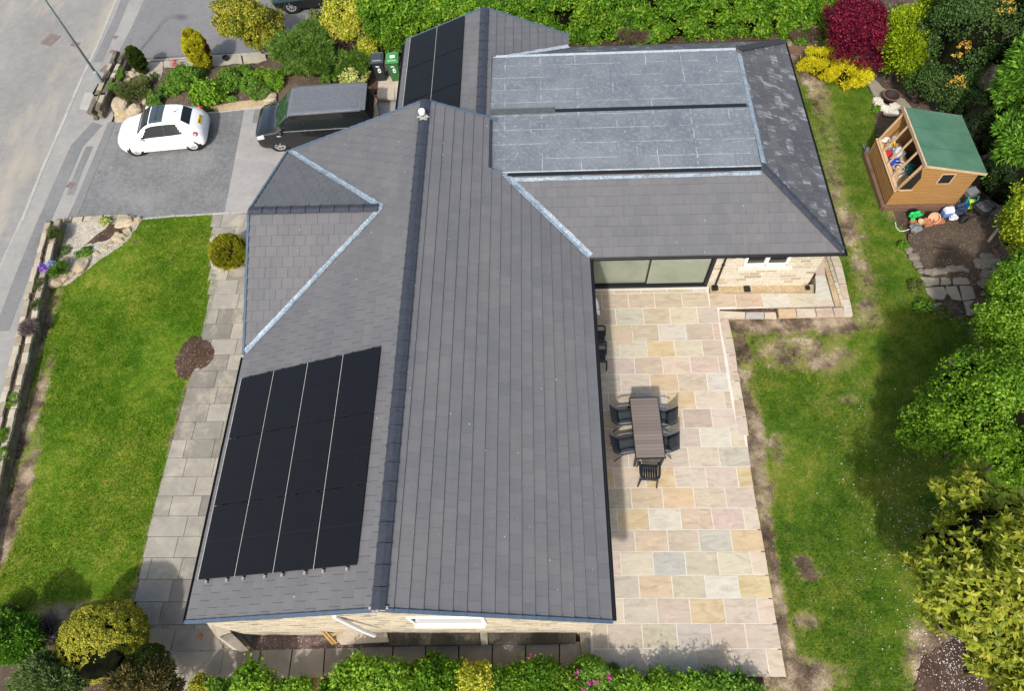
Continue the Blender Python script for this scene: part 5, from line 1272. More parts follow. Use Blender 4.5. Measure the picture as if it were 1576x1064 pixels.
# shiplap boards as real overlapping strips
def boards(name, pts_fn, z0, z1, h=.10):
    mb = MB(); z = z0
    while z < z1:
        seg = pts_fn(z+h/2)
        if seg: mb.beam(Vector(seg[0])+Vector((0, 0, 0)), Vector(seg[1]), .026, h-.020)
        z += h
    return mb.build(name, A_CLAD, shed)
gable(SY0, .02); gable(SY1, .02)
def near_seg(z):
    x0 = SX0 if z < za else SX0+(XRg-SX0)*(z-za)/(zr-za); x1 = SX1 if z < zb_ else SX1-(SX1-XRg)*(z-zb_)/(zr-zb_)
    return ((x0, SY0-.008, z), (x1, SY0-.008, z)) if x1-x0 > .1 else None
boards('cladding', near_seg, SZ+.12, zr-.08); boards('cladding', lambda z: ((SX0-.008, SY0, z), (SX0-.008, SY1, z)), SZ+.12, za-.03); boards('cladding', lambda z: ((SX1+.008, SY0, z), (SX1+.008, SY1, z)), SZ+.12, zb_-.05)
mb = MB(); mb.box((SX0, (SY0+SY1)/2, SZ+.1+(za-SZ-.1)/2), (.02, SY1-SY0-.04, za-SZ-.1)); mb.build('wall', A_CLAD, shed, label='low front wall of the shed')
mb = MB(); mb.box((SX1, (SY0+SY1)/2, (zb_+SZ)/2), (.02, SY1-SY0-.04, zb_-SZ-.1)); mb.build('wall', A_CLAD, shed)
for y in (SY0-.02, SY1+.03): mb = MB(); mb.beam((SX0-.01, y, SZ+.1), (SX0-.01, y, za), .05, .05, (1, 0, 0)); mb.build('corner_post', A_CLAD, shed)
# near wall windows
wp = aty(1456, 275.5, SY0-.03)
mb = MB(); mb.box((wp.x, SY0-.018, wp.z), (.48, .022, .50)); wn = mb.build('window', A_FRAMEW, shed, label='small square window in the near wall')
mb = MB(); mb.box((wp.x, SY0-.032, wp.z), (.38, .014, .40)); mb.build('pane', A_DARK, wn)
tr = [(SX0+.10, za+.05), (SX0+.50, za+.05), (XRg+.16, zr-.72), (XRg-.02, zr-.25)]
vs = [(x, SY0-.022, z) for x, z in tr]; wn = meshobj('window', vs+[(x, SY0-.004, z) for x, z in tr], [(0, 1, 2, 3)]+[((i+1) % 4, i, 4+i, 4+(i+1) % 4) for i in range(4)], A_DARK, shed, label='dark sloping end pane of the shed')
mb = MB(); mb.beam((SX0, SY0-.035, za+.02), (SX0+.56, SY0-.035, za+.02), .03, .05); mb.build('sill', A_FRAMEW, wn)
# front plate, ridge plate and slanting glazing bars
mb = MB(); mb.box((SX0+.02, (SY0+SY1)/2, za+.0), (.16, SY1-SY0+.10, .04), 0, 0, R(-20)); mb.build('front_plate', A_FRAMEW, shed)
mb = MB(); mb.beam((XRg-.06, SY0-.16, zr-.02), (XRg-.06, SY1+.14, zr-.02), .05, .13); mb.build('ridge_plate', A_FRAMEW, shed)
for k in range(5):
    y = SY0+.01+(SY1-SY0-.02)*k/4; mb = MB(); mb.beam((SX0+.04, y, za+.03), (XRg-.05, y, zr-.10), .05, .055); mb.build('glazing_bar', A_FRAMEW, shed)
t = NT('green_roof_felt'); n = t.noise(1.2, 5, .65); f = t.noise(60, 3, .7); c = t.mix(t.g(n, .35, .65), (.045, .125, .078, 1), (.075, .165, .11, 1)); c = t.mix(1, c, t.ramp(f, [(.2, (.85,)*3), (.8, (1.15,)*3)]), 'MULTIPLY')
A_GFELT = t.fin(c, .85)
def shed_roof():
    x0, z0, x1, z1 = XRg-.03, zr+.045, SX1+.14, zb_+.02; y0, y1 = SY0-.14, SY1+.14; V = []; F = []; n = 12
    for i in range(n+1):
        y = y0+(y1-y0)*i/n
        for j, (x, z) in enumerate(((x0, z0), ((x0+x1)/2, (z0+z1)/2), (x1, z1))): V.append((x, y, z+random.uniform(-.004, .004)))
    for i in range(n):
        for j in range(2): F.append((i*3+j, i*3+j+1, (i+1)*3+j+1, (i+1)*3+j))
    o = meshobj('roof', V, F, A_GFELT, shed); m = o.modifiers.new('t', 'SOLIDIFY'); m.thickness = .02; m.offset = -1; return o
ro = shed_roof()
for yy in (SY0+.72, SY0+1.6):
    mb = MB(); mb.beam((XRg, yy, zr+.053), (SX1+.12, yy, zb_+.028), .012, .004); mb.build('felt_lap', A_BING, ro)
mb = MB()
mb.beam((XRg-.05, SY0-.15, zr-.02), (SX1+.15, SY0-.15, zb_-.04), .02, .09); mb.beam((XRg-.05, SY1+.15, zr-.02), (SX1+.15, SY1+.15, zb_-.04), .02, .09)
mb.build('bargeboard', A_FRAMEW, shed)
mb = MB(); mb.box((SX0+.45, (SY0+SY1)/2, .62), (.75, SY1-SY0-.2, .04)); mb.build('bench', m_wood('pale_ply', (.42, .27, .13, 1), (.55, .37, .2, 1)), shed)
mb = MB()
for y in (SY0+.4, SY0+1.1, SY0+1.9): mb.beam((SX1-.1, y, .1), (SX1-.4, y, 1.6), .05, .05)
mb.build('brace', A_CLAD, shed)
# belongings seen through the bars
def thing1(name, label, cat, px, py, z, build, mat, group=None, rz=0, smooth=False, bevel=0):
    mb = MB(); build(mb); o = mb.build(name, mat, None, smooth, bevel); o.location = at(px, py, z); o.rotation_euler[2] = rz; tag(o, label, cat, group); return o
P_ = lambda n, c, r_=.5: m_plain(n, c+(1,), r_)
BZ_ = .645
g_ = 'things kept on the shed bench'
thing1('carrier_bag', 'crumpled white and orange bag on the shed bench, farthest from the near wall', 'bag', 1361, 217, BZ_, lambda m: m.blob((0, 0, .10), (.15, .13, .10), 3, .35, 9), P_('bag_white', (.62, .55, .5)), g_)
thing1('storage_box', 'clear grey plastic box at the far end of the shed bench', 'box', 1374, 213, BZ_, lambda m: m.box((0, 0, .12), (.28, .3, .24), taper=1.15), P_('clear_grey', (.38, .42, .44), .25), g_, .3, bevel=.02)
thing1('spirit_level', 'short yellow bar lying on the shed bench', 'tool', 1375, 224, BZ_, lambda m: m.box((0, 0, .10), (.07, .34, .05)), P_('yellow', (.7, .5, .02)), g_, -.15, bevel=.01)
thing1('red_box', 'red box on the shed bench beside the blue crate', 'box', 1366, 239, BZ_, lambda m: m.box((0, 0, .07), (.2, .24, .14)), P_('red_plastic', (.5, .03, .05)), g_, .2, bevel=.015)
thing1('metal_jug', 'small silver jug on the shed bench behind the red box', 'jug', 1367, 230, BZ_, lambda m: m.lathe([(0, 0), (.07, 0), (.08, .08), (.05, .14), (.06, .17), (.045, .16), (.04, .1), (0, .1)], n=14), A_SILV, g_, smooth=True)
thing1('plastic_tub', 'white plastic tub in the middle of the shed', 'tub', 1381, 238, BZ_, lambda m: m.box((0, 0, .10), (.30, .34, .2), taper=1.15), P_('tub_white', (.62, .64, .66)), g_, .25, bevel=.03)
thing1('blue_crate', 'shallow blue crate on the shed bench', 'crate', 1375, 251, BZ_, lambda m: (m.box((0, 0, .01), (.36, .24, .02)), m.box((-.17, 0, .06), (.02, .24, .12)), m.box((.17, 0, .06), (.02, .24, .12)), m.box((0, -.11, .06), (.32, .02, .12)), m.box((0, .11, .06), (.32, .02, .12))), P_('blue_plastic', (.02, .08, .5)), g_, .1)
thing1('coiled_hose', 'loose white coil of pipe on the shed bench', 'pipe', 1382, 262, BZ_, lambda m: m.tube([(math.cos(a*.5)*(.1+.006*a), math.sin(a*.5)*(.09+.006*a), .03+.006*a) for a in range(30)], .014, 6), P_('pipe_white', (.65, .62, .56)), g_)
thing1('net_bundle', 'bundle of teal netting near the near wall of the shed', 'netting', 1397, 262, BZ_, lambda m: m.blob((0, 0, .12), (.17, .2, .13), 7, .4, 10), P_('teal_net', (.02, .13, .11), .9), g_)
thing1('white_bottle', 'white bottle lying on the shed bench nearest the near wall', 'bottle', 1387, 272, BZ_, lambda m: m.tube([(-.12, 0, .06), (.08, 0, .06), (.11, 0, .06), (.15, 0, .06)], [.055, .055, .025, .025], 12), P_('bottle_white', (.62, .64, .66)), g_, .6)
thing1('watering_can', 'dark grey can standing against the far front corner of the shed', 'can', 1333, 236, GR, lambda m: (m.lathe([(0, 0), (.12, 0), (.11, .24), (0, .25)], n=14), m.tube([(.1, 0, .1), (.28, 0, .26)], .02, 6), m.tube([(-.1, 0, .2), (-.2, 0, .2), (-.18, 0, .05), (-.1, 0, .04)], .014, 6)), P_('can_grey', (.12, .13, .15)), None, 2.2)
# by the near wall
TC_ = (.42, .17, .09)
def pot(m, r_=.14, h=.2, t=.02): m.lathe([(0, 0), (r_*.7, 0), (r_*.95, h*.85), (r_*1.08, h*.85), (r_*1.08, h), (r_*.92, h), (r_*.85, h*.6), (0, h*.5)], n=20)
def trough(m, a=.3, b=.14, h=.13):
    m.box((0, 0, .01), (a, b, .02)); m.box((-a/2+.01, 0, h/2), (.02, b, h)); m.box((a/2-.01, 0, h/2), (.02, b, h)); m.box((0, -b/2+.01, h/2), (a-.04, .02, h)); m.box((0, b/2-.01, h/2), (a-.04, .02, h)); m.box((0, 0, h*.6), (a-.04, b-.04, .01))
gp = 'pots and clutter along the near wall of the shed'
tc = P_('terracotta', TC_, .85); tc2 = P_('pale_terracotta', (.55, .30, .19), .85)
thing1('black_bucket', 'round black bucket holding a bright green bag', 'bucket', 1405, 335, SZ, lambda m: m.lathe([(0, 0), (.17, 0), (.21, .24), (.19, .24), (.16, .1), (0, .1)], n=20), A_BLACK, gp)
thing1('green_bag', 'bright green bag stuffed in the black bucket', 'bag', 1407, 334, SZ+.14, lambda m: m.blob((0, 0, .10), (.17, .11, .12), 5, .3, 10), P_('bright_green', (.02, .45, .10)), gp, .3)
ptl = thing1('plant_pot', 'large tilted pale terracotta pot leaning by the shed', 'plant pot', 1435, 333, SZ+.06, lambda m: pot(m, .19, .30), tc2, gp); ptl.rotation_euler = (R(50), R(-25), 0)
thing1('plant_pot', 'small upright buff pot in front of the green bag', 'plant pot', 1415, 345, SZ, lambda m: pot(m, .11, .17), P_('buff_pot', (.5, .36, .2), .85), gp)
ptl = thing1('plant_pot', 'small red-brown pot lying on its side between two larger pots', 'plant pot', 1423, 337, SZ+.09, lambda m: pot(m, .09, .18), tc, gp); ptl.rotation_euler = (R(80), 0, R(40))
thing1('plant_trough', 'longer terracotta trough in the front row', 'planter', 1443, 343, SZ, lambda m: trough(m, .36, .17), tc, gp, .12)
thing1('plant_trough', 'short terracotta trough next to the longer one', 'planter', 1427, 347, SZ, lambda m: trough(m, .26, .16, .15), tc, gp, .15)
thing1('plant_trough', 'small terracotta trough behind the grey pump', 'planter', 1404, 344, SZ, lambda m: trough(m, .20, .13, .12), tc, gp, .1)
thing1('garden_pump', 'grey rounded pump with ribs on the grass edge', 'pump', 1407, 354, SZ, lambda m: (m.blob((0, 0, .1), (.19, .15, .12), 9, .2, 10), m.tube([(-.1, -.14, .06), (.16, -.1, .12)], .05, 8), m.tube([(-.18, .1, .12), (.14, .14, .16)], .035, 8)), P_('pump_grey', (.17, .18, .19)), gp, .2)
c0, c1_, c2_ = at(1399, 353, SZ+.05), at(1385, 356, SZ+.02), at(1378, 342, SZ+.02)
mb = MB(); mb.tube([c0, c0.lerp(c1_, .5)+Vector((0, -.02, 0)), c1_, c1_.lerp(c2_, .45)+Vector((-.06, -.02, 0)), c2_], .014, 6); tag(mb.build('power_cable', A_STEELW), 'pale cable curving from the grey pump on to the grass', 'cable')
jc = wempty('jerrycan', at(1455, 331, SZ)); q = at(1455, 331, SZ)
mb = MB(); mb.box((q.x, q.y, SZ+.11), (.34, .26, .22), .15); mb.build('lower_body', P_('jerrycan_blue', (.10, .19, .48), .35), jc, bevel=.04)
mb = MB(); mb.box((q.x, q.y, SZ+.29), (.34, .26, .14), .15, taper=.8); mb.box((q.x+.02, q.y, SZ+.39), (.2, .05, .05), .15); mb.build('upper_body', P_('jerrycan_white', (.66, .70, .76), .35), jc, bevel=.03); tag(jc, 'white and blue jerrycan beside the terracotta pots', 'jerrycan', gp)
thing1('white_rag', 'small white bundle on the soil beside the jerrycan', 'rag', 1466, 336, SZ, lambda m: m.blob((0, 0, .06), (.15, .12, .07), 12, .4, 8), P_('rag', (.6, .63, .66)), gp)
thing1('navy_sack', 'dark navy sack leaning between jerrycan and hose reel', 'sack', 1473, 328, SZ, lambda m: m.blob((0, 0, .18), (.17, .14, .22), 14, .3, 10), P_('navy', (.02, .035, .085), .8), gp)
hr = wempty('hose_reel', at(1484, 322, SZ)); q = at(1484, 322, SZ); rot = Matrix.Rotation(R(90), 3, 'Y')
mb = MB(); mb.lathe([(.08, -.09), (.17, -.09), (.19, -.05), (.19, .05), (.17, .09), (.08, .09)], (q.x+.03, q.y, SZ+.28), 20, rot); mb.build('hose', P_('lime_hose', (.42, .62, .02)), hr, smooth=True)
for s in (-1, 1): mb = MB(); mb.lathe([(0, -.01), (.2, -.01), (.2, .01), (0, .01)], (q.x+.03+s*.11, q.y, SZ+.28), 20, rot); mb.build('side_disc', P_('reel_blue', (.02, .25, .42)), hr)
mb = MB(); mb.tube([(q.x-.14, q.y-.16, SZ), (q.x-.14, q.y+.05, SZ+.62), (q.x+.20, q.y+.05, SZ+.62), (q.x+.20, q.y-.16, SZ)], .014, 8); mb.build('frame', P_('frame_green', (.04, .3, .22)), hr); tag(hr, 'hose reel with lime hose, blue discs and green frame by the shed corner', 'hose reel')
thing1('grey_crate', 'grey plastic crate on the ground behind the hose reel', 'crate', 1492, 300, SZ, lambda m: (m.box((0, 0, .12), (.38, .3, .24), taper=1.1), m.box((0, 0, .26), (.3, .22, .03))), P_('crate_grey', (.2, .21, .22)), None, .3, bevel=.02)
# wheelbarrow
q = at(1503, 333, SZ); wb = empty('wheelbarrow', q, R(205))
t_ = MB(); t_.box((0, 0, .45), (.80, .56, .26), taper=1.0)
for i, (x, y, z) in enumerate(t_.v): t_.v[i] = (x*(.55 if z < .45 else 1)+(.06 if z > .45 else 0), y*(.6 if z < .45 else 1), z+(x*.08))
t_.v += []; o = t_.build('tray', m_plain('barrow_black', (.02, .022, .022, 1), .35), wb, bevel=.03)
mb = MB(); mb.lathe([(.10, -.05), (.18, -.05), (.2, 0), (.18, .05), (.10, .05)], (.66, 0, .2), 20, Matrix.Rotation(R(90), 3, 'X')); mb.build('wheel', A_TYRE, wb, smooth=True)
for s in (-1, 1):
    mb = MB(); mb.tube([(.66, s*.08, .2), (.2, s*.18, .32), (-.75, s*.28, .55), (-.95, s*.28, .56)], .017, 8); mb.build('handle', A_CHAR, wb)
    mb = MB(); mb.tube([(-.2, s*.2, .40), (-.32, s*.2, .0)], .015, 8); mb.build('leg', A_CHAR, wb)
mb = MB(); mb.box((.05, 0, .60), (.5, .36, .05), 0, 0, .05); mb.blob((.1, .05, .62), (.22, .16, .06), 3, .3, 8); mb.build('load', P_('barrow_load', (.07, .075, .075)), wb); tag(wb, 'black wheelbarrow parked on the bare soil right of the shed', 'wheelbarrow')
# brown clay chimney pot lying on the stones
a, b = at(1500, 475, SZ+.12), at(1515, 452, SZ+.30); mb = MB(); d = (b-a)
mb.tube([a, a+d*.1, a+d*.62, a+d*.66, a+d*.72, a+d*.8, a+d*.84, b, b-d*.02], [.15, .155, .125, .17, .17, .14, .165, .16, .10], 20); tag(mb.build('chimney_pot', P_('brown_clay', (.07, .035, .028), .5), smooth=False), 'dark brown clay chimney pot leaning on the stone heap', 'chimney pot')
# fire bowl on pale stones
q = at(1366, 158, GR); fb = empty('fire_pit', q)
mb = MB(); mb.lathe([(.0, .22), (.2, .25), (.29, .40), (.31, .40), (.30, .36), (.2, .12), (0, .1)], n=24); mb.build('bowl', m_plain('sooty_iron', (.025, .02, .018, 1), .7, vary=.4), fb, smooth=True)
mb = MB(); mb.lathe([(.29, .385), (.33, .395), (.33, .41), (.29, .41)], n=24); mb.build('rim', m_plain('rusty_rim', (.2, .1, .05, 1), .8), fb)
tag(fb, 'round black fire bowl standing behind the pale curved stones', 'fire pit')
def stones(name, pts, r_, mat, z, label, cat, seed=0, jit=.05, flat=.55, group=None):
    """one object: a laid row of stones"""
    mb = MB(); rg = random.Random(seed)
    for i, (x, y) in enumerate(pts):
        p_ = at(x, y, z); rr = r_*rg.uniform(.7, 1.25); mb.blob((p_.x+rg.uniform(-jit, jit), p_.y+rg.uniform(-jit, jit), p_.z+rr*flat*.4), (rr*rg.uniform(.9, 1.4), rr*rg.uniform(.7, 1.1), rr*flat), seed*31+i, .16, 6)
    o = mb.build(name, mat); 
    if label: tag(o, label, cat, group)
    return o
def lone_rocks(lst, mat, z, group, cat='rock'):
    for i, (x, y, r_, lb) in enumerate(lst):
        mb = MB(); mb.blob((0, 0, r_*.25), (r_*1.2, r_*.9, r_*.62), i*7+int(x), .17, 8); o = mb.build('boulder', mat, smooth=False); o.location = at(x, y, z); o.rotation_euler[2] = x; tag(o, lb, cat, group)
mb = MB(); k = 0
for i, (x, y, s) in enumerate([(1348, 157, .2), (1350, 162, .22), (1355, 166, .25), (1360, 171, .25), (1366, 175, .22), (1371, 171, .26), (1376, 166, .22), (1372, 178, .24)]):
    p_ = at(x, y, GR); mb.box((p_.x, p_.y, GR+.09+.05*(i % 2)), (s*1.5, s*.95, .16), i*.9)
tag(mb.build('stone_edging', A_ROCKW, bevel=.02), 'curved row of broken pale limestone blocks in front of the fire bowl', 'stone edging')

# ---- right hand bare bed, crazy paving and rubble
mound('bed_soil', [at(x, y, GR+.03) for x, y in rough_outline([(1398, 360), (1470, 336), (1520, 320), (1552, 380), (1560, 440), (1500, 455), (1430, 425), (1402, 385)], 5, 3, 8)], A_SOIL, .04)
A_CRAZY = flag_mat('crazy_paving', [(0, (.20, .18, .15, 1)), (1, (.29, .26, .21, 1))], .5, stain=.2)
for i, q in enumerate([[(1416, 426), (1445, 428), (1446, 438), (1426, 440)], [(1448, 427), (1462, 428), (1464, 437), (1449, 438)], [(1466, 427), (1492, 427), (1496, 437), (1468, 438)], [(1497, 428), (1527, 430), (1522, 438), (1500, 437)],
          [(1424, 443), (1452, 441), (1458, 452), (1452, 461), (1436, 459), (1427, 451)], [(1456, 440), (1472, 440), (1480, 462), (1466, 460), (1458, 450)], [(1477, 440), (1496, 440), (1503, 459), (1482, 463)], [(1484, 464), (1500, 462), (1506, 484), (1488, 484)],
          [(1437, 467), (1450, 466), (1452, 477), (1438, 478)]]):
    sheet('crazy_paving', poly3(rough_outline(q, 3, .7, i), GR+.045), A_CRAZY, skirt=.06, bevel=.01)
stones('stone_edging', [(1398, 384), (1401, 390), (1406, 398), (1409, 404), (1415, 410), (1415, 418), (1425, 418), (1434, 419), (1443, 419), (1452, 418), (1461, 417), (1470, 417), (1478, 416), (1486, 419)], .13, A_ROCKG, GR+.05, 'low L-shaped stone edging between the bare bed and the crazy paving', 'stone edging', 3)
stones('rubble_heap', [(1516, 402), (1522, 407), (1530, 404), (1537, 408), (1512, 410), (1524, 416), (1533, 414), (1541, 418), (1519, 424), (1528, 424), (1538, 426), (1548, 430), (1510, 434), (1521, 434), (1531, 436), (1541, 440), (1547, 450), (1524, 448), (1532, 456), (1541, 462), (1524, 466), (1514, 488), (1528, 478)], .19, A_ROCKG, GR+.06, 'heap of loose brown rubble stones under the shrubs at the right', 'rubble', 5, .12, .6)
mb = MB(); p0, p1 = at(1521, 372, GR+.15), at(1536, 352, GR+.22); mb.beam(p0, p1, .09, .05); tag(mb.build('timber_offcut', A_FRAMEW), 'weathered plank lying against the bed edge below the wheelbarrow', 'plank')
mb = MB(); p0, p1 = at(1528, 385, GR+.1), at(1552, 440, GR+.1); mb.beam(p0, p1, .14, .18); tag(mb.build('sleeper_edging', A_SLEEPER), 'brown timber edging along the right side of the bare bed', 'edging')
sheet('stone_patch', poly3(rough_outline([(1331, 125), (1341, 118), (1365, 138), (1392, 152), (1405, 168), (1375, 165), (1350, 152)], 4, 1.5, 4), GR+.02), A_CRAZY, skirt=.05)
sheet('path_slab', poly3([(1212, 71), (1245, 70), (1243, 80), (1214, 82)], GR+.03), A_SLEEPER, skirt=.05)

# ------------------------------------------------------------------ front boundary: double dry stone wall with planting between
A_WSTONE = flag_mat('dry_wall_stone', [(0, (.24, .21, .155, 1)), (.5, (.35, .31, .24, 1)), (1, (.44, .40, .31, 1))], .6, stain=.2)
A_WDARK = flag_mat('dark_wall_stone', [(0, (.09, .08, .06, 1)), (1, (.17, .15, .11, 1))], .6, stain=.1)
def drywall(name, px, z, h, w_, label, seed, seg=.38, double=0, mats_=None):
    root = wempty(name, at(px[0][0], px[0][1], z)); rg = random.Random(seed); low = MB(); top = MB()
    p = [at(x, y, z) for x, y in px]
    for i in range(len(p)-1):
        a, b = p[i], p[i+1]; L = (b-a).length; d = (b-a)/L; nrm = Vector((-d.y, d.x, 0)); rz = math.atan2(d.y, d.x)
        for off in ([0] if not double else [-double, double]):
            s = 0
            while s < L-.05:
                l = min(L-s, seg*rg.uniform(.6, 1.4)); c = a+d*(s+l/2)+nrm*off
                top.box((c.x+rg.uniform(-.02, .02), c.y+rg.uniform(-.02, .02), z+h+rg.uniform(-.02, .02)), (l-.015, w_*rg.uniform(.85, 1.12), .10), rz+rg.uniform(-.05, .05), rg.uniform(-.05, .05), rg.uniform(-.04, .04)); s += l
            zz = z-.15
            while zz < z+h-.05:
                s = rg.uniform(-.2, 0)
                while s < L:
                    l = seg*rg.uniform(.5, 1.0); c = a+d*max(0, (s+l/2))+nrm*off; low.box((c.x, c.y, zz+.055), (l-.012, w_*rg.uniform(.86, .95), .10), rz); s += l
                zz += .11
    top.build('coping_stones', mats_[0] if mats_ else A_WSTONE, root, bevel=.012); low.build('wall_courses', mats_[1] if mats_ else A_WDARK, root); tag(root, label, 'wall'); return root
drywall('stone_wall', [(92, 352), (75, 420), (62, 470), (48, 540), (32, 610), (14, 690), (-6, 780), (-30, 900)], GL, .42, .20, 'long low dry stone wall of two rows between the front lawn and the pavement', 2, double=.19)
sheet('wall_infill_soil', [Vector((q.x+dx, q.y, GL+.36)) for dx, lst in ((-.16, [(92, 352), (62, 470), (32, 610), (-6, 780), (-30, 900)]), (.16, [(-30, 900), (-6, 780), (32, 610), (62, 470), (92, 352)])) for q in [at(x, y, GL) for x, y in lst]], A_SOIL, skirt=.3)
drywall('stone_wall', [(193, 92), (186, 112), (176, 133)], GL, .45, .17, 'short double stone wall at the corner of the two driveways', 4, .34, .17)
drywall('stone_wall', [(172, 142), (163, 160), (156, 178)], GL, .45, .20, 'short stone wall beside the white car, next to the low black board', 5, .42, .15)
sheet('wall_infill_soil', poly3([(190, 92), (196, 92), (180, 133), (174, 133)], GL+.38), A_SOIL, skirt=.3)
sheet('gravel', poly3(rough_outline([(95, 343), (118, 340), (205, 338), (214, 345), (190, 375), (150, 402), (100, 440), (80, 440), (86, 390)], 5, 2, 2), GL+.05), A_GRAVELW, skirt=.1)
sheet('bed_soil_patch', poly3(rough_outline([(168, 345), (200, 345), (190, 362), (150, 372), (130, 378)], 5, 2, 3), GL+.06), A_BARK, skirt=.05)
drywall('bed_edging', [(98, 341), (130, 339), (160, 337), (200, 336)], GL, .06, .22, 'row of flat stones edging the gravel bed along the driveway', 9, .4, mats_=(A_WSTONE, A_WSTONE))
A_SLABW = flag_mat('weathered_slab', [(0, (.28, .26, .21, 1)), (1, (.36, .33, .27, 1))], .5)
lone_rocks([(85, 434, .34, 'largest tan boulder at the wall end of the rock row'), (102, 430, .20, 'medium boulder next to the largest tan one'), (111, 423, .17, 'small boulder third along the lawn edge'), (127, 412, .30, 'broad flat boulder mid-way along the lawn edge'),
            (137, 399, .16, 'small pointed rock above the broad flat boulder'), (150, 391, .12, 'tiny rock at the lawn edge below the gravel'), (163, 383, .13, 'tiny pale rock half hidden by grass'), (170, 378, .12, 'little rock between two larger ones on the lawn edge'), (185, 367, .22, 'pale boulder below the corner of the gravel bed'), (197, 358, .17, 'rounded boulder second from the driveway'),
            (195, 344, .30, 'big grey boulder at the driveway corner of the gravel bed'), (211, 341, .18, 'rounded boulder touching the driveway kerb'), (100, 405, .2, 'flat grey stone in the planted part of the gravel bed')], A_ROCK, GL, 'boulders edging the front lawn')
# raised planting bed between the two drives
mound('bed_soil', [at(x, y, GL+.04) for x, y in rough_outline([(196, 97), (345, 88), (420, 84), (470, 70), (590, 60), (590, 135), (560, 155), (415, 160), (330, 169), (240, 178), (180, 184), (172, 170), (180, 140)], 5, 2, 6)], A_SOIL, .22)
for i, q in enumerate([[(205, 97), (250, 94), (252, 108), (200, 114)], [(252, 93), (300, 90), (300, 104), (254, 108)], [(318, 87), (370, 84), (374, 100), (330, 104)], [(372, 84), (408, 82), (412, 97), (376, 99)], [(207, 113), (236, 110), (234, 124), (222, 126)], [(240, 109), (262, 108), (258, 122), (244, 124)]]):
    sheet('bed_paving', poly3(rough_outline(q, 3, 1, i+40), GL+.17), A_SLABW, skirt=.15)
sheet('gravel', poly3(rough_outline([(318, 160), (400, 152), (408, 161), (330, 168)], 4, 1, 6), GL+.12), A_GRAVEL, skirt=.1)
sheet('gravel', poly3(rough_outline([(176, 168), (236, 168), (232, 178), (176, 186)], 4, 1, 6), GL+.08), A_GRAVEL, skirt=.1)
lone_rocks([(187, 165, .38, 'big flat-topped tan boulder in front of the white car'), (208, 171, .28, 'lower tan boulder right behind the white car bonnet'), (228, 158, .2, 'grey boulder among the shrubs by the white car'), (201, 116, .22, 'broken pale boulder at the foot of the small dark conifer'), (196, 124, .17, 'pale rock nearest the corner wall'), (415, 154, .32, 'rounded sandstone boulder in front of the van')], A_ROCK, GL+.08, 'boulders in the bed between the drives')
pf_ = at(348, 88, GL+.15); thing1('plant_pot', 'small black pot with silver plant near the orange-green bush', 'plant pot', 349, 92, GL+.15, lambda m: pot(m, .14, .16), A_BLACK)

# ------------------------------------------------------------------ below the gable
sheet('gravel', [gat(x, y, .03) for x, y in [(385, 980), (500, 976), (600, 985), (600, 998), (510, 1000), (383, 1004)]], A_GRAVELP, skirt=.1)
rw = wempty('retaining_wall', gat(360, 985)); mb = MB()
c = [gat(x, y, 0) for x, y in [(332, 964), (354, 964), (386, 1003), (372, 1004), (345, 983)]]
mb.prism([(v.x, v.y) for v in c], -.9, -.12); mb.build('wall_body', A_WALLG, rw)
mb = MB(); mb.prism([(v.x, v.y) for v in [at(x, y, -.1) for x, y in [(331, 963), (353, 963), (357, 975), (338, 981)]]], -.12, -.02); mb.build('coping_stones', A_WSTONE, rw)
mb = MB(); mb.prism([(v.x, v.y) for v in [at(x, y, -.1) for x, y in [(339, 982), (358, 976), (384, 1002), (370, 1004)]]], -.12, -.04); mb.build('coping_stones', A_ROCKG, rw)
tag(rw, 'short stone retaining wall with pale coping at the left end of the gable', 'wall')
mb = MB(); c = [gat(x, y, 0) for x, y in [(357, 966), (366, 968), (394, 1000), (387, 1004)]]; mb.prism([(v.x, v.y) for v in c], -.8, -.28); tag(mb.build('brick_upstand', A_WDARK), 'dark mossy stone upstand beside the pale retaining wall', 'wall')
zz = -.22
def slab(name, px, z, th, mat, label, cat):
    c = [at(x, y, z) for x, y in px]; mb = MB(); mb.prism([(v.x, v.y) for v in c], z-th, z); o = mb.build(name, mat, bevel=.012); tag(o, label, cat); return o
slab('tan_flagstone', [(511, 977), (594, 966), (599, 989), (525, 993)], -.02, .08, A_TFLAG, 'loose tan flagstone lying under the gable next to the timber gate', 'flagstone')
A_MOSS = m_ground('black_mossy_stone', [(.022, .02, .017, 1), (.055, .05, .04, 1), (.12, .11, .09, 1)], 4, None, .8)
slab('dark_stone_slab', [(597, 966), (737, 963), (739, 993), (600, 995)], .05, .2, A_MOSS, 'large blackened stone slab under the gable window', 'stone slab')
slab('dark_stone_slab', [(751, 963), (888, 961), (886, 991), (752, 993)], .05, .2, A_MOSS, 'large blackened stone slab nearest the patio corner', 'stone slab')
slab('stone_joint_block', [(738, 963), (750, 963), (751, 993), (740, 993)], .04, .19, A_ROCKG, 'narrow brown stone between the two blackened slabs', 'stone block')
slab('step_stone', [(892, 968), (908, 968), (909, 1008), (895, 1010)], .06, .3, A_ROCKG, 'narrow brown step stone at the patio corner', 'step')
slab('corner_stone', [(890, 957), (916, 954), (913, 966), (892, 968)], .28, .1, A_ROCKG, 'rough stone at the foot of the gable corner', 'stone')
A_TREAT = m_wood('treated_timber', (.30, .18, .06, 1), (.44, .29, .11, 1), (4, 4, 4))
tg = wempty('timber_gate', at(500, 978, -.1)); a, b = at(486, 961, .55), at(514, 990, -.1)
for k, (u, v) in enumerate((((486, 962), (512, 991)), ((490, 960), (516, 989)))):
    mb = MB(); mb.beam(at(*u, .5), at(*v, -.05), .05, .12); mb.build('side_rail', A_TREAT, tg)
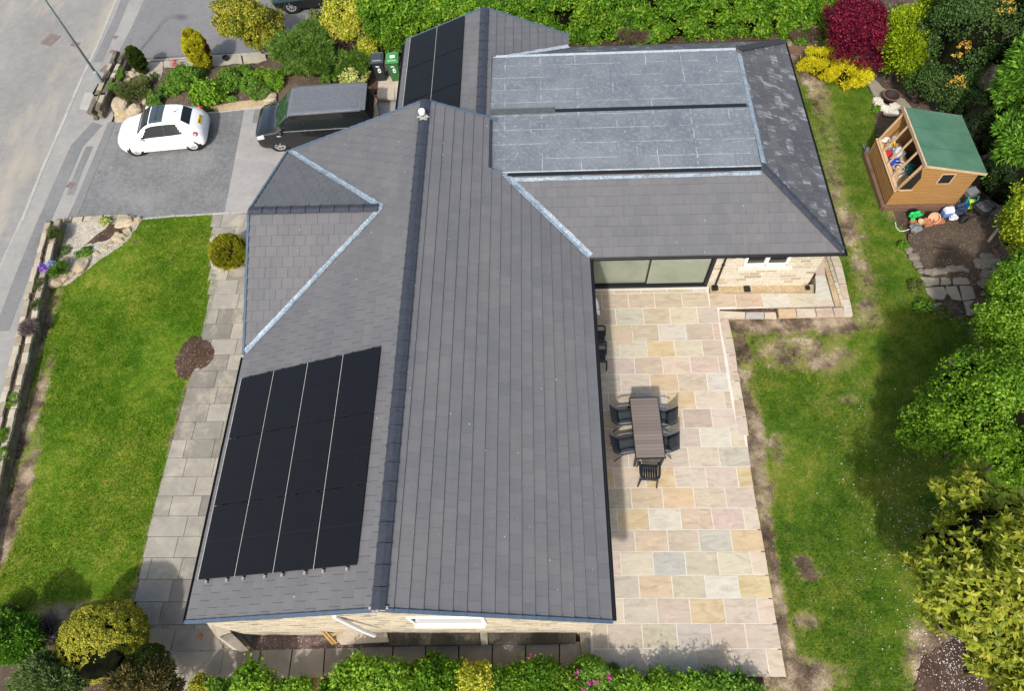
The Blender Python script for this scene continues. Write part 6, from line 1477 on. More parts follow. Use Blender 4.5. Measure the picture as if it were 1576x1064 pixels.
for k in range(4):
    f = k/3; p_ = at(486+28*f, 962+28*f, .5-.55*f); mb = MB(); mb.beam(p_, p_+Vector((.42-.1*f, .12, .0)), .07, .03); mb.build('slat', A_TREAT, tg)
tag(tg, 'small leaning timber frame of treated slats against the gable wall', 'timber frame')
tc_ = wempty('timber_crate', at(485, 1048, -.5)); mb = MB()
for x, y in ((476, 1036), (503, 1042)): pass
o0 = at(478, 1040, .0); mb.beam(o0, at(506, 1047, .0), .05, .10); mb.build('top_rail', A_TREAT, tc_)
for x in (476, 485, 494): mb = MB(); p_ = at(x, 1042+(x-476)*.2, .0); mb.beam(p_, p_+Vector((.02, -.9, -.1)), .045, .05); mb.build('upright', A_TREAT, tc_)
for k in range(4): mb = MB(); p_ = at(476, 1047+k*6, -.04); mb.beam(p_, p_+Vector((.40, -.02, 0)), .03, .03); mb.build('slat', A_TREAT, tc_)
tag(tc_, 'slatted treated timber rack standing in the bottom border', 'rack')
thing1('red_ball', 'small orange-red ball on the path corner', 'ball', 309, 980, GL+.05, lambda m: m.blob((0, 0, .04), (.05, .05, .04), 2, .05, 8), P_('orange_red', (.6, .06, .02)))
# neighbour's house beyond the hedge
nh = wempty('neighbour_house', (0, 17.2, GL)); mb = MB(); mb.box((1.5, 17.6, 1.2), (17.0, .3, 4.2)); mb.build('wall', A_WALLX, nh)
mb = MB(); mb.box((1.5, 21, 3.9), (17.6, 7.2, 1.2), taper=.5); mb.build('roof', A_TILE, nh)
for x in (-5.3, 1.2, 6.2):
    mb = MB(); mb.box((x, 17.42, 1.4), (1.3, .08, 1.2)); wn = mb.build('window', A_WHITE, nh); mb = MB(); mb.box((x, 17.37, 1.4), (1.1, .03, 1.0)); mb.build('pane', A_GLASSDK, wn)
mb = MB(); mb.box((-6.6, 17.42, .3), (.9, .08, 2.1)); mb.build('door', A_BLACK, nh)
tag(nh, 'neighbouring cream stone house just showing beyond the long hedge', 'house')
# ------------------------------------------------------------------ planting
def unit(v): return v/np.maximum(np.linalg.norm(v, axis=-1, keepdims=True), 1e-9)
def leaves(name, P, D, l, w_, mat, parent, style='oval', up=.35, kind=None, spread=.6):
    """P points (n,3), D outward directions; every leaf is its own small face"""
    n = len(P); D = unit(D)
    if style == 'rosette':
        k = 7; ax = unit(D+np.array([0, 0, up])+RNG.normal(0, .25, (n, 3))); P = np.repeat(P, k, 0); ax = np.repeat(ax, k, 0)
        t = unit(np.cross(ax, RNG.normal(0, 1, (n*k, 3)))); T = unit(t+ax*RNG.uniform(.1, .7, (n*k, 1))); N = unit(np.cross(np.cross(T, ax), T)); n = n*k
    elif style in ('needle', 'spray'):
        T = unit(D+RNG.normal(0, spread, (n, 3))+np.array([0, 0, up])); N = unit(np.cross(T, RNG.normal(0, 1, (n, 3))))
    else:
        N = unit(D+RNG.normal(0, spread, (n, 3))+np.array([0, 0, up])); T = unit(np.cross(N, RNG.normal(0, 1, (n, 3))))
    B = np.cross(N, T); s = RNG.uniform(.65, 1.3, (n, 1)); L = l*s; Wd = w_*s*RNG.uniform(.8, 1.2, (n, 1))
    if style == 'needle':
        V = np.stack([P-B*Wd/2, P+B*Wd/2, P+T*L], 1).reshape(-1, 3); F = np.arange(n*3).reshape(n, 3)
    elif style == 'spray':
        # a flat frond: centre point plus toothed outline folded along the middle
        q = [P, P+T*L*.35+B*Wd*.55+N*Wd*.15, P+T*L*.62+B*Wd*.25, P+T*L, P+T*L*.62-B*Wd*.25, P+T*L*.35-B*Wd*.55+N*Wd*.15]
        V = np.stack(q, 1).reshape(-1, 3); F = np.arange(n*6).reshape(n, 6)
    else:
        V = np.stack([P, P+T*L*.45+B*Wd*.5+N*Wd*.22, P+T*L, P+T*L*.45-B*Wd*.5+N*Wd*.22], 1).reshape(-1, 3); F = np.arange(n*4).reshape(n, 4)
    return quads_mesh(name, V, F, mat, parent, kind)
def clumps(c, r_, nc, rc, low=-.35, shell=.72, seed=0):
    rg = np.random.default_rng(seed+11); d = unit(rg.normal(0, 1, (nc*3, 3))); d = d[d[:, 2] > low][:nc]
    rad = rg.uniform(shell, 1.0, (len(d), 1)); C_ = np.array(c)+d*rad*np.array(r_); R2 = rc*rg.uniform(.65, 1.3, len(d)); return C_, R2, d
def crown_pts(c, r_, n, nc, rc, low=-.35, shell=.72, seed=0, fill=.15, squash=1.0, lobes=0):
    if lobes:
        rg = np.random.default_rng(seed+99); Ps, Ds = [], []
        for i in range(lobes):
            d = unit(rg.normal(0, 1, 3)+np.array([0, 0, .25])); f = rg.uniform(.5, .88); sz = rg.uniform(.30, .52) if lobes < 12 else rg.uniform(.18, .42)
            cc = np.array(c)+d*np.array(r_)*f; rr = np.array(r_)*sz*np.array([rg.uniform(.8, 1.4), rg.uniform(.8, 1.4), .75])
            P, D = crown_pts(cc, rr, n//lobes, max(8, nc//lobes*2), rc*.75, low, shell, seed+i*7, .05, squash); Ps.append(P); Ds.append(D)
        P, D = crown_pts(c, np.array(r_)*.62, n//4, nc//2, rc, low, shell, seed, fill, squash); Ps.append(P); Ds.append(D)
        return np.vstack(Ps), np.vstack(Ds)
    C_, R2, d = clumps(c, r_, nc, rc, low, shell, seed); k = RNG.integers(0, len(C_), n)
    e = unit(RNG.normal(0, 1, (n, 3))+d[k]*.55); P = C_[k]+e*(R2[k][:, None])*(RNG.uniform(.55, 1, (n, 1))**.5)*np.array([1, 1, squash]); D = e*.7+d[k]*.5
    m = int(n*fill)
    if m:
        e2 = unit(RNG.normal(0, 1, (m, 3))); P2 = np.array(c)+e2*np.array(r_)*(RNG.uniform(0, 1, (m, 1))**.4)*.85; P = np.vstack([P, P2]); D = np.vstack([D, e2])
    return P, D
A_INNER = m_plain('inner_shade', (.008, .009, .005, 1), 1.0, vary=.5, sc=3, spec=0)  # near-black core colour: paints the shade inside crowns and hedge
A_TWIG = m_plain('brown_twigs', (.10, .07, .05, 1), .9, vary=.4)
def plant(name, label, cat, px, py, zc, rpx, ry, rz, base, n, lw, mat, style='oval', nc=30, rc=.3, low=-.35, shell=.72, up=.35, group=None, core=.62, seed=None, part='foliage', trunk=.05, kx=None, spread=.6, tz=None, fill=.15, squash=1.0, lobes=0, tdx=0, shoots=0, shl=.35, twig=0):
    c = at(px, py, zc); rx = kx or rpx*depth(c)/CAMF; seed = seed if seed is not None else int(px*3+py)
    g = G(c.x) if base is None else base; root = empty(name, (c.x+tdx, c.y, g)); cc = (-tdx, 0, zc-g)
    rc_ = rc*min(rx, rz if rz < rx else rx)
    P, D = crown_pts(cc, (rx-rc_*.6, ry*rx-rc_*.6, rz-rc_*.5), n, nc, rc_, low, shell, seed, fill, squash, lobes)
    if twig:
        m = twig; k = RNG.integers(0, len(P), len(P)//m); P = np.repeat(P[k], m, 0)+RNG.normal(0, lw[0]*.75, (len(k)*m, 3)); D = np.repeat(D[k], m, 0)
    if shoots:
        rg = np.random.default_rng(seed+5); k = rg.integers(0, len(P), shoots); k = k[P[k, 2] > cc[2]-.2*rz]; m = 9
        dr = unit(unit(D[k])*.7+np.array([0, 0, .8])+rg.normal(0, .25, (len(k), 3))); tt = np.linspace(.1, 1, m)[None, :, None]*shl*rx*rg.uniform(.5, 1.3, (len(k), 1, 1))
        Q = (P[k][:, None, :]+dr[:, None, :]*tt+rg.normal(0, lw[1]*.4, (len(k), m, 3))).reshape(-1, 3); P = np.vstack([P, Q]); D = np.vstack([D, unit(np.repeat(dr, m, 0)+rg.normal(0, .8, (len(Q), 3)))])
    P[:, 2] = np.maximum(P[:, 2], .02)
    leaves(part, P, D, lw[0], lw[1], mat, root, style, up, spread=spread)
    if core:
        mb = MB(); mb.blob(cc, (rx*core, ry*rx*core, rz*core), seed, .15, 8); mb.build('inner_shade', A_INNER, root)  # solid dark core blocks see-through and stands in for shade between leaves
    if trunk:
        mb = MB(); rg = random.Random(seed)
        mb.tube([(0, 0, -.1), (cc[0]*.3+rg.uniform(-.05, .05), rg.uniform(-.05, .05), cc[2]*.5), (cc[0], 0, cc[2]+rz*.3)], [trunk*1.3, trunk, trunk*.5], 8)
        for k in range(7):
            a = k*.9+rg.uniform(-.3, .3); h = cc[2]*(.35+.07*k); e = Vector((cc[0]+math.cos(a)*rx*.8, math.sin(a)*rx*ry*.8, cc[2]+rz*rg.uniform(-.2, .5)))
            mb.tube([(0, 0, h), tuple((Vector((0, 0, h))+e)*.5+Vector((0, 0, -.08*rz))), tuple(e)], [trunk*.6, trunk*.4, trunk*.15], 6)
        mb.build('trunk' if trunk > .06 else 'stem', A_BARKT, root)
    tag(root, label, cat, group); return root
C4 = lambda *a: [tuple(x)+(1,) for x in a]
L_GOLD = m_leaf('leaf_orange_green', C4((.04, .08, .008), (.13, .18, .015), (.32, .30, .03), (.60, .44, .08)))
L_YCON = m_leaf('leaf_yellow_conifer', C4((.20, .22, .01), (.48, .46, .02), (.72, .66, .04)), brown=((.07, .035, .015, 1), .9, .50))
L_DCON = m_leaf('leaf_dark_conifer', C4((.02, .045, .008), (.05, .085, .012), (.11, .13, .02)))
L_MID = m_leaf('leaf_mid_green', C4((.03, .085, .008), (.08, .18, .015), (.15, .29, .035), (.26, .40, .07)))
L_LIME = m_leaf('leaf_lime', C4((.04, .12, .008), (.11, .24, .015), (.21, .37, .03), (.36, .48, .06)))
L_FERN = m_leaf('leaf_feathery', C4((.03, .075, .010), (.07, .15, .018), (.14, .25, .04), (.26, .37, .11)))
L_OLIVE = m_leaf('leaf_olive', C4((.04, .06, .015), (.09, .12, .03), (.16, .19, .06), (.24, .26, .11)))
L_VARY = m_leaf('leaf_variegated', C4((.08, .14, .01), (.25, .30, .02), (.48, .46, .04), (.68, .64, .22)))
L_CREAM = m_leaf('leaf_cream', C4((.18, .24, .04), (.45, .50, .14), (.70, .70, .35)))
L_LAUREL = m_leaf('leaf_laurel', C4((.015, .055, .004), (.055, .15, .010), (.14, .28, .018), (.32, .44, .045)), .3, .45)
L_MAPLE = m_leaf('leaf_maple_red', C4((.03, .002, .010), (.085, .005, .02), (.17, .012, .035), (.30, .03, .06)), .25)
L_YEL = m_leaf('leaf_bright_yellow', C4((.32, .34, .01), (.62, .56, .015), (.85, .76, .05)), .25)
L_YGC = m_leaf('leaf_yellow_green_conifer', C4((.06, .12, .005), (.20, .30, .01), (.42, .52, .02)), .25)
L_HOLLY = m_leaf('leaf_holly', C4((.012, .032, .006), (.025, .06, .012), (.055, .105, .025), (.12, .18, .06)), .1, .45)
L_CEDAR = m_leaf('leaf_bright_conifer', C4((.03, .09, .008), (.08, .20, .018), (.17, .35, .035), (.28, .45, .07)), .3)
L_DHEDGE = m_leaf('leaf_dark_hedge', C4((.006, .014, .004), (.014, .03, .008), (.03, .05, .015)), .1)
L_HYEL = m_leaf('leaf_yellow_holly', C4((.03, .08, .006), (.12, .22, .01), (.35, .42, .02), (.62, .60, .06)), .2, .35)
L_TREE = m_leaf('leaf_bright_tree', C4((.025, .07, .004), (.08, .18, .010), (.17, .32, .022), (.32, .50, .06)), .3, .35)
L_MAG = m_leaf('leaf_magnolia', C4((.045, .085, .008), (.14, .185, .015), (.29, .31, .03), (.45, .43, .08)), .25, .35)
L_DOME = m_leaf('leaf_golden_dome', C4((.05, .08, .008), (.18, .20, .015), (.36, .33, .03), (.50, .46, .07)), .15)
L_BLUE = m_leaf('leaf_blue_green', C4((.05, .08, .02), (.11, .17, .045), (.21, .28, .10)), .15)
L_HEATH = m_leaf('leaf_grey_heather', C4((.10, .07, .075), (.2, .16, .16), (.3, .27, .25)), .1)
L_BRONZE = m_leaf('leaf_bronze_tips', C4((.03, .045, .012), (.08, .09, .025), (.2, .16, .06), (.33, .25, .11)), .15)
L_PURP = m_leaf('petal_purple', C4((.18, .07, .40), (.32, .16, .62)), .2)
L_PINK = m_leaf('petal_magenta', C4((.4, .02, .22), (.62, .06, .36)), .2)
L_ORANGE = m_leaf('flower_orange', C4((.35, .20, .02), (.62, .38, .06)), .2)
L_ROUND = m_leaf('leaf_golden_yew', C4((.07, .10, .006), (.24, .25, .015), (.48, .44, .04)), .15)
# --- bed between the drives
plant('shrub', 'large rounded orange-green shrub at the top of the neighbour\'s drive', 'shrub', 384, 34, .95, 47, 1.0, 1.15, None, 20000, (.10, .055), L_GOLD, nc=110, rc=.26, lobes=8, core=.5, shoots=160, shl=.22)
plant('conifer', 'egg-shaped yellow conifer with a brown scorched side', 'conifer', 303, 76, .45, 18, 1.0, .95, None, 26000, (.07, .028), L_YCON, 'needle', nc=160, rc=.2, shell=.9, core=.75, low=-.95, up=.8)
plant('conifer', 'small dark green egg-shaped conifer by the corner wall', 'conifer', 211, 92, .1, 12, 1.0, .68, None, 16000, (.05, .024), L_DCON, 'needle', nc=120, rc=.2, shell=.9, core=.75, low=-.95, up=.8)
plant('shrub', 'bright mid-green leafy shrub above the white car roof', 'shrub', 283, 120, -.2, 33, .75, .55, None, 14000, (.065, .038), L_MID, nc=60, rc=.3, lobes=6, core=.5, shoots=160, shl=.22)
plant('shrub', 'lime-green large-leaved shrub beside the rear of the white car', 'shrub', 318, 146, -.2, 26, .65, .48, None, 2600, (.12, .08), L_LIME, nc=36, rc=.34, shoots=60, shl=.35, twig=7)
plant('shrub', 'loose green shrub between the yellow conifer and the stony path', 'shrub', 352, 124, -.3, 20, .9, .45, None, 3600, (.07, .04), L_MID, nc=30, rc=.35, shoots=60, shl=.35)
plant('shrub', 'small green shrub in the bed left of the van, next to the gravel', 'shrub', 388, 130, -.35, 20, .95, .42, None, 3600, (.06, .035), L_MID, nc=30, rc=.35, shoots=60, shl=.35)
plant('shrub', 'small pale green shrub just left of the van windscreen', 'shrub', 424, 125, -.35, 15, 1.1, .40, None, 3000, (.06, .035), L_LIME, nc=24, rc=.38, shoots=60, shl=.35, twig=7)
plant('shrub', 'low olive brown spreading shrub behind the tan boulders', 'shrub', 205, 141, -.35, 27, .70, .38, None, 7000, (.09, .018), L_OLIVE, 'needle', nc=40, rc=.4, up=.6, shoots=60, shl=.35)
plant('shrub', 'dark green low shrub at the white car windscreen', 'shrub', 240, 154, -.4, 17, .75, .32, None, 2200, (.07, .04), L_FERN, nc=22, rc=.4, shoots=60, shl=.35)
plant('ground_cover', 'green cushion plant on the end of the corner wall', 'plant', 175, 134, -.25, 9, 1.0, .2, None, 1800, (.035, .02), L_MID, nc=20, rc=.4, trunk=0)
plant('ground_cover', 'strip of green cushion plant growing between the two wall rows', 'plant', 185, 113, -.27, 6, 2.2, .13, None, 1500, (.03, .02), L_MID, nc=24, rc=.5, trunk=0, core=0)
plant('flower', 'little pink-red flowers above the leafy shrub', 'flower', 268, 97, -.2, 6, 1.0, .2, None, 120, (.06, .05), m_leaf('petal_pink_red', C4((.5, .06, .1), (.65, .2, .25))), nc=8, rc=.5, core=0, trunk=0)
plant('small_plant', 'small green plant in a dark hole in the bed paving', 'plant', 236, 118, -.45, 8, .8, .1, None, 200, (.07, .03), L_MID, nc=8, rc=.5, core=0, trunk=0)
plant('shrub', 'large feathery dark green shrub with wispy tips beyond the van', 'shrub', 472, 84, .35, 55, .85, 1.0, None, 42000, (.17, .030), L_FERN, 'needle', nc=90, rc=.34, up=.35, squash=1.1, lobes=9, core=.5, shoots=160, shl=.22)
plant('shrub', 'smaller feathery dark green shrub beside the charcoal bin', 'shrub', 545, 102, .0, 26, .85, .5, None, 9000, (.15, .028), L_FERN, 'needle', nc=36, rc=.4, up=.1, shoots=60, shl=.35)
plant('shrub', 'yellow variegated rounded shrub at the left end of the hedge', 'shrub', 530, 30, .9, 34, 1.0, 1.0, None, 12000, (.09, .055), L_VARY, nc=60, rc=.32, shoots=60, shl=.35)
plant('shrub', 'olive green shrub squeezed left of the yellow variegated one', 'shrub', 489, 38, .5, 12, 1.2, .7, None, 2500, (.09, .04), L_OLIVE, nc=24, rc=.4, shoots=60, shl=.35)
plant('shrub', 'yellow-green shrub directly behind the two bins', 'shrub', 566, 76, .2, 17, 1.0, .5, None, 3000, (.07, .045), L_VARY, nc=30, rc=.38, shoots=60, shl=.35)
plant('shrub', 'cream-leaved low shrub above the van roof', 'shrub', 546, 120, -.1, 22, .6, .35, None, 1600, (.11, .06), L_CREAM, nc=26, rc=.4, shoots=60, shl=.35)
plant('shrub', 'dark green leafy shrub against the rear wing above the green bin', 'shrub', 607, 66, .3, 13, 1.3, .7, None, 3200, (.09, .05), L_LAUREL, nc=26, rc=.4, shoots=60, shl=.35, twig=7, spread=1.1)
plant('twiggy_shrub', 'bare brown twiggy growth under the variegated shrub', 'shrub', 528, 66, .1, 24, .6, .45, None, 5000, (.16, .012), m_leaf('bare_twigs', C4((.08, .05, .04), (.2, .14, .11)), 0), 'needle', nc=30, rc=.4, core=.5)
# --- long laurel hedge behind the house
hd = wempty('hedge', (2.0, 13.6, GR)); tag(hd, 'long bright green laurel hedge running behind the whole bungalow', 'hedge')
def hedge_leaves(parent, x0, x1, yf, depth_, z0, z1, n, lw, mat, seed=0, part='foliage'):
    rg = np.random.default_rng(seed); nc = int((x1-x0)*34)
    a = rg.uniform(0, 1, nc); f = rg.uniform(0, 1, nc) < .5
    X = rg.uniform(x0, x1, nc); Yb = yf(X); Y = np.where(f, Yb+rg.uniform(0, .25, nc), Yb+rg.uniform(0, depth_, nc)); Z = np.where(f, z0+(z1-z0)*rg.uniform(.08, 1, nc), z1-rg.uniform(0, .12, nc))
    C_ = np.stack([X, Y, Z], -1); D0 = np.where(f[:, None], np.array([[0, -1, .35]]), np.array([[0, -.15, 1]])); k = RNG.integers(0, nc, n)
    e = unit(RNG.normal(0, 1, (n, 3))+D0[k]*.8); P = C_[k]+e*RNG.uniform(.15, .38, (n, 1)); leaves(part, P, e*.6+D0[k]*.6, lw[0], lw[1], mat, parent, 'oval', .2)
hy = lambda X: 13.05+.0*X+.12*np.sin(X*.9)
hedge_leaves(hd, -7.1, 13.2, hy, 2.2, GR-.2, 1.75, 110000, (.16, .07), L_LAUREL, 3)
mb = MB(); mb.box((3.1, 14.2, .60), (20.0, 1.7, 1.75)); mb.build('inner_shade', A_INNER, hd)  # dark solid box painted as the shade inside the hedge
mb = MB()
for k in range(38): x = -6.9+k*.53; mb.tube([(x, 13.7, -.3), (x+.1, 13.5, .3), (x, 13.3, .9)], .03, 6)
mb.build('stem', A_BARKT, hd)
sheet('hedge_soil', [Vector((-4.4, 9.95, -.30)), Vector((12.6, 9.2, GR-.02)), Vector((12.6, 13.6, GR-.02)), Vector((-4.4, 13.6, -.30))], A_BARK, skirt=.2)
rg_ = random.Random(4)
for i, (x, y) in enumerate([(955, 55), (930, 58), (1235, 42), (1210, 55), (890, 60), (1250, 50)]):
    pass
plant('twiggy_shrub', 'dry grey-brown twigs at the foot of the hedge near the red maple', 'shrub', 1238, 50, .2, 22, .5, .25, None, 4000, (.2, .012), bpy.data.materials['bare_twigs'], 'needle', nc=26, rc=.5, core=0, trunk=0)
plant('small_plant', 'small green weed by the hedge foot next to the yellow shrub', 'plant', 1232, 64, 0, 12, .6, .12, None, 300, (.1, .05), L_MID, nc=12, rc=.5, core=0, trunk=0)
plant('twiggy_shrub', 'dry brown twigs showing under the hedge behind the flat roof', 'shrub', 972, 54, .3, 24, .4, .25, None, 3500, (.2, .012), bpy.data.materials['bare_twigs'], 'needle', nc=26, rc=.5, core=0, trunk=0)
# --- far right corner
plant('shrub', 'bright golden yellow shrub spreading at the corner of the lawn', 'shrub', 1268, 98, .25, 36, .95, .45, None, 20000, (.11, .03), L_YEL, 'needle', nc=60, rc=.30, up=.5, shoots=60, shl=.35)
plant('shrub', 'lower golden yellow mound in front of the red maple', 'shrub', 1306, 116, .2, 33, .75, .4, None, 14000, (.11, .03), L_YEL, 'needle', nc=40, rc=.34, up=.5, shoots=60, shl=.35)
plant('maple', 'dark red Japanese maple leaning over the golden yellow shrub', 'tree', 1318, 50, 1.5, 54, 1.05, 1.2, None, 26000, (.09, .05), L_MAPLE, lobes=11, core=.5, nc=110, rc=.30, trunk=.07, part='crown', squash=.7, shoots=160, shl=.22, twig=7, spread=1.1)
plant('conifer', 'yellow-green feathery conifer right of the red maple', 'conifer', 1398, 66, 1.5, 42, 1.15, 1.8, None, 34000, (.12, .045), L_YGC, 'spray', nc=90, rc=.30, trunk=.07, part='crown', lobes=8, core=.5, shoots=160, shl=.22, twig=7)
plant('conifer', 'narrow yellow-green conifer between the first and the dark holly', 'conifer', 1432, 25, 2.2, 22, 1.2, 1.7, None, 14000, (.12, .045), L_YGC, 'spray', nc=50, rc=.36, trunk=.07, part='crown', twig=7)
plant('holly_tree', 'large dark glossy holly tree filling the top right corner', 'tree', 1478, 62, 2.2, 72, 1.1, 2.3, None, 60000, (.085, .05), L_HOLLY, nc=150, rc=.28, trunk=.12, part='crown', core=.6, lobes=12, shoots=160, shl=.22, twig=7, spread=1.1)
plant('holly_tree', 'dark glossy shrub lower down behind the fire bowl', 'shrub', 1440, 122, 1.0, 44, .8, .9, None, 16000, (.08, .045), L_HOLLY, nc=80, rc=.26, trunk=.07, twig=7, spread=1.1)
for i, (x, y, z) in enumerate(((1480, 78, 4.0), (1545, 14, 4.2), (1472, 130, 2.2))):
    plant('orange_blossom', ['orange blossom spray half way down the dark holly', 'orange blossom spray at the extreme top right', 'orange blossom spray lowest on the dark holly'][i], 'flower', x, y, z, 16, .6, .4, None, 110, (.06, .045), L_ORANGE, nc=9, rc=.22, core=0, trunk=0, group='orange blossom sprays on the dark holly')
plant('conifer', 'dark tree behind the holly in the extreme top right corner', 'conifer', 1560, 40, 2.6, 44, 1.2, 2.4, None, 18000, (.1, .05), L_HOLLY, nc=80, rc=.28, trunk=.1, part='crown', twig=7, spread=1.1)
plant('conifer', 'bright green feathery conifer right of the shed, upper', 'conifer', 1570, 135, 2.6, 46, 1.0, 2.3, None, 30000, (.22, .06), L_CEDAR, 'spray', nc=110, rc=.32, trunk=.12, part='crown', up=.15, lobes=9, core=.5, shoots=160, shl=.22)
plant('conifer', 'bright green feathery conifer right of the shed, lower', 'conifer', 1572, 220, 2.0, 42, 1.0, 1.8, None, 24000, (.2, .055), L_CEDAR, 'spray', nc=90, rc=.34, trunk=.12, part='crown', up=.15, lobes=8, core=.5, shoots=160, shl=.22)
plant('dark_hedge', 'dark clipped yew mass directly behind the shed', 'hedge', 1510, 190, .9, 36, 1.5, 1.2, None, 22000, (.07, .03), L_DHEDGE, nc=90, rc=.28, trunk=.06, core=.8)
plant('dark_hedge', 'dark yew mass lower right of the shed corner', 'hedge', 1546, 272, .8, 30, 1.5, 1.1, None, 18000, (.07, .03), L_DHEDGE, nc=80, rc=.28, trunk=.06, core=.8)
plant('shrub', 'shaded dark green shrub between holly and shed roof', 'shrub', 1480, 158, .6, 30, .8, .7, None, 9000, (.08, .045), L_HOLLY, nc=50, rc=.3, shoots=60, shl=.35, twig=7, spread=1.1)
plant('holly_bush', 'yellow-green variegated holly on the right edge below the shed', 'shrub', 1572, 345, 1.2, 36, 1.3, 1.4, None, 26000, (.09, .05), L_HYEL, nc=90, rc=.3, trunk=.07, lobes=8, core=.5, shoots=160, shl=.22, twig=7, spread=1.1)
plant('holly_bush', 'greener holly growing below the variegated one', 'shrub', 1568, 425, 1.0, 28, 1.2, 1.1, None, 10000, (.1, .055), L_LAUREL, nc=60, rc=.3, twig=7, spread=1.1)
plant('twiggy_shrub', 'grey twiggy shrub behind the fire bowl', 'shrub', 1418, 146, .2, 17, .5, .25, None, 2500, (.14, .012), bpy.data.materials['bare_twigs'], 'needle', nc=20, rc=.5, core=0, trunk=0)
plant('young_shrub', 'small yellow-green sapling over the rubble heap', 'shrub', 1536, 440, .6, 13, .7, .3, None, 240, (.14, .07), L_HYEL, nc=14, rc=.5, core=0, twig=7, spread=1.1)
# --- right hand trees
plant('tree', 'bright green tree overhanging the right edge of the lawn, upper', 'tree', 1552, 500, 2.0, 60, 1.2, 1.7, None, 17000, (.085, .048), L_TREE, nc=110, rc=.28, trunk=.1, part='crown', core=.45, lobes=9, shoots=160, shl=.22, twig=9, spread=1.1)
plant('tree', 'broad bright green tree with branches reaching over the shaded lawn', 'tree', 1508, 618, 2.9, 98, 1.0, 2.2, None, 40000, (.09, .05), L_TREE, nc=170, rc=.24, trunk=.14, part='crown', squash=.7, core=.55, lobes=20, low=-.8, tdx=1.7, shoots=160, shl=.22, twig=9, spread=1.1)
plant('magnolia', 'large-leaved yellow-green magnolia in the bottom right corner', 'tree', 1518, 885, 3.1, 118, 1.25, 2.5, None, 7500, (.15, .058), L_MAG, 'rosette', nc=190, rc=.24, trunk=.14, part='crown', core=.62, up=.5, lobes=18, low=-.7, tdx=1.6, shoots=160, shl=.22, spread=1.1)
# --- bottom edge
plant('golden_dome_shrub', 'dome of golden evergreen with a bare brown hollow in it', 'shrub', 160, 985, .25, 66, .9, .85, None, 90000, (.05, .032), L_DOME, nc=520, rc=.12, shell=.93, core=.80, low=-.25, up=.6)
hp = at(158, 1022, .8)
mb = MB(); mb.blob((0, 0, 0), (.42, .34, .20), 5, .3, 10); o = mb.build('brown_hollow', A_INNER, bpy.data.objects['golden_dome_shrub']); o.location = Vector(hp)-bpy.data.objects['golden_dome_shrub'].location
plant('shrub', 'dark green clipped shrub right of the golden dome', 'shrub', 232, 1018, .05, 26, .9, .6, None, 26000, (.05, .025), L_DCON, nc=140, rc=.2, shell=.9, core=.7, shoots=60, shl=.35)
plant('conifer', 'fluffy bright green conifer in the bottom left corner', 'conifer', 20, 992, .2, 46, .8, .8, None, 26000, (.12, .04), L_CEDAR, 'spray', nc=90, rc=.3, up=.5, lobes=7, core=.5, shoots=160, shl=.22)
plant('conifer', 'blue-green conifer along the bottom edge left of the golden dome', 'conifer', 75, 1050, .4, 62, .6, .75, None, 30000, (.12, .035), L_BLUE, 'spray', nc=90, rc=.3, up=.5, lobes=9, core=.5, shoots=160, shl=.22)
plant('heather', 'grey-purple heather mound behind the fluffy conifer', 'shrub', 66, 972, -.2, 26, .8, .4, None, 9000, (.09, .012), L_HEATH, 'needle', nc=60, rc=.3, up=.8)
plant('shrub', 'bronze-tipped wiry shrub at the bottom beneath the dark clipped one', 'shrub', 222, 1050, .35, 52, .6, .65, None, 20000, (.13, .03), L_BRONZE, 'spray', nc=70, rc=.32, up=.7, lobes=7, core=.5, shoots=160, shl=.22)
plant('shrub', 'dark low foliage at the lawn end in the bottom left', 'shrub', 8, 948, -.35, 26, .6, .3, None, 6000, (.07, .03), L_DCON, nc=40, rc=.35, shoots=60, shl=.35)
plant('shrub', 'small yellow-green shrub at the bottom beside the path', 'shrub', 312, 1056, -.2, 20, .8, .35, None, 2200, (.06, .04), L_DOME, nc=26, rc=.4, shoots=60, shl=.35)
plant('shrub', 'bright green leafy shrub with an upright shoot by the timber rack', 'shrub', 388, 1054, .1, 34, .7, .5, None, 3600, (.09, .06), L_LIME, nc=40, rc=.34, shoots=60, shl=.35, twig=7)
plant('shrub', 'dark rosette of small leaves tucked behind the bottom timber rack', 'shrub', 440, 1068, -.1, 20, .8, .35, None, 2000, (.08, .04), L_LAUREL, nc=24, rc=.4, shoots=60, shl=.35, spread=1.1)
plant('laurel', 'glossy yellow-green laurel in the bottom border', 'shrub', 590, 1046, .45, 66, .60, .80, None, 15000, (.10, .05), L_LIME, nc=90, rc=.26, lobes=8, core=.5, shoots=160, shl=.22, twig=7)
plant('laurel', 'darker glossy laurel between the lime one and the yellow-tipped shrub', 'shrub', 668, 1042, .3, 42, .8, .65, None, 10000, (.09, .05), L_LAUREL, nc=60, rc=.3, lobes=6, core=.5, shoots=160, shl=.22, twig=7, spread=1.1)
plant('shrub', 'yellow-tipped euonymus rising in the middle of the bottom border', 'shrub', 728, 1046, .25, 34, .75, .60, None, 5000, (.085, .04), L_VARY, nc=44, rc=.3, shoots=60, shl=.35)
plant('azalea', 'green azalea with scattered magenta flowers near the patio corner', 'shrub', 832, 1046, .25, 62, .60, .60, None, 20000, (.09, .028), L_LAUREL, nc=80, rc=.28, lobes=7, core=.5, shoots=160, shl=.22, twig=7, spread=1.1)
plant('azalea', 'second green azalea with magenta flowers reaching the patio corner', 'shrub', 915, 1044, .2, 44, .75, .55, None, 13000, (.09, .028), L_MID, nc=60, rc=.28)
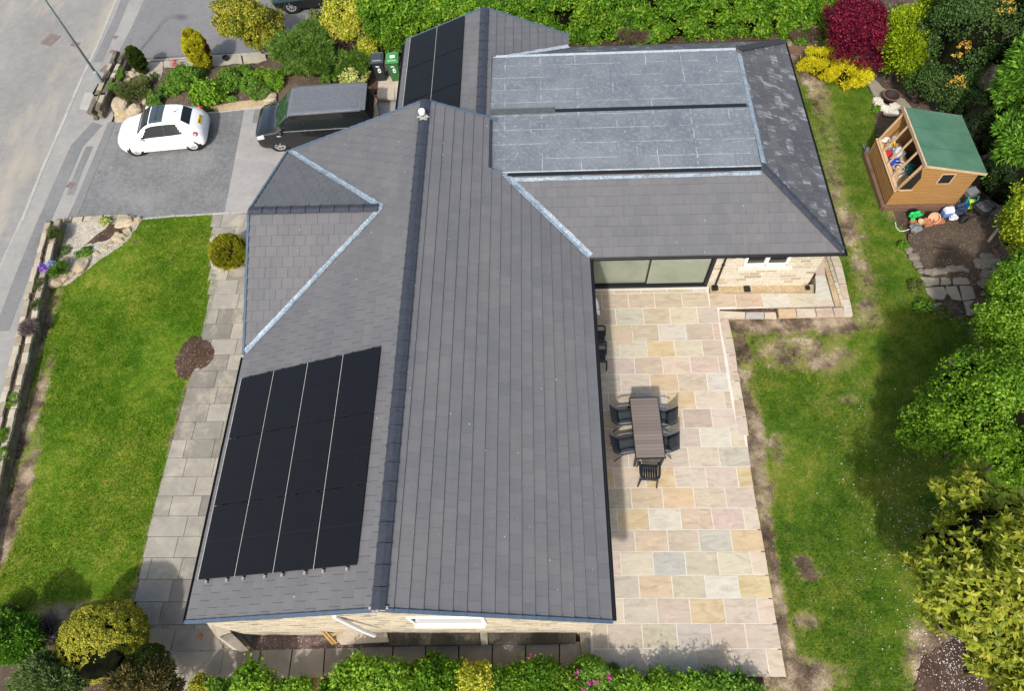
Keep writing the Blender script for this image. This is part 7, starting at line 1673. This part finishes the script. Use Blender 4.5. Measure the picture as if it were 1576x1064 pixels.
for i, (x, y) in enumerate([(815, 1012), (808, 1022), (887, 1034), (885, 1042), (874, 1050), (909, 1049), (919, 1052), (928, 1042), (937, 1044), (845, 1060), (900, 1060)]):
    o = leaves('azalea_flower', np.array([[0, 0, 0]]*7)+RNG.normal(0, .03, (7, 3)), RNG.normal(0, .5, (7, 3))+np.array([0, 0, 1]), .07, .06, L_PINK, None); o.location = at(x, y, .72 if y < 1040 else .68)
    tag(o, 'magenta azalea bloom, number %s from the left along the bottom border' % ['two', 'one', 'seven', 'six', 'five', 'nine', 'ten', 'eleven', 'last', 'three', 'eight'][i] if i != 9 else 'lowest magenta azalea bloom near the yellow-tipped shrub', 'flower', 'magenta azalea blooms')
plant('shrub', 'light green leafy shoots spilling over the near end of the patio', 'shrub', 1025, 1064, .3, 40, .7, .5, None, 2600, (.085, .05), L_LIME, nc=40, rc=.36, core=.4, shoots=60, shl=.35, twig=7)
plant('shrub', 'green shrub with upright shoots at the near patio edge, rightmost', 'shrub', 1098, 1060, .3, 34, .8, .55, None, 2200, (.08, .045), L_MID, nc=34, rc=.36, core=.4, shoots=60, shl=.35)
plant('shrub', 'small sprig of leaves on the patio edge beside the azaleas', 'shrub', 966, 1050, .35, 16, 1.0, .35, None, 420, (.09, .05), L_LIME, nc=14, rc=.5, core=0, shoots=60, shl=.35, twig=7)
# --- by the front path and wall
plant('golden_bush', 'clipped round golden bush on the front path beside the eave', 'shrub', 352, 388, .0, 27, 1.0, .60, None, 34000, (.07, .028), L_ROUND, 'needle', nc=260, rc=.15, shell=.93, core=.8, up=.6)
sheet('gravel', poly3(rough_outline([(322, 368), (336, 360), (345, 420), (332, 425), (322, 400)], 4, 2, 6), GL+.05), A_GRAVELW, skirt=.05)
plant('tuft', 'yellow-green tuft at the driveway end of the front wall', 'plant', 84, 362, -.25, 10, 1.2, .3, None, 2200, (.12, .012), L_OLIVE, 'needle', nc=20, rc=.45, up=1.0, trunk=0)
plant('lavender', 'grey-green lavender clump with purple tips on the front wall', 'plant', 46, 506, -.2, 13, 1.0, .28, None, 2600, (.1, .014), L_HEATH, 'needle', nc=24, rc=.42, up=.9, trunk=0)
plant('purple_flowers', 'purple flower clump on the front wall', 'flower', 67, 413, -.15, 8, .8, .16, None, 500, (.045, .03), L_PURP, nc=16, rc=.5, core=0, trunk=0)
plant('bluebells', 'pale blue bell flowers next to the purple clump', 'flower', 79, 407, -.1, 7, .9, .16, None, 350, (.04, .03), m_leaf('petal_blue', C4((.25, .28, .7), (.5, .55, .85))), nc=14, rc=.5, core=0, trunk=0)
plant('daylily', 'strappy bright green leaves inside the wall by the bluebells', 'plant', 90, 417, -.4, 12, 1.0, .22, None, 700, (.26, .03), L_MID, 'needle', nc=12, rc=.4, up=1.0, core=0, trunk=0)
for x, y, r_, lb in ((62, 440, 8, 'green tuft on the front wall just below the purple flowers'), (58, 470, 8, 'reddish green tuft on the front wall above the lavender'), (22, 618, 9, 'spiky green tuft half way along the front wall'), (6, 672, 9, 'green cushion low on the front wall at the left edge'), (4, 702, 8, 'last green cushion on the front wall at the left edge')):
    plant('tuft', lb, 'plant', x, y, -.28, r_, 1.6, .14, None, 1100, (.07, .016), L_LIME if y > 600 else L_OLIVE, 'needle', nc=14, rc=.5, up=.9, trunk=0, core=0, group='tufts growing on the front wall')
plant('small_plant', 'pale variegated plant in the gravel bed by the driveway', 'plant', 163, 341, -.5, 9, .7, .14, None, 220, (.12, .05), L_CREAM, nc=10, rc=.5, core=0, trunk=0)
plant('ground_cover', 'green patch of ground cover in the gravel bed', 'plant', 130, 388, -.6, 15, .8, .08, None, 2600, (.04, .025), L_MID, nc=26, rc=.9, core=0, trunk=0)
plant('ground_cover', 'blue-green rosettes near the wall in the gravel bed', 'plant', 100, 385, -.6, 9, 1.0, .08, None, 900, (.04, .025), L_BLUE, nc=16, rc=.9, core=0, trunk=0)
for i, (x, y, r_) in enumerate(((1350, 168, 8), (1412, 440, 14), (1420, 470, 16), (1450, 480, 14), (1390, 378, 8), (1345, 232, 8), (1480, 500, 16))):
    plant('weed', ['weed clump beside the fire bowl stones', 'weeds left of the crazy paving', 'weeds below the crazy paving', 'brownish weeds right of the lower lawn shade', 'weed at the corner of the bare bed', 'grass clump by the shed corner', 'weeds under the overhanging green tree'][i], 'weed', x, y, 0, r_, .8, .1, None, 500, (.08, .03), [L_MID, L_OLIVE][i % 2], nc=14, rc=.8, core=0, trunk=0)
# fallen white petals on the grass under the magnolia and twiggy litter
n = 1100; X = RNG.normal(0, 1, n); Y = RNG.normal(0, 1, n); c0 = at(1410, 850, GR)
P = np.stack([c0.x+X*.95, c0.y+Y*2.3, np.full(n, GR+.05)], -1); c1 = at(1470, 1030, GR); P[:500] = np.stack([c1.x+X[:500]*.5, c1.y+Y[:500]*.6, np.full(500, GR+.04)], -1)
leaves('fallen_petals', P, np.tile([0, 0, 1.], (n, 1)), .035, .025, m_leaf('petal_white', C4((.5, .42, .42), (.75, .70, .70)), .1), None, kind='stuff')

# --- fill: continuous shrubbery along the right edge, the near border and the bed between the drives
plant('shrub', 'dark green undergrowth between the two bright trees at the right edge', 'shrub', 1566, 565, 1.3, 40, 1.2, 1.1, None, 16000, (.08, .05), L_TREE, nc=70, rc=.3, lobes=7, core=.5, shoots=100, shl=.25, twig=9, spread=1.1)
plant('shrub', 'bright green undergrowth at the right edge above the magnolia', 'shrub', 1562, 700, 1.5, 46, 1.1, 1.2, None, 18000, (.08, .05), L_TREE, nc=70, rc=.3, lobes=7, core=.5, shoots=100, shl=.25, twig=9, spread=1.1)
plant('shrub', 'leafy branch of green foliage reaching left over the shaded lawn', 'shrub', 1440, 665, 2.0, 40, .9, .8, None, 12000, (.075, .05), L_TREE, nc=60, rc=.3, lobes=7, core=.3, shoots=120, shl=.4, tdx=1.4, twig=9, spread=1.1)
plant('shrub', 'green foliage filling the right edge beside the crazy paving', 'shrub', 1566, 470, 1.2, 30, 1.4, 1.0, None, 12000, (.08, .05), L_HYEL, nc=60, rc=.3, lobes=6, core=.5, shoots=80, shl=.25, twig=7, spread=1.1)
plant('shrub', 'yellow-green leaves at the extreme bottom right corner', 'shrub', 1566, 1030, 2.0, 60, 1.2, 1.4, None, 2200, (.15, .058), L_MAG, 'rosette', nc=60, rc=.3, lobes=8, core=.4, shoots=0, spread=1.1)
plant('shrub', 'dark leafy shrub under the magnolia on the right', 'shrub', 1556, 960, 1.0, 50, 1.3, 1.0, None, 14000, (.08, .05), L_HOLLY, nc=60, rc=.3, lobes=6, core=.5, twig=7, spread=1.1)
sheet('bark_bed', [at(x, y, GR+.035) for x, y in rough_outline([(1418, 1020), (1440, 1000), (1470, 985), (1600, 985), (1600, 1100), (1400, 1100), (1412, 1050)], 7, 5, 8)], A_BARK)
for i, (x, w_, m_, lb) in enumerate(((345, 26, L_MID, 'shrub just right of the small yellow-green one'), (455, 26, L_LIME, 'shrub immediately behind the slatted timber rack'), (530, 34, L_LAUREL, 'shrub between the timber rack and the lime laurel'),
        (630, 40, L_LIME, 'shrub in the gap between the two laurels'), (700, 32, L_LAUREL, 'shrub left of the yellow-tipped euonymus'), (775, 36, L_MID, 'shrub right of the yellow-tipped euonymus'), (870, 40, L_LAUREL, 'shrub between the two azaleas'),
        (965, 34, L_MID, 'shrub at the patio end of the azaleas'), (1065, 34, L_LIME, 'shrub between the two patio-edge shrubs'), (1150, 30, L_MID, 'low shrub past the patio corner'))):
    plant('border_shrub', 'irregular green '+lb, 'shrub', x, 1066, .15, w_, .8, .5, None, 7000, (.085, .045), m_, nc=44, rc=.3, lobes=6, core=.5, shoots=120, shl=.5, group='green shrubs filling the near border')
for i, (x, y, w_, m_, lb) in enumerate(((258, 138, 22, L_MID, 'between the tan boulders and the lime shrub'), (300, 122, 20, L_OLIVE, 'under the yellow conifer'), (368, 112, 18, L_MID, 'beside the black pot'), (404, 118, 18, L_LIME, 'between the two small shrubs left of the van'),
        (352, 142, 20, L_MID, 'right of the lime-green shrub'), (398, 142, 18, L_FERN, 'against the gravel by the van bonnet'), (440, 110, 18, L_FERN, 'at the left foot of the feathery shrub'), (512, 118, 20, L_MID, 'above the van roof'), (222, 128, 14, L_OLIVE, 'by the dark hole in the paving'))):
    plant('bed_shrub', 'leafy low shrub '+lb, 'shrub', x, y, -.35, w_, .8, .34, None, 4500, (.065, .038), m_, nc=30, rc=.34, lobes=5, core=.5, shoots=60, shl=.35, group='low shrubs in the bed between the drives')
